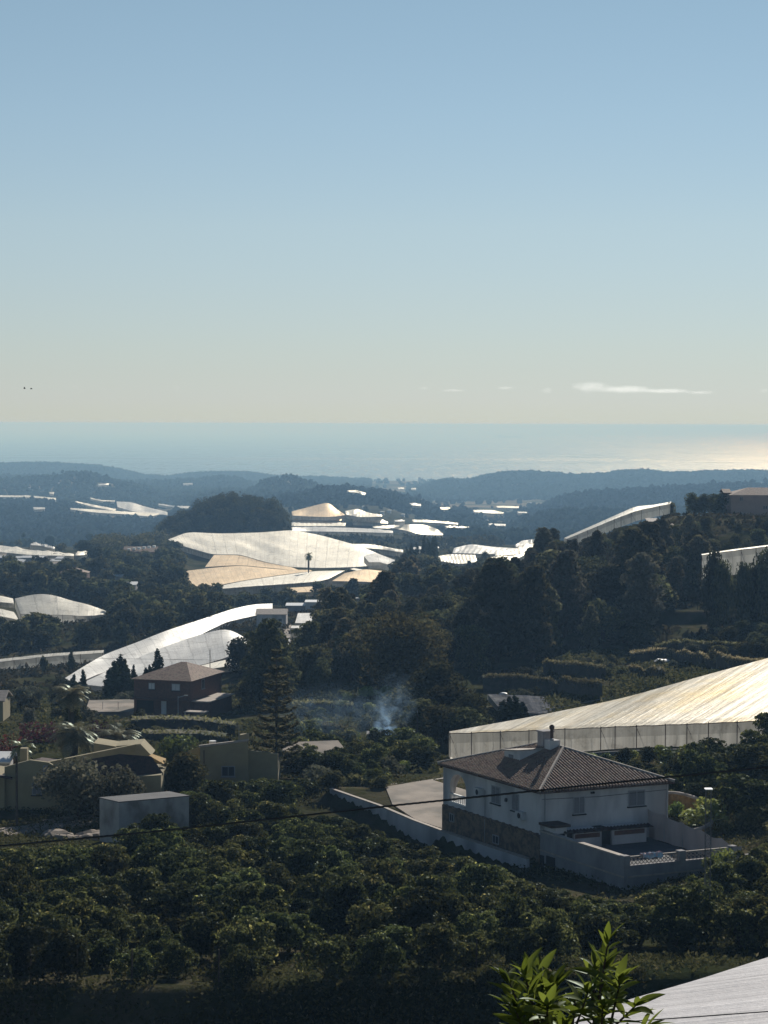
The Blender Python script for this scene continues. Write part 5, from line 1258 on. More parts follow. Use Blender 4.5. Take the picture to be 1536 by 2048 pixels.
def trunk_mesh(name, mat, h, r, limbs, rg, lean=0.05):
    b = MB()
    pts = [Vector((lean * h * (k / 5) ** 1.5 * math.cos(1.3), lean * h * (k / 5) ** 1.5, h * k / 5 - .3 * (k == 0))) for k in range(6)]
    b.tube(pts, [r * (1.25 if k == 0 else 1 - .13 * k) for k in range(6)], 7)
    for (f, ax, ay, az) in limbs:
        p = Vector((0, 0, h * f)); e = Vector((ax, ay, az)); mid = p.lerp(e, .5) + Vector((0, 0, .1 * h * (1 - f)))
        b.tube([p, mid, e], [r * .5, r * .35, r * .12], 5)
    me = bpy.data.meshes.new(name); me.from_pydata([tuple(v) for v in b.V], [], b.F); me.update(); me.materials.append(mat)
    return me

def round_tree(seed, h, w, ncl, nleaf, size, mat, low=0.12, trunk_h=0.35, squash=1.0, spread=.75, aspect=1.7, up=.4, cs=(.16, .28), fill=.35):
    rg = np.random.RandomState(seed); cl = []
    for i in range(ncl):
        a = rg.rand() * 6.28; q = rg.rand() ** .6; zz = rg.uniform(low + .15, .86)
        prof = math.sin(math.pi * min(1, max(0.08, (zz - low * .5) / (1.05 - low * .5))) ** .8) ** .6
        rr = w * .5 * spread * q * prof
        s = w * rg.uniform(*cs)
        cl.append((rr * math.cos(a), rr * math.sin(a), zz * h, s, s, s * .8 * squash))
    cl.append((0, 0, h * .5, w * .27, w * .27, h * .28))
    V = cloud_leaves(rg, cl, nleaf, size, aspect, up, fill)
    limbs = [(trunk_h * rg.uniform(.6, 1), c[0] * .8, c[1] * .8, c[2]) for c in cl[:7]]
    return [('trunk', trunk_mesh('trunk', M['bark'], h * (trunk_h + .15), max(.06, h * .02), limbs, rg)), ('crown', quads_mesh('crown', V, mat))]

def pine_tree(seed, h, w, nleaf, size, mat=None):
    """irregular aleppo pine: tiers of flattish clumps, narrow top, bare lower stem"""
    rg = np.random.RandomState(seed); cl = []
    n = 22
    for i in range(n):
        f = .16 + .80 * (i / n); a = i * 2.4 + rg.rand()
        prof = (1 - ((f - .42) / .62) ** 2) if f > .42 else (.62 + .9 * f)
        rr = w * .5 * max(.1, prof) * rg.uniform(.35, .8)
        s = w * rg.uniform(.15, .24) * (1.1 - .4 * f)
        cl.append((rr * math.cos(a), rr * math.sin(a), f * h, s, s, s * .75))
    cl.append((0, 0, h * .93, w * .12, w * .12, h * .07)); cl.append((0, 0, h * .5, w * .2, w * .2, h * .3))
    V = cloud_leaves(rg, cl, nleaf, size, 2.2, .5, .3, .9)
    limbs = [(min(.85, c[2] / h * .85), c[0], c[1], c[2]) for c in cl[:14]]
    return [('trunk', trunk_mesh('trunk', M['bark'], h * .9, h * .02, limbs, rg, .03)), ('crown', quads_mesh('crown', V, mat or M['leaf_pine']))]

def cypress_tree(seed, h, w, nleaf, size):
    rg = np.random.RandomState(seed)
    cl = [(rg.uniform(-.1, .1) * w, rg.uniform(-.1, .1) * w, h * f, w * .5 * p, w * .5 * p, h * .09) for f, p in ((.1, .55), (.2, .8), (.32, 1), (.44, .95), (.56, .85), (.68, .68), (.79, .48), (.89, .28), (.96, .12))]
    V = cloud_leaves(rg, cl, nleaf, size, 2.4, .2, .2, .6)
    return [('trunk', trunk_mesh('trunk', M['bark'], h * .5, h * .014, [], rg, 0)), ('crown', quads_mesh('crown', V, M['leaf_cypress']))]

def araucaria(seed, h):
    rg = np.random.RandomState(seed); Vs = []; b = MB()
    b.tube([(0, 0, -.4), (0, 0, h * .5), (.1, 0, h)], [.28, .16, .03], 8)
    nt_ = 15
    for i in range(nt_):
        f = .09 + .88 * i / (nt_ - 1); z = f * h; L_ = (1 - f) ** .75 * h * .245 + .22; nb = 6 if f < .85 else 4
        for k in range(nb):
            a = k * 6.283 / nb + i * .55 + rg.uniform(-.12, .12); L2 = L_ * rg.uniform(.82, 1.05)
            dx, dy = math.cos(a), math.sin(a); rise = .10
            P_ = [Vector((dx * L2 * s, dy * L2 * s, z - .5 * L2 * .28 * math.sin(s * 2.4) + L2 * rise * s * s * 2.3)) for s in np.linspace(0, 1, 6)]
            b.tube(P_, [.06, .05, .04, .035, .03, .02], 4)
            m_ = int(95 * L2 / 2 + 25); s = rg.uniform(.22, 1, m_) ** .8
            base = np.array([[p.x, p.y, p.z] for p in P_]); ii = s * 5; i0 = np.minimum(ii.astype(int), 4); fr_ = (ii - i0)[:, None]
            pos = base[i0] * (1 - fr_) + base[i0 + 1] * fr_
            lat = rg.uniform(-1, 1, m_) * (.34 * np.sin(np.pi * np.clip(s, .1, 1)) * L2 * .5 + .1)
            pos = pos + np.stack([-dy * lat, dx * lat, np.abs(lat) * .25 + rg.uniform(-.02, .1, m_)], 1)
            nr = np.stack([rg.normal(0, .5, m_), rg.normal(0, .5, m_), np.ones(m_)], 1)
            Vs.append(cards(rg, pos, nr, .2, 2.0))
    me = bpy.data.meshes.new('trunk'); me.from_pydata([tuple(v) for v in b.V], [], b.F); me.update(); me.materials.append(M['bark'])
    return [('trunk', me), ('crown', quads_mesh('crown', np.concatenate(Vs), M['leaf_pine']))]

def palm_tree(seed, h, L_, nfr, up=.9, tr=.3, mat='leaf_palm', skirt=False):
    rg = np.random.RandomState(seed); b = MB()
    b.tube([(0, 0, -.4), (.05, 0, h * .5), (0, 0, h)], [tr * 1.2, tr, tr * 1.05], 9)
    me = bpy.data.meshes.new('trunk'); me.from_pydata([tuple(v) for v in b.V], [], b.F); me.update(); me.materials.append(M['bark'])
    V = []
    for i in range(nfr):
        a = i * 2.399 + rg.uniform(-.1, .1); el = rad(rg.uniform(-25, 78)); LL = L_ * rg.uniform(.8, 1.05)
        dx, dy = math.cos(a), math.sin(a); p = Vector((0, 0, h)); prev = p.copy(); e = el; n = 9; seg = LL / n
        for k in range(n):
            d = Vector((dx * math.cos(e), dy * math.cos(e), math.sin(e))); q = p + d * seg
            side = Vector((-dy, dx, 0)); wl_ = .55 * math.sin(math.pi * min(1, (k + 1.2) / (n + 1.4))) * L_ / 3
            for sgn in (-1, 1):
                for sub in (0, .33, .66):
                    c = p.lerp(q, sub); tip = c + side * sgn * wl_ + d * wl_ * .5 - Vector((0, 0, wl_ * .28))
                    V += [c, c + d * .07, tip, tip - d * .03]
            V += [p - side * .03, p + side * .03, q + side * .03, q - side * .03]
            p = q; e -= (.16 + .10 * (1 - up)) * (1 + .3 * k / n)
    V = np.array([[v.x, v.y, v.z] for v in V])
    return [('trunk', me), ('crown', quads_mesh('crown', V, M[mat]))]

def plant(proto, name, label, cat, loc, s=1.0, rz=0.0, group=None, sz=None):
    o = bpy.data.objects.new(name, None); C.objects.link(o); o.location = loc
    o.scale = (s, s, sz if sz else s); o.rotation_euler = (0, 0, rz)
    tag(o, label, cat, group)
    for nm, me in proto:
        c = bpy.data.objects.new(nm, me); C.objects.link(c); c.parent = o
    return o

def ground(px, d, sink=.1):
    r = ray(px, 1300); x = r.x * d
    return Vector((x, d, zat(x, d) - sink))

ORCH = [round_tree(100 + i, 3.9, 4.7, 20 + 5 * (i % 4), 3000 + 300 * i, .175, M['leaf_orchard'], .02, .3, aspect=1.9, spread=.98, up=.8, cs=(.09, .19), fill=.15) for i in range(7)]
PINE = [pine_tree(200 + i, 11, 7.4 - .7 * (i % 3), 4600, .30, [None, M['leaf_dark'], None, M['leaf_pale'], M['leaf_olive'], None][i]) for i in range(6)]
OAK = [round_tree(300 + i, 7.0, 7.0, 22, 3000, .34, M['leaf_dark'], .02, .3) for i in range(5)]
MID = [round_tree(400 + i, 7.0, 6.8, 16, 900, .62, M['leaf_dark'], .02, .3) for i in range(5)]
MIDP = [pine_tree(450 + i, 9, 6.2, 900, .6) for i in range(3)]
OLIVE = [round_tree(500 + i, 4.6, 5.6, 20, 3400, .19, M['leaf_olive'], .04, .3) for i in range(2)]
BROWN = [round_tree(520, 12.5, 15, 46, 9000, .36, M['leaf_brown'], .02, .25)]
BRIGHT = [round_tree(530 + i, 1.8, 2.6, 9, 900, .17, M['leaf_bright'], .02, .1) for i in range(2)]
SHRUB = [round_tree(540 + i, 1.8, 2.6, 8, 600, .20, M['leaf_dark'], .02, .1) for i in range(3)]
DRY = [round_tree(550 + i, 2.6, 3.6, 10, 900, .24, M['leaf_olive'], .02, .1) for i in range(2)]
CYP = [cypress_tree(560 + i, 6, 1.5, 1100, .22) for i in range(2)]

placed = []
def free(x, y, r):
    for (a, b_, c) in placed:
        if (a - x) ** 2 + (b_ - y) ** 2 < (r + c) ** 2: return False
    return True

# keep-clear rectangles: villa, terrace, yard, etc.
def inframe(fr, x, y, a0, a1, b0, b1):
    dx, dy = x - fr.o.x, y - fr.o.y; det = fr.u.x * fr.v.y - fr.u.y * fr.v.x
    a = (dx * fr.v.y - dy * fr.v.x) / det; b = (fr.u.x * dy - fr.u.y * dx) / det
    return a0 < a < a1 and b0 < b < b1
def blocked(x, y):
    if inframe(VF, x, y, -12.6, 16, -2.2, 13.2): return True
    if inframe(VF, x, y, 13, 39, -3, 13.5): return True
    if inframe(GF, x, y, -2, gl_ + 2, -2, 6): return True
    px = 768 + x / y * F
    if px < 205 and 155 < y < 172: return True
    if px < 345 and 168 < y < 184: return True
    if 355 < px < 565 and 184 < y < 198: return True
    if px > 880 and y > 186: return True
    return False
rg = np.random.RandomState(77)

LIMIT = lambda v: float(np.interp(v, [0, 200, 260, 380, 450, 560, 660, 780, 850, 950, 1040, 1100, 1180, 1260, 1330, 1400, 1440, 1536], [1700, 1688, 1655, 1648, 1640, 1640, 1628, 1670, 1695, 1718, 1752, 1778, 1792, 1802, 1778, 1762, 1720, 1690]))
# the orchard: rows of dark fruit trees
cand = []
for j in range(33):
    y = 103.5 + j * 3.25
    for i in range(-19, 25):
        cand.append((i * 3.3 + (j % 2) * 1.6 + rg.uniform(-1.2, 1.2), y + rg.uniform(-1.1, 1.1)))
cand.sort(key=lambda q: q[1])
n_or = 0
for (x, y) in cand:
    px = 768 + x / y * F
    if px < -70 or px > 1620: continue
    if blocked(x, y): continue
    lim = 176 if px > 600 else 166
    if 600 < px < 900: lim = 200 - (px - 600) * .08
    if px > 900: lim = 150 if px < 1330 else 186
    if 378 < px < 660: lim = 186
    if y > lim: continue
    if rg.rand() < .07: continue
    if px > 1100 and y < 108: continue
    g_ = zat(x, y) - .15
    s = rg.uniform(.46, .92) * (.85 if y < 108 else 1); sz = s * rg.uniform(.85, 1.12)
    if y < 153 or px > 1340 or (600 < px < 1060 and y < float(np.interp(px, [600, 662, 760, 830, 890, 1050], [184, 181, 173, 166, 161, 149]))):
        zl = P(px, LIMIT(px), y).z - g_
        sz = min(sz, zl / 3.9)
        if sz < .3: continue
        s = min(s, sz * 1.5)
    elif px >= 600:
        sz = min(sz, .45)
    elif px < 660:
        sz = min(sz, (P(px, 1556, y).z - g_) / 3.9)
    hz_ = ('at the left edge' if px < 180 else 'under the grey block tank' if px < 400 else 'under the ochre house' if px < 580 else 'under the drifting smoke' if px < 740 else 'under the concrete yard' if px < 900 else 'under the stone base of the villa' if px < 1080 else 'under the terrace walls' if px < 1330 else 'by the lattice mast' if px < 1440 else 'at the right edge')
    vt_ = ('in the lowest row' if y < 109 else 'in the lower rows' if y < 121 else 'in the middle rows' if y < 136 else 'in the upper rows' if y < 153 else 'on the top bench')
    ze_ = [-80, 0, 90, 180, 290, 400, 490, 580, 660, 740, 820, 900, 990, 1080, 1205, 1330, 1385, 1440, 1530, 1700]
    zi_ = sum(1 for q in ze_ if px >= q)
    sd = ', left half' if (zi_ - 4) % 2 == 0 else ', right half'
    lb = ('small' if sz < .62 else 'large' if sz > .82 else 'medium') + ' orchard tree ' + hz_ + sd + ', ' + vt_
    plant(ORCH[rg.randint(7)], 'fruit_tree', lb, 'tree', (x, y, g_), s, rg.rand() * 6.28, 'orchard trees', sz)
    placed.append((x, y, 1.5)); n_or += 1

def at_top(proto, base_h, name, label, cat, px, d, top_row, group=None, wid=None, base_w=None, sink=.15):
    g = ground(px, d, sink); z = P(px, top_row, d).z; h = max(.8, z - g.z)
    sz = h / base_h; s = (wid / base_w) if wid else sz
    return plant(proto, name, label, cat, g, s, rg.rand() * 6.28, group, sz)

# single trees round the houses
at_top(araucaria(7, 12), 12, 'norfolk_pine', 'tall tiered pine with level branches beside the flat roofed ochre house', 'tree', 553, 196, 1296, wid=12, base_w=12)
at_top(PINE[1], 11, 'pine_tree', 'dense dark pine with ragged top right behind the tiered pine', 'tree', 535, 300, 1238, wid=8.5, base_w=6.5)
for (px, d, top, wd, lb) in [(155, 168, 1522, 7.5, 'wide grey green tree hiding the front of the yellow gable house'), (235, 167, 1540, 5, 'smaller grey green tree right of the wide one at the yellow house')]:
    at_top(OLIVE[px % 2], 4.6, 'olive_tree', lb, 'tree', px, d, top, wid=wd, base_w=5.6)
at_top(OAK[0], 7, 'tree', 'round dark tree between the yellow house and the ochre house', 'tree', 362, 176, 1512, wid=5, base_w=7)
at_top(ORCH[2], 3.9, 'fruit_tree', 'dark bush leaning in front of the grey block tank', 'tree', 318, 151, 1624, wid=4.0, base_w=4.5)
at_top(palm_tree(1, 9, 2.6, 70), 10.6, 'palm_tree', 'palm with tall ivy thick trunk left of the brick house', 'palm', 142, 212, 1366, wid=10.6, base_w=10.6)
at_top(round_tree(31, 6.5, 3.2, 12, 1800, .22, M['leaf_dark'], .02, .2), 6.5, 'tree', 'narrow dark shrub tree wrapped round the tall palm', 'tree', 145, 215, 1392)
at_top(palm_tree(2, 4, 3.2, 80), 6.3, 'palm_tree', 'broad feathery palm just behind the yellow house roof', 'palm', 150, 198, 1428, wid=6.3, base_w=6.3)
at_top(palm_tree(3, 3.6, 3.0, 70), 5.8, 'palm_tree', 'pale feathery palm right of the broad palm', 'palm', 235, 200, 1438, wid=5.8, base_w=5.8)
at_top(palm_tree(4, 3.8, 1.7, 34), 5.0, 'palm_tree', 'small thin palm at the yellow house chimney', 'palm', 42, 184, 1470, wid=5, base_w=5)
at_top(palm_tree(5, 8, 2.2, 44, tr=.35), 9.4, 'palm_tree', 'lone distant palm standing before the sunlit greenhouses', 'palm', 617, 836, 1103, wid=10.5, base_w=9.4, sink=.3)
at_top(BRIGHT[0], 1.8, 'shrub', 'round leafy shrub behind the ochre house roof', 'shrub', 358, 205, 1475)
CY = [(218, 332, 1338, 2), (228, 330, 1322, 2.4), (239, 334, 1313, 2.6), (248, 333, 1318, 2.4), (256, 331, 1336, 2), (268, 345, 1330, 1.2), (314, 330, 1302, 2.6), (292, 335, 1336, 1.6), (300, 335, 1332, 1.6), (165, 318, 1340, 1.5), (148, 320, 1350, 1.5)]
for i, (px, d, top, wd) in enumerate(CY):
    lb = 'pointed dark cypress in the clump between the peaked greenhouse and brick house' if px < 262 and px > 200 else ('lone tall cypress just left of the brick house roof' if px == 314 else ('thin cypress standing left of the cypress clump' if px < 200 else 'small thin cypress between the clump and the brick house'))
    at_top(CYP[i % 2], 6, 'cypress', lb, 'tree', px, d, top, 'cypresses by the brick house', wid=wd, base_w=1.5)
at_top(MID[0], 7, 'tree', 'small round dark tree before the long low strip greenhouse', 'tree', 88, 408, 1312, wid=1.8, base_w=6.8)
at_top(CYP[0], 6, 'cypress', 'small pointed tree before the right end of the long low strip greenhouse', 'tree', 143, 415, 1303, wid=1.6, base_w=1.5)
for i, (px, d, top) in enumerate([(1006, 252, 1402), (1020, 250, 1394), (1031, 249, 1392), (1044, 251, 1404), (1012, 246, 1410), (1036, 246, 1408)]):
    at_top(CYP[i % 2], 6, 'cypress', 'dark cypress in the small group before the striped net roof', 'tree', px, d, top, 'cypresses by the striped net roof', wid=1.9, base_w=1.5)
at_top(BROWN[0], 12.5, 'tree', 'huge olive brown broadleaf tree towering behind the smoke', 'tree', 795, 300, 1236, wid=15, base_w=15)
for (px, d, top, wd, k) in [(870, 262, 1330, 8, 0), (905, 252, 1372, 8, 1), (940, 246, 1392, 7, 2), (850, 248, 1400, 7, 4), (890, 238, 1412, 6, 1), (935, 236, 1420, 6, 0), (820, 258, 1378, 7, 3)]:
    at_top(OAK[k], 7, 'tree', 'dark broadleaf tree in the thicket left of the gold greenhouse, ' + ('tallest, behind' if top == 1330 else 'standing ' + {905: 'second from behind', 940: 'nearest the net wall', 850: 'at its left front', 890: 'in its front centre', 935: 'at its right front', 820: 'at its left end'}.get(px, 'inside')), 'tree', px, d, top, 'thicket left of the gold greenhouse', wid=wd, base_w=7)
for (px, d, top, wd, lb) in [(1415, 187, 1478, 4.5, 'dark branching tree in front of the gold greenhouse wall'), (1500, 184, 1512, 5.5, 'broad dark tree at the right edge before the gold greenhouse wall'), (1455, 189, 1500, 4, 'smaller tree between the two trees before the greenhouse wall'), (1250, 194, 1497, 1.8, 'thin bush against the greenhouse wall behind the villa roof'), (1300, 193, 1494, 2, 'second thin bush against the greenhouse wall right of the villa ridge')]:
    at_top(OAK[px % 5], 7, 'tree', lb, 'tree', px, d, top, wid=wd, base_w=7)
at_top(BRIGHT[0], 1.8, 'shrub', 'yellow green shrub hanging at the right end of the terrace wall', 'shrub', 1455, 140, 1704, wid=2.2, base_w=2.6)

LOWN = {'MID': MID, 'OAK': OAK}
def scatter(n, pxr, dr, proto, hb, wb, hs, cat, name, label, group, mind, test=None, seed=0, sink=.2, lim=None):
    r2 = np.random.RandomState(seed); k = 0; tries = 0
    while k < n and tries < n * 40:
        tries += 1
        px = r2.uniform(*pxr); d = math.sqrt(r2.uniform(dr[0] ** 2, dr[1] ** 2))
        if test and not test(px, d): continue
        g = ground(px, d, sink)
        if not free(g.x, g.y, mind / 2): continue
        h = r2.uniform(*hs)
        if lim is not None:
            h = min(h, P(px, lim(px), d).z - g.z)
            if h < 1.2: continue
        if hides_net(g.x, g.y, g.z, h, h * .6): continue
        placed.append((g.x, g.y, mind / 2)); k += 1
        lab = label(px, d) if callable(label) else label
        pw = (', left' if px < pxr[0] + .25 * (pxr[1] - pxr[0]) else ', centre left' if px < pxr[0] + .5 * (pxr[1] - pxr[0]) else ', centre right' if px < pxr[0] + .75 * (pxr[1] - pxr[0]) else ', right') + (' front' if d < dr[0] + .33 * (dr[1] - dr[0]) else ' middle' if d < dr[0] + .66 * (dr[1] - dr[0]) else ' back')
        if len((lab + pw).split()) < 16: lab += pw
        if h < hs[0] + .3 * (hs[1] - hs[0]): lab = 'shorter ' + lab
        elif h > hs[0] + .75 * (hs[1] - hs[0]): lab = 'taller ' + lab
        s = h / hb
        plant(proto[r2.randint(len(proto))], name, lab, cat, g, s * r2.uniform(.8, 1.35), r2.rand() * 6.28, group, s)
    return k
L_ = lambda xs, ys: (lambda v: float(np.interp(v, xs, ys)))
SKYL = L_([600, 760, 850, 900, 950, 1000, 1050, 1080, 1110, 1135, 1180, 1200, 1250, 1300, 1345, 1360, 1400, 1700], [1205, 1200, 1185, 1165, 1140, 1120, 1085, 1062, 1062, 1084, 1080, 1066, 1052, 1047, 1050, 1038, 1034, 1034])
# pines on the right hill
front = L_([840, 960, 1000, 1300, 1380, 1440], [330, 318, 330, 345, 372, 430])
pl_ = lambda px, d: ('front edge pine of the right hillside wood above the terraces' if d < 365 else ('pine in the middle of the right hillside wood' if d < 410 else 'pine high in the right hillside wood near the crest'))
scatter(58, (900, 1450), (318, 420), PINE + OAK, 10, 6.5, (6.5, 16), 'tree', 'pine_tree', pl_, 'pines on the right hillside', 5.8, lambda px, d: d > front(px), 1, lim=SKYL)
scatter(60, (850, 1180), (390, 470), PINE + OAK[:2], 10, 6.5, (5, 8.5), 'tree', 'pine_tree', pl_, 'pines on the right hillside', 4.8, None, 2, lim=SKYL)
scatter(34, (1180, 1420), (400, 470), OAK, 7, 7, (3, 5.5), 'tree', 'tree', 'low bushy tree on the upper right slope', 'bushy trees on the upper right slope', 5, None, 3, lim=SKYL)
scatter(22, (1420, 1620), (300, 350), OAK, 7, 7, (2.5, 4.2), 'tree', 'tree', 'small tree under the pleated net wall', 'terrace trees under the pleated net wall', 3.8, None, 4)
scatter(26, (1380, 1620), (395, 478), OAK, 7, 7, (2.5, 4.5), 'tree', 'tree', 'dark tree on the slope below the pink hill house', 'trees below the pink house', 5, None, 5, lim=SKYL)
for (px, d, top, wd) in [(1385, 492, 988, 5), (1400, 488, 990, 5), (1425, 494, 990, 5), (1440, 490, 988, 5), (1336, 545, 1006, 4)]:
    at_top(OAK[px % 5], 7, 'tree', 'round tree on the skyline left of the pink hill house', 'tree', px, d, top, 'skyline trees by the pink house', wid=wd, base_w=7)
for (px, d, top, wd) in [(1425, 352, 1108, 5), (1446, 349, 1122, 4), (1512, 352, 1112, 5), (1540, 350, 1104, 6), (1486, 350, 1126, 3.5)]:
    at_top(OAK[px % 5], 7, 'tree', {1425: 'tallest tree', 1446: 'second tree', 1512: 'right hand tree', 1540: 'edge tree', 1486: 'smallest middle tree'}[px] + ' standing against the pleated net wall', 'tree', px, d, top, 'trees against the pleated net wall', wid=wd, base_w=7)
# mixed wood in the middle
scatter(62, (585, 900), (305, 420), PINE[:3] + OAK, 8.5, 6.8, (6.5, 10.5), 'tree', 'tree', lambda px, d: 'dark tree in the dense wood right of the tiered pine' if px < 740 else 'dark tree in the dense wood behind the huge brown tree', 'dense wood in the middle', 4.6, lambda px, d: not (abs(px - 795) < 110 and d < 312), 6)
scatter(40, (560, 900), (400, 520), MID, 7, 6.8, (4, 7), 'tree', 'broadleaf_tree', 'tree at the back of the middle wood near the lane sheds', 'back of the middle wood', 5, lambda px, d: px > 660 or d < 430 and px > 600, 7)
scatter(14, (480, 560), (285, 380), OAK, 7, 7, (4, 7), 'tree', 'tree', 'dark tree in the hollow right of the brick house', 'trees right of the brick house', 4.5, None, 8)
# valley trees left
def inv(px, d): return not (px < 215 and 425 < d < 460) and not (px < 215 and 520 < d < 590) and not (px > 130 and px < 560 and d < 585 and d > 345 and (lambda r: True)(0) and (px - 130) * .55 + 330 > d - 60 and False)
def clear_net(px, d):
    if px < 215 and (424 < d < 462 or 518 < d < 592): return False
    if 130 < px < 560:
        dn_ = float(np.interp(px, [130, 207, 333, 455, 545], [352, 346, 352, 384, 545])); du = float(np.interp(px, [130, 208, 333, 467, 545], [365, 410, 460, 535, 590]))
        if dn_ - 6 < d < du + 10: return False
    return True
scatter(70, (-60, 470), (470, 640), MID, 7, 6.8, (4.5, 8), 'tree', 'carob_tree', lambda px, d: 'valley tree behind the climbing greenhouse' if px > 215 else 'valley tree between domed greenhouse and low strip', 'valley trees behind the greenhouses', 6.0, lambda px, d: clear_net(px, d) and not (d > 560 and px < 200), 9)
scatter(70, (-60, 480), (640, 760), MID, 7, 6.8, (6, 10), 'tree', 'carob_tree', lambda px, d: 'dark tree left of the tan net greenhouse' if px > 270 else 'dark tree round the far red roofed house', 'trees left of the tan greenhouse', 6.5, lambda px, d: not (90 < px < 280 and 668 < d < 735) and not (px > 340 and d > 735), 10)
scatter(60, (-60, 360), (760, 1010), MID, 7, 6.8, (5, 9), 'tree', 'carob_tree', 'far valley tree among the farm sheds', 'far valley trees by the farm sheds', 7.5, lambda px, d: px > 130 and not (185 < px < 350 and 900 < d < 1000), 11)
scatter(40, (440, 760), (600, 720), MID, 7, 6.8, (3.5, 6), 'tree', 'carob_tree', 'tree in the strip between the tan greenhouse and the lane sheds', 'trees below the tan greenhouse', 6.5, lambda px, d: not (650 < px < 730 and d < 660) , 12)
scatter(70, (700, 1000), (560, 860), MID + MIDP, 8, 6.8, (5, 10), 'tree', 'carob_tree', 'dark tree in the grove left of the right hill', 'grove between greenhouses and right hill', 6.5, lambda px, d: px > 790 or d < 700, 13)
for i in range(12):
    px = 812 + (i % 6) * 11 + rg.uniform(-3, 3); plant(CYP[i % 2], 'cypress', 'tall dark cypress in the far grove', 'tree', ground(px, 800 + i * 8), 2.0, 0, 'far grove cypresses', rg.uniform(1.6, 2.4))
scatter(14, (640, 700), (850, 880), MID, 7, 6.8, (2.5, 4), 'tree', 'tree', 'dark bush right of the lone distant palm', 'bushes right of the lone palm', 3.4, None, 14)
scatter(26, (200, 350), (880, 1100), MID, 7, 6.8, (4, 7), 'tree', 'tree', 'tree on the slope by the curved track left of the knoll', 'trees by the curved track', 6, None, 15)
# shrubs of the left foreground slope and of the hollow with the smoke
scatter(46, (-60, 270), (262, 345), DRY + SHRUB[:1], 2.6, 3.6, (1.6, 3.2), 'shrub', 'shrub', 'dry greyish shrub on the left slope under the long low strip', 'dry shrubs on the left slope', 3.4, lambda px, d: not (160 < px and d < 305), 16)
scatter(40, (590, 850), (205, 232), ORCH[:3] + BRIGHT, 3.2, 4.2, (1.8, 3.2), 'tree', 'fruit_tree', 'leafy orchard tree in front of the smoke', 'orchard trees before the smoke', 3.0, lambda px, d: True, 17)
scatter(40, (580, 780), (232, 300), BRIGHT + SHRUB, 1.8, 2.6, (1.0, 2.0), 'shrub', 'shrub', 'low shrub on the terraced hollow left of the smoke', 'shrubs in the smoky hollow', 2.6, lambda px, d: int(d / 9) % 2 == 0, 18)
scatter(34, (950, 1600), (262, 330), SHRUB + DRY + SHRUB, 1.8, 2.6, (.8, 1.8), 'shrub', 'shrub', 'low shrub on the stepped terraces above the gold greenhouse', 'shrubs on the stepped terraces', 2.6, lambda px, d: d > 282 or px < 960, 19)
scatter(36, (1330, 1600), (150, 192), BRIGHT + SHRUB + ORCH[:2], 2.0, 2.8, (1.0, 2.4), 'shrub', 'shrub', 'bright green bush on the slope right of the villa', 'bushes right of the villa', 2.4, lambda px, d: not inframe(VF, *ground(px, d).xy, -14, 12, -3, 14), 20)
scatter(30, (1090, 1380), (176, 200), BRIGHT + SHRUB, 1.8, 2.6, (.7, 1.4), 'shrub', 'shrub', 'low green bush between the villa roof and the greenhouse wall', 'bushes behind the villa', 2.0, None, 21)
scatter(24, (270, 480), (225, 280), SHRUB, 1.8, 2.6, (.8, 1.6), 'shrub', 'shrub', 'low dark shrub on the shaded bank under the brick house', 'shrubs under the brick house', 3, None, 22)
scatter(20, (610, 775), (183, 205), SHRUB + DRY + ORCH[:2], 2.2, 3.2, (1.2, 2.4), 'shrub', 'shrub', 'leafless tangled shrub between the parapet wall and the concrete yard', 'shrubs left of the concrete yard', 2.2, None, 23)
# red flowering hedges
for i, (x0, x1, d, top, lb) in enumerate([(40, 112, 236, 1430, 'red flowering hedge left of the tall palm'), (180, 222, 238, 1436, 'short red flowering hedge between the palms'), (-40, 42, 214, 1462, 'red flowering hedge at the left edge'), (-40, 60, 200, 1500, 'lower red flowering hedge behind the yellow house')]):
    p0, p1 = ground(x0, d), ground(x1, d); zt = P(x0, top, d).z; h = min(2.6, max(1.2, zt - p0.z)); r3 = np.random.RandomState(40 + i)
    n = int((p1 - p0).length * 190); base = (p0 + p1) / 2
    pos = np.stack([r3.uniform(p0.x, p1.x, n) - base.x, r3.uniform(-1, 1, n), r3.uniform(0, h, n) * (0.7 + .3 * np.sin(r3.uniform(0, 30, n)))], 1)
    pos[:, 2] = np.array([pos[k, 2] + zat(pos[k, 0] + base.x, pos[k, 1] + base.y) - base.z for k in range(n)])
    me = quads_mesh('hedge', cards(r3, pos, r3.normal(size=(n, 3)), .22, 1.4), M['leaf_red'])
    tag(link_mesh('hedge', me, None, base), lb, 'hedge')

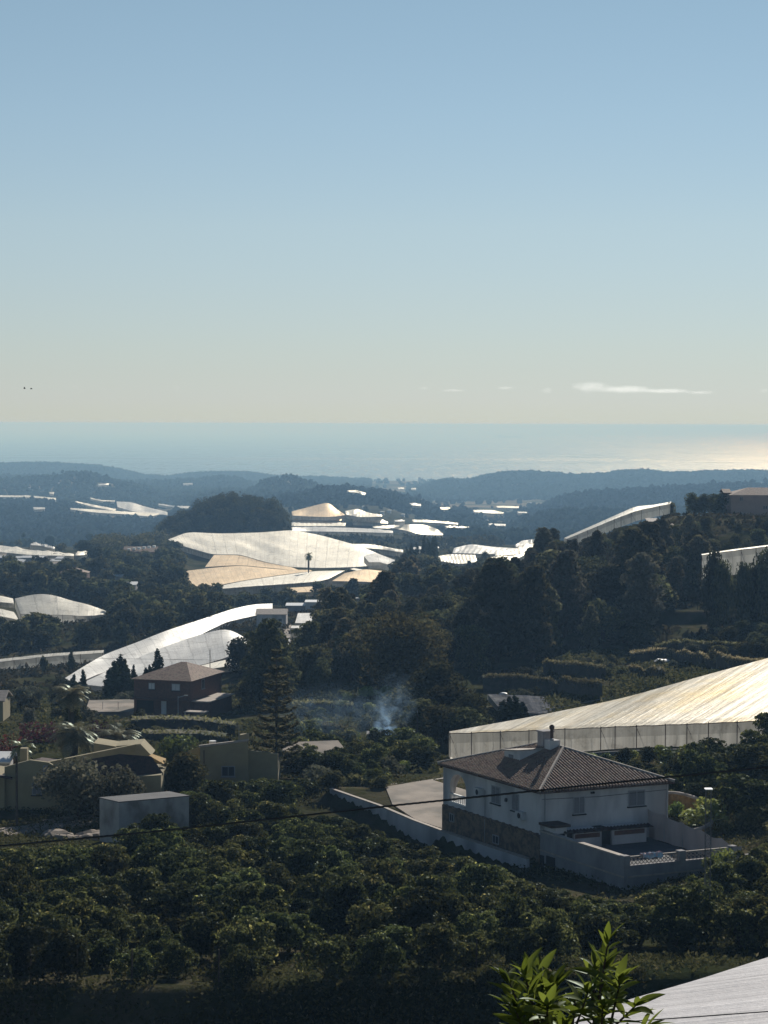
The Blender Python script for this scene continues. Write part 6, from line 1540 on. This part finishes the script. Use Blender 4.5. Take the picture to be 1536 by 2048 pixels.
# far woods: one mass per hill
def ico():
    import bmesh
    bm = bmesh.new(); bmesh.ops.create_icosphere(bm, subdivisions=1, radius=1)
    V = np.array([v.co[:] for v in bm.verts]); Fc = np.array([[l.vert.index for l in f.loops] for f in bm.faces]); bm.free(); return V, Fc
IV, IF = ico()
def wood(name, label, pxr, dr, spacing, rad_, seed, test=None, lumps=1, mat='leaf_far', maxn=40000):
    r2 = np.random.RandomState(seed)
    a0, a1 = (pxr[0] - 768) / F, (pxr[1] - 768) / F
    area = (a1 - a0) * (dr[1] ** 2 - dr[0] ** 2) / 2; n = min(maxn, int(area / spacing ** 2))
    aa = r2.uniform(a0, a1, n); dd = np.sqrt(r2.uniform(dr[0] ** 2, dr[1] ** 2, n))
    x = aa * dd; keep = np.array([zat(x[i], dd[i]) > 3 and (test is None or test(768 + aa[i] * F, dd[i])) for i in range(n)], bool)
    aa, dd, x = aa[keep], dd[keep], x[keep]; n = len(x)
    z = np.array([zat(x[i], dd[i]) for i in range(n)])
    ok = np.array([not hides_net(x[i], dd[i], z[i], rad_ * 2.0, rad_ * 2.6, .0) for i in range(n)], bool); x, dd, z = x[ok], dd[ok], z[ok]; n = len(x)
    Vs = []; Fs = []
    for l in range(lumps):
        R = rad_ * r2.uniform(.6, 1.3, n) * (1 if lumps == 1 else .72)
        off = r2.normal(size=(n, 3)) * rad_ * (.0 if lumps == 1 else .5)
        c = np.stack([x, dd, z + rad_ * .9], 1) + off
        V = IV[None] * (1 + .35 * r2.uniform(-1, 1, (n, len(IV), 1))) * R[:, None, None] * np.array([1, 1, 1.05]) + c[:, None]
        Vs.append(V.reshape(-1, 3)); Fs.append((IF[None] + (np.arange(n) * len(IV))[:, None, None]).reshape(-1, 3) + l * n * len(IV))
    o_ = np.array([x.mean(), dd.mean(), z.mean()])
    me = np_mesh(name, np.concatenate(Vs) - o_, np.concatenate(Fs), M[mat])
    return tag(link_mesh(name, me, None, Vector(o_)), label, 'wood', kind='stuff')
def leafwood(name, label, pxr, dr, spacing, h, seed, test, nl=150, size=.8, mat='leaf_dark'):
    r2 = np.random.RandomState(seed); a0, a1 = (pxr[0] - 768) / F, (pxr[1] - 768) / F
    area = (a1 - a0) * (dr[1] ** 2 - dr[0] ** 2) / 2; n = int(area / spacing ** 2); Vs = []
    for i in range(n):
        a = r2.uniform(a0, a1); d = math.sqrt(r2.uniform(dr[0] ** 2, dr[1] ** 2))
        if not test(768 + a * F, d): continue
        x = a * d; z = zat(x, d); hh = h * r2.uniform(.5, 1.45); w_ = hh * r2.uniform(.7, 1)
        if hides_net(x, d, z, hh, w_, .05): continue
        cl = [(x + r2.uniform(-.3, .3) * w_, d + r2.uniform(-.3, .3) * w_, z + hh * r2.uniform(.3, .8), w_ * .3, w_ * .3, hh * .24) for _ in range(6)]
        Vs.append(cloud_leaves(r2, cl, nl, size, 1.5, .3))
    V = np.concatenate(Vs); o_ = V.mean(0); me = quads_mesh(name, V - o_, M[mat])
    return tag(link_mesh(name, me, None, Vector(o_)), label, 'wood', kind='stuff')

NETBOX = [(583, 890, 1450, 2150)]
def kn(px, d):
    lo = float(np.interp(px, [330, 345, 380, 580, 590], [1195, 1155, 1140, 1150, 1190])); return d > lo
leafwood('knoll_wood', 'dark rounded wood crowning the knoll above the sunlit greenhouses', (318, 592), (1132, 1290), 4.6, 6.5, 60, kn, 260, .62)
leafwood('hillside_wood', 'dark trees on the spur left of the knoll', (190, 350), (1010, 1150), 6.5, 6.5, 61, lambda px, d: px < 300 or d > 1110, 160, .8)
wood('hillside_wood', 'blue dark wood covering the left hill below the white strips', (-450, 400), (1900, 2900), 10.5, 5, 62, None, 2)
leafwood('hillside_wood', 'dark hedge like wood behind the ribbed far greenhouse', (600, 1000), (1280, 1420), 9.5, 6, 63, lambda px, d: not (px < 810 and d < 1330), 70, 1.5)
wood('hillside_wood', 'blue wooded spur on the right behind the climbing greenhouse', (880, 2100), (1650, 2700), 9.5, 4.6, 64, lambda px, d: px > 1130 or d < 2330, 3, maxn=10000)
wood('far_wood', 'second wooded spur rising behind the first on the right', (1030, 2100), (2750, 3300), 10.5, 5, 73, None, 2, maxn=9000)
wood('far_wood', 'wooded ridge in front of the coast plain on the left', (-500, 740), (2950, 4700), 12, 4.8, 65, None, 2, maxn=24000)
wood('far_wood', 'low dark wooded ridge right of the tent shaped greenhouse', (560, 960), (2380, 2960), 10, 5, 66, None, 2)
wood('far_wood', 'farthest wooded coastal ridge on the left', (-500, 740), (5100, 6150), 11.5, 5, 67, None, 1, maxn=26000)
wood('far_wood', 'wide wooded coastal ridge on the right', (815, 2100), (4000, 5300), 11.5, 5, 68, None, 1, maxn=36000)
wood('far_wood', 'trees scattered over the far plain', (300, 1300), (2600, 6200), 75, 5, 69, None, 1)
wood('far_wood', 'bushes scattered between the far white net sheets', (-200, 1150), (1500, 2900), 36, 4.2, 70, lambda px, d: not (583 < px < 895 and d < 2150), 2)
leafwood('hillside_wood', 'bushes and low trees over the slopes beyond the left edge', (-620, -75), (150, 700), 11, 4.5, 72, lambda px, d: True, 260, .45)
leafwood('valley_wood', 'bushes scattered on the valley floor', (-600, 1000), (700, 1280), 17, 4, 71, lambda px, d: not (330 < px < 790 and d < 1130), 110, .8)

# grasses and ground cover
def cover(name, label, n, pxr, dr, size, mat, seed, test=None, hgt=.35):
    r2 = np.random.RandomState(seed); a = r2.uniform((pxr[0] - 768) / F, (pxr[1] - 768) / F, n); d = np.sqrt(r2.uniform(dr[0] ** 2, dr[1] ** 2, n))
    x = a * d; nz = fbm(x, d, 7, 3)
    k = (nz > -.15) & (r2.rand(n) < .4 + nz * 2)
    if test is not None: k &= np.array([test(x[i], d[i]) for i in range(n)])
    x, d = x[k], d[k]; z = np.array([zat(x[i], d[i]) for i in range(len(x))]) + r2.uniform(0, hgt, len(x))
    nr = r2.normal(size=(len(x), 3)); V = cards(r2, np.stack([x, d, z], 1), nr, size, 2.2); o_ = V.mean(0)
    return tag(link_mesh(name, quads_mesh(name, V - o_, M[mat]), None, Vector(o_)), label, 'grass', kind='stuff')
nb = lambda x, y: not (inframe(VF, x, y, -10.6, 14.2, 0, 11.3) or inframe(VF, x, y, 14.6, 37, -.6, 12))
cover('grass', 'weeds and dry grass growing between the orchard trees', 150000, (-80, 1620), (99, 200), .13, 'leaf_grass', 80, nb, .3)
cover('grass', 'dark tufts on the steep bank below the orchard', 26000, (-80, 1300), (97.3, 101.5), .12, 'leaf_grass', 83, None, .35)
cover('grass', 'rough grass and scrub over the middle slopes', 110000, (-500, 1850), (200, 340), .36, 'leaf_grass', 81, lambda x, y: not (768 + x / y * F > 890 and 190 < y < 250) and (y < 270 or zat(x, y + .8) - zat(x, y) < .35), .35)
cover('grass', 'scrub over the farther slopes', 70000, (-500, 1850), (340, 560), .7, 'leaf_grass', 82, None, .7)

# ------------------------------------------------------------------ leafy tree close to the camera
def leaf_pts(L0, W0):
    """pointed blade folded along the midrib, 7 stations"""
    st = np.linspace(0, 1, 7); wv = W0 * np.sin(np.pi * st ** .85) ** .8; return st * L0, wv
def near_tree():
    r2 = np.random.RandomState(5)
    root = thing('young_tree', 'close bright green leafy shoots rising over the bottom edge of the picture', 'tree', P(1180, 2600, 8.0))
    b = MB(); lv = MB(); base = P(1185, 2500, 8.0)
    tips = [(1215, 1862, 8.0), (1190, 1905, 8.2), (1240, 1935, 7.8), (1110, 1945, 8.1), (1050, 1925, 8.0), (1075, 1915, 8.3), (1030, 1990, 7.8), (1150, 1975, 8.3), (1095, 1985, 7.7), (1270, 1985, 7.8), (1060, 2030, 8.0), (1130, 2035, 7.8), (1190, 2025, 8.0), (1290, 2032, 7.9), (1225, 1955, 8.3), (1175, 1960, 7.7), (1205, 1990, 7.7), (1020, 1940, 8.2), (1085, 1950, 8.1), (1150, 2060, 8.0), (1235, 2050, 8.1), (1060, 1965, 7.9), (1110, 2010, 8.2), (1040, 2050, 8.1), (1210, 1915, 8.1)]
    forks = [P(1200, 2120, 8.0), P(1090, 2120, 8.0), P(1140, 2160, 8.0)]
    trunkb = MB()
    for f in forks: trunkb.tube([base, (base + f) / 2 + Vector((.03, .02, 0)), f], [.03, .022, .013], 6)
    def leaf(p, d, L0, roll):
        d = d.normalized(); up = Vector((0, 0, 1)); side = d.cross(up)
        if side.length < .05: side = Vector((1, 0, 0))
        side.normalize(); nrm = side.cross(d); side, nrm = side * math.cos(roll) + nrm * math.sin(roll), nrm * math.cos(roll) - side * math.sin(roll)
        st, wv = leaf_pts(L0, L0 * .155); V = []; cur = r2.uniform(.05, .35)
        for s, w_ in zip(st, wv):
            c = p + d * s - nrm * (cur * s * s / L0)
            V += [c - side * w_ + nrm * w_ * .35, c, c + side * w_ + nrm * w_ * .35]
        lv.add(V, [(i * 3 + k, i * 3 + 3 + k, i * 3 + 4 + k, i * 3 + 1 + k) for i in range(6) for k in range(2)])
    for (px, row, d) in tips:
        tip = P(px, row + 28, d); f = min(forks, key=lambda q: abs(q.x - tip.x)); mid = (f + tip) / 2 + Vector((r2.uniform(-.03, .03), r2.uniform(-.05, .05), 0))
        trunkb.tube([f, mid, tip], [.009, .006, .0035], 5)
        ax = (tip - mid).normalized()
        nl = r2.randint(10, 15)
        for i in range(nl):
            a = i * 2.4 + r2.rand(); t_ = r2.uniform(-.02, 1) ; p = tip - ax * (.16 * i / nl)
            out = Vector((math.cos(a), math.sin(a), 0)); d_ = out * r2.uniform(.5, 1.0) + ax * (1.2 - .9 * i / nl) + Vector((0, 0, r2.uniform(-.15, .3)))
            leaf(p, d_, r2.uniform(.085, .145), r2.uniform(-.7, .7))
        for i in range(3): leaf(tip, ax + Vector((r2.uniform(-.4, .4), r2.uniform(-.4, .4), .2)), r2.uniform(.07, .12), r2.uniform(-1, 1))
    trunkb.build('stem', M['bark'], root)
    lv.build('leaves', M['leaf_near'], root, smooth=True)
near_tree()

# ------------------------------------------------------------------ mast, wires, poles
def lattice(label, px, d, top_row, base_drop, w_):
    g = ground(px, d, 0); zt = P(px, top_row, d).z; root = thing('lattice_mast', label, 'mast', g); b = MB(); br = MB(); h = zt - g.z
    cs = [(-w_, -w_), (w_, -w_), (w_, w_), (-w_, w_)]
    for cx, cy in cs: b.tube([g + Vector((cx, cy, -.3)), g + Vector((cx, cy, h))], .017, 5)
    b.build('upright', M['mast'], root)
    n = int(h / .42)
    for k in range(n):
        z0, z1 = h * k / n, h * (k + 1) / n
        for i in range(4):
            (x0, y0), (x1, y1) = cs[i], cs[(i + 1) % 4]
            if (k + i) % 2: x0, y0, x1, y1 = x1, y1, x0, y0
            br.tube([g + Vector((x0, y0, z0)), g + Vector((x1, y1, z1))], .008, 4); br.tube([g + Vector((x0, y0, z1)), g + Vector((x1, y1, z1))], .008, 4)
    br.build('bracing', M['mast'], root)
    t_ = MB(); t_.box(g + Vector((0, 0, h)), w_ * 2.8, w_ * 2.8, .06); t_.build('cap', M['roof_white'], root)
lattice('slim grey lattice mast standing in the orchard right of the terrace', 1420, 118, 1579, 0, .16)

def pole(label, px, d, top_row, r=.11, mat='wood', name='utility_pole', arm=False, extra=0):
    g = ground(px, d, .3); zt = P(px, top_row, d).z; root = thing(name, label, 'pole', g)
    b = MB(); b.tube([g, Vector((g.x, g.y, zt))], [r, r * .75], 8); b.build('shaft', M[mat], root)
    b = MB()
    if arm:
        b.tube([Vector((g.x, g.y, zt - .2)), Vector((g.x + 1.1, g.y, zt + .1))], .05, 5); b.box((g.x + 1.1, g.y, zt + .02), .5, .25, .12); b.build('lamp_head', M['metal'], root)
    else:
        b.tube([Vector((g.x, g.y, zt)), Vector((g.x, g.y, zt + .25))], [.05, .04], 6); b.build('insulator', M['metal'], root)
    return Vector((g.x, g.y, zt))
pole('tall dark wooden pole in front of the yellow gable wall', 32, 163, 1512, .12)
pole('thin pole standing before the peaked greenhouse', 420, 310, 1300, .07)
pole('thin metal post on the roof line of the brick house yard', 356, 279, 1392, .06, 'metal', 'lamp_post', True)
pole('thin pole rising in the wood left of the gold greenhouse', 835, 236, 1425, .09)
for px, q_ in ((205, 'left'), (236, 'right')): pole(q_ + ' one of two thin posts before the gravel plot', px, 287, 1407, .04, 'metal', 'fence_post')
# cable in front of everything
cl_d = 34.0
def cablepts(x0, x1, f, d0, d1, n=60):
    out = []
    for i in range(n + 1):
        px = x0 + (x1 - x0) * i / n; out.append(P(px, f(px), d0 + (d1 - d0) * i / n))
    return out
fc = lambda px: float(np.interp(px, [-500, 0, 300, 560, 768, 1000, 1200, 1536, 2000], [1722, 1692, 1664, 1636, 1613, 1589, 1568, 1534, 1482]))
cp_ = cablepts(-260, 1800, fc, 36, 33, 90)
r_ = thing('power_cable', 'thick twisted black cable crossing the whole view in front of the villa', 'cable', cp_[0])
for ph in (0, 2.09, 4.19):
    b = MB(); dense = []
    for i in range(len(cp_) - 1):
        for k in range(4): dense.append(cp_[i].lerp(cp_[i + 1], k / 4))
    b.tube([p + Vector((0, math.cos(i * .8 + ph), math.sin(i * .8 + ph))) * .009 for i, p in enumerate(dense)], .010, 4); b.build('strand', M['cable'], r_)
for px, d, lb in ((-262, 36, 'wooden utility pole outside the left edge'), (1802, 33, 'wooden utility pole outside the right edge')):
    e = P(px, fc(px), d); root = thing('utility_pole', lb, 'pole', (e.x, e.y, zat(e.x, e.y))); b = MB(); b.tube([(e.x, e.y, zat(e.x, e.y) - .5), (e.x, e.y, e.z + .4)], [.15, .1], 8); b.build('shaft', M['wood'], root)
f2 = lambda px: 2023 + (1536 - px) * .072
cq = cablepts(1180, 1900, f2, 40, 36, 30)
b = MB(); b.tube(cq, .012, 5); tag(b.build('power_cable', M['cable']), 'thin black wire over the white net roof in the bottom right corner', 'cable')
f3 = lambda px: float(np.interp(px, [0, 130, 430, 520], [1313, 1316, 1320, 1322]))
b = MB(); b.tube(cablepts(-60, 440, f3, 300, 310, 20), .02, 4); tag(b.build('power_cable', M['metal']), 'thin pale wire strung across the left greenhouses', 'cable')
for k in range(2):
    f4 = lambda px, k=k: float(np.interp(px, [1075, 1300, 1536], [1432 - 8 * k, 1384 - 6 * k, 1330 - 6 * k]))
    b = MB(); b.tube(cablepts(1075, 1330, f4, 255, 262, 20), .022, 4); tag(b.build('power_cable', M['metal']), ['lower', 'upper'][k] + ' pale wire of the pair above the gold greenhouse', 'cable')

build_ledges()
# orchard fence posts along the foot bank
for px, d in ((58, 102.2), (152, 102), (262, 102.1), (437, 101.8), (956, 103.5)):
    g = ground(px, d, .3); b = MB(); b.tube([g, g + Vector((.02, 0, 2.1))], [.05, .04], 6); tag(b.build('fence_post', M['wood']), 'thin grey post at the lower edge of the orchard', 'post', 'posts along the lower orchard edge')

# rocks and rubble
def rock(label, px, d, s, mat='concrete', n=1, group=None, spread=0):
    import bmesh
    for i in range(n):
        g = ground(px + rg.uniform(-1, 1) * spread, d + rg.uniform(-1, 1) * .8, 0); bm = bmesh.new(); vs = bmesh.ops.create_icosphere(bm, subdivisions=2, radius=1)['verts']
        sc = s * rg.uniform(.6, 1.2)
        for v in vs:
            k = 1 + .35 * vn3(v.co * 1.3 + Vector((px, i, 0))); v.co = Vector((v.co.x * 1.5, v.co.y, v.co.z * .6)) * k * sc
        me = bpy.data.meshes.new('rock'); bm.to_mesh(me); bm.free(); me.materials.append(M[mat]); tag(link_mesh('rock', me, None, g), label, 'rock', group)
rock('pale rock in the rubble left of the grey block tank', 150, 158, .8, 'concrete', 16, 'rubble by the grey tank', 55)
rock('grey boulder showing between orchard trees right of the middle', 535, 123, 1.0, 'grey_wall')
rock('white stone on the terrace below the pines', 1325, 318, 1.1, 'roof_white')
rock('white stone on the grass ledge left of the terraces', 1007, 292, .5, 'roof_white')

# smoke of a small fire
m, t, nn, L = newmat('smoke')
co = N(t, 'ShaderNodeTexCoord'); no = N(t, 'ShaderNodeTexNoise', i_Scale=0.6, i_Detail=5, i_Distortion=1.2); L.new(co.outputs['Object'], no.inputs['Vector'])
gr = N(t, 'ShaderNodeTexGradient', gradient_type='SPHERICAL'); mp = N(t, 'ShaderNodeMapping'); L.new(co.outputs['Generated'], mp.inputs[0])
mp.inputs['Location'].default_value = (-1, -1, -1); mp.inputs['Scale'].default_value = (2, 2, 2); L.new(mp.outputs[0], gr.inputs[0])
mr = N(t, 'ShaderNodeMapRange', i_1=.46, i_2=.72, i_3=0.0, i_4=1.0); L.new(no.outputs[0], mr.inputs[0])
ml = N(t, 'ShaderNodeMath', operation='MULTIPLY'); L.new(mr.outputs[0], ml.inputs[0]); L.new(gr.outputs[0], ml.inputs[1])
oi = N(t, 'ShaderNodeObjectInfo'); sx_ = N(t, 'ShaderNodeSeparateXYZ'); L.new(oi.outputs['Color'], sx_.inputs[0])
m2_ = N(t, 'ShaderNodeMath', operation='MULTIPLY'); L.new(ml.outputs[0], m2_.inputs[0]); L.new(sx_.outputs[0], m2_.inputs[1])
pv = N(t, 'ShaderNodeVolumePrincipled'); pv.inputs['Color'].default_value = (.45, .70, 1, 1); pv.inputs['Anisotropy'].default_value = .3; L.new(m2_.outputs[0], pv.inputs['Density'])
o = N(t, 'ShaderNodeOutputMaterial'); L.new(pv.outputs[0], o.inputs['Volume'])
M['smoke'] = m
def puff(label, px, row, d, rx, rz_, dens, tilt):
    import bmesh
    bm = bmesh.new(); vs = bmesh.ops.create_icosphere(bm, subdivisions=3, radius=1)['verts']
    for v in vs: v.co = Vector((v.co.x * rx, v.co.y * rx * .8, v.co.z * rz_))
    me = bpy.data.meshes.new('smoke'); bm.to_mesh(me); bm.free(); me.materials.append(m)
    o_ = link_mesh('smoke', me, None, P(px, row, d)); o_.rotation_euler = (0, tilt, 0); o_.color = (dens, dens, dens, 1)
    tag(o_, label, 'smoke', kind='stuff')
puff('bright blue base of the smoke plume in the hollow', 770, 1452, 226, 1.5, 2.6, 2.4, -.25)
puff('fading upper part of the smoke plume', 786, 1408, 230, 3.0, 4.2, .26, .35)
puff('thin smoke drifting left across the hollow', 670, 1425, 224, 9.5, 3.6, .045, 0)

# ------------------------------------------------------------------ far things: ship, coast tower, birds
c = P(1019, 872, 30000); c.z = 0; k = 30000 / F
root = thing('ship', 'long dark cargo ship lying on the sea under the horizon', 'ship', c)
fr = Fr((c.x - 24 * k, c.y), (1, 0))
b = MB(); Ls = 48 * k
b.add([fr.p(0, -20, 2), fr.p(Ls, -20, 2), fr.p(Ls, 20, 2), fr.p(0, 20, 2), fr.p(-6, -22, 16), fr.p(Ls + 8, -8, 18), fr.p(Ls + 8, 8, 18), fr.p(-6, 22, 16)], [(0, 3, 2, 1), (4, 5, 6, 7), (0, 1, 5, 4), (1, 2, 6, 5), (2, 3, 7, 6), (3, 0, 4, 7)])
b.build('hull', M['hull'], root)
b = MB(); b.fbox(fr, Ls * .06, Ls * .14, -14, 14, 16, 44); b.fbox(fr, Ls * .16, Ls * .2, -6, 6, 16, 30); b.build('superstructure', M['hull'], root)
b = MB()
for q in (.3, .45, .6, .75): b.fbox(fr, Ls * q, Ls * (q + .09), -14, 14, 17.2, 22)
b.build('hatch', M['hull'], root)
r_ = thing('coast_tower', 'square dark tower standing on the coast plain before the sea', 'tower', P(839, 966, 6100))
p = P(839, 966, 6100); b = MB(); b.box((p.x, p.y, p.z - 8), 8, 8, 24); b.build('shaft', M['grey_wall'], r_); b = MB(); b.box((p.x, p.y, p.z + 16.003), 10, 10, 1.5); b.build('top', M['grey_wall'], r_)
for px, row, lb in ((1014, 935, 'thin aerial mast on the crest of the wide right ridge'),):
    p = P(px, row, 4820); q = P(px, 950, 4820); b = MB(); b.tube([q, p], [1.0, .5], 5); tag(b.build('aerial', M['metal']), lb, 'mast')
for px, row, lb, tl in ((49, 777.5, 'left one of two tiny birds flying over the sea', .3), (62.5, 778, 'right one of two tiny birds flying over the sea', -.1)):
    p = P(px, row, 260); b = MB()
    rt = thing('bird', lb, 'bird', p)
    b.tube([p + Vector((-.16, 0, 0)), p + Vector((-.05, 0, .02)), p + Vector((.08, 0, .02)), p + Vector((.15, 0, .03))], [.01, .05, .05, .015], 6); b.build('body', M['bird'], rt)
    for s in (-1, 1):
        b = MB(); V = [p + Vector((-.05, 0, .04)), p + Vector((.06, 0, .04)), p + Vector((.03, s * .22, .16 + tl * .2)), p + Vector((-.06, s * .22, .15 + tl * .2)), p + Vector((-.06, s * .42, .06 + tl * .3))]
        b.poly([V[0], V[1], V[2], V[3]]); b.poly([V[3], V[2], V[4]]); b.build('wing', M['bird'], rt)
print('orchard', n_or, 'objects', len(bpy.data.objects))
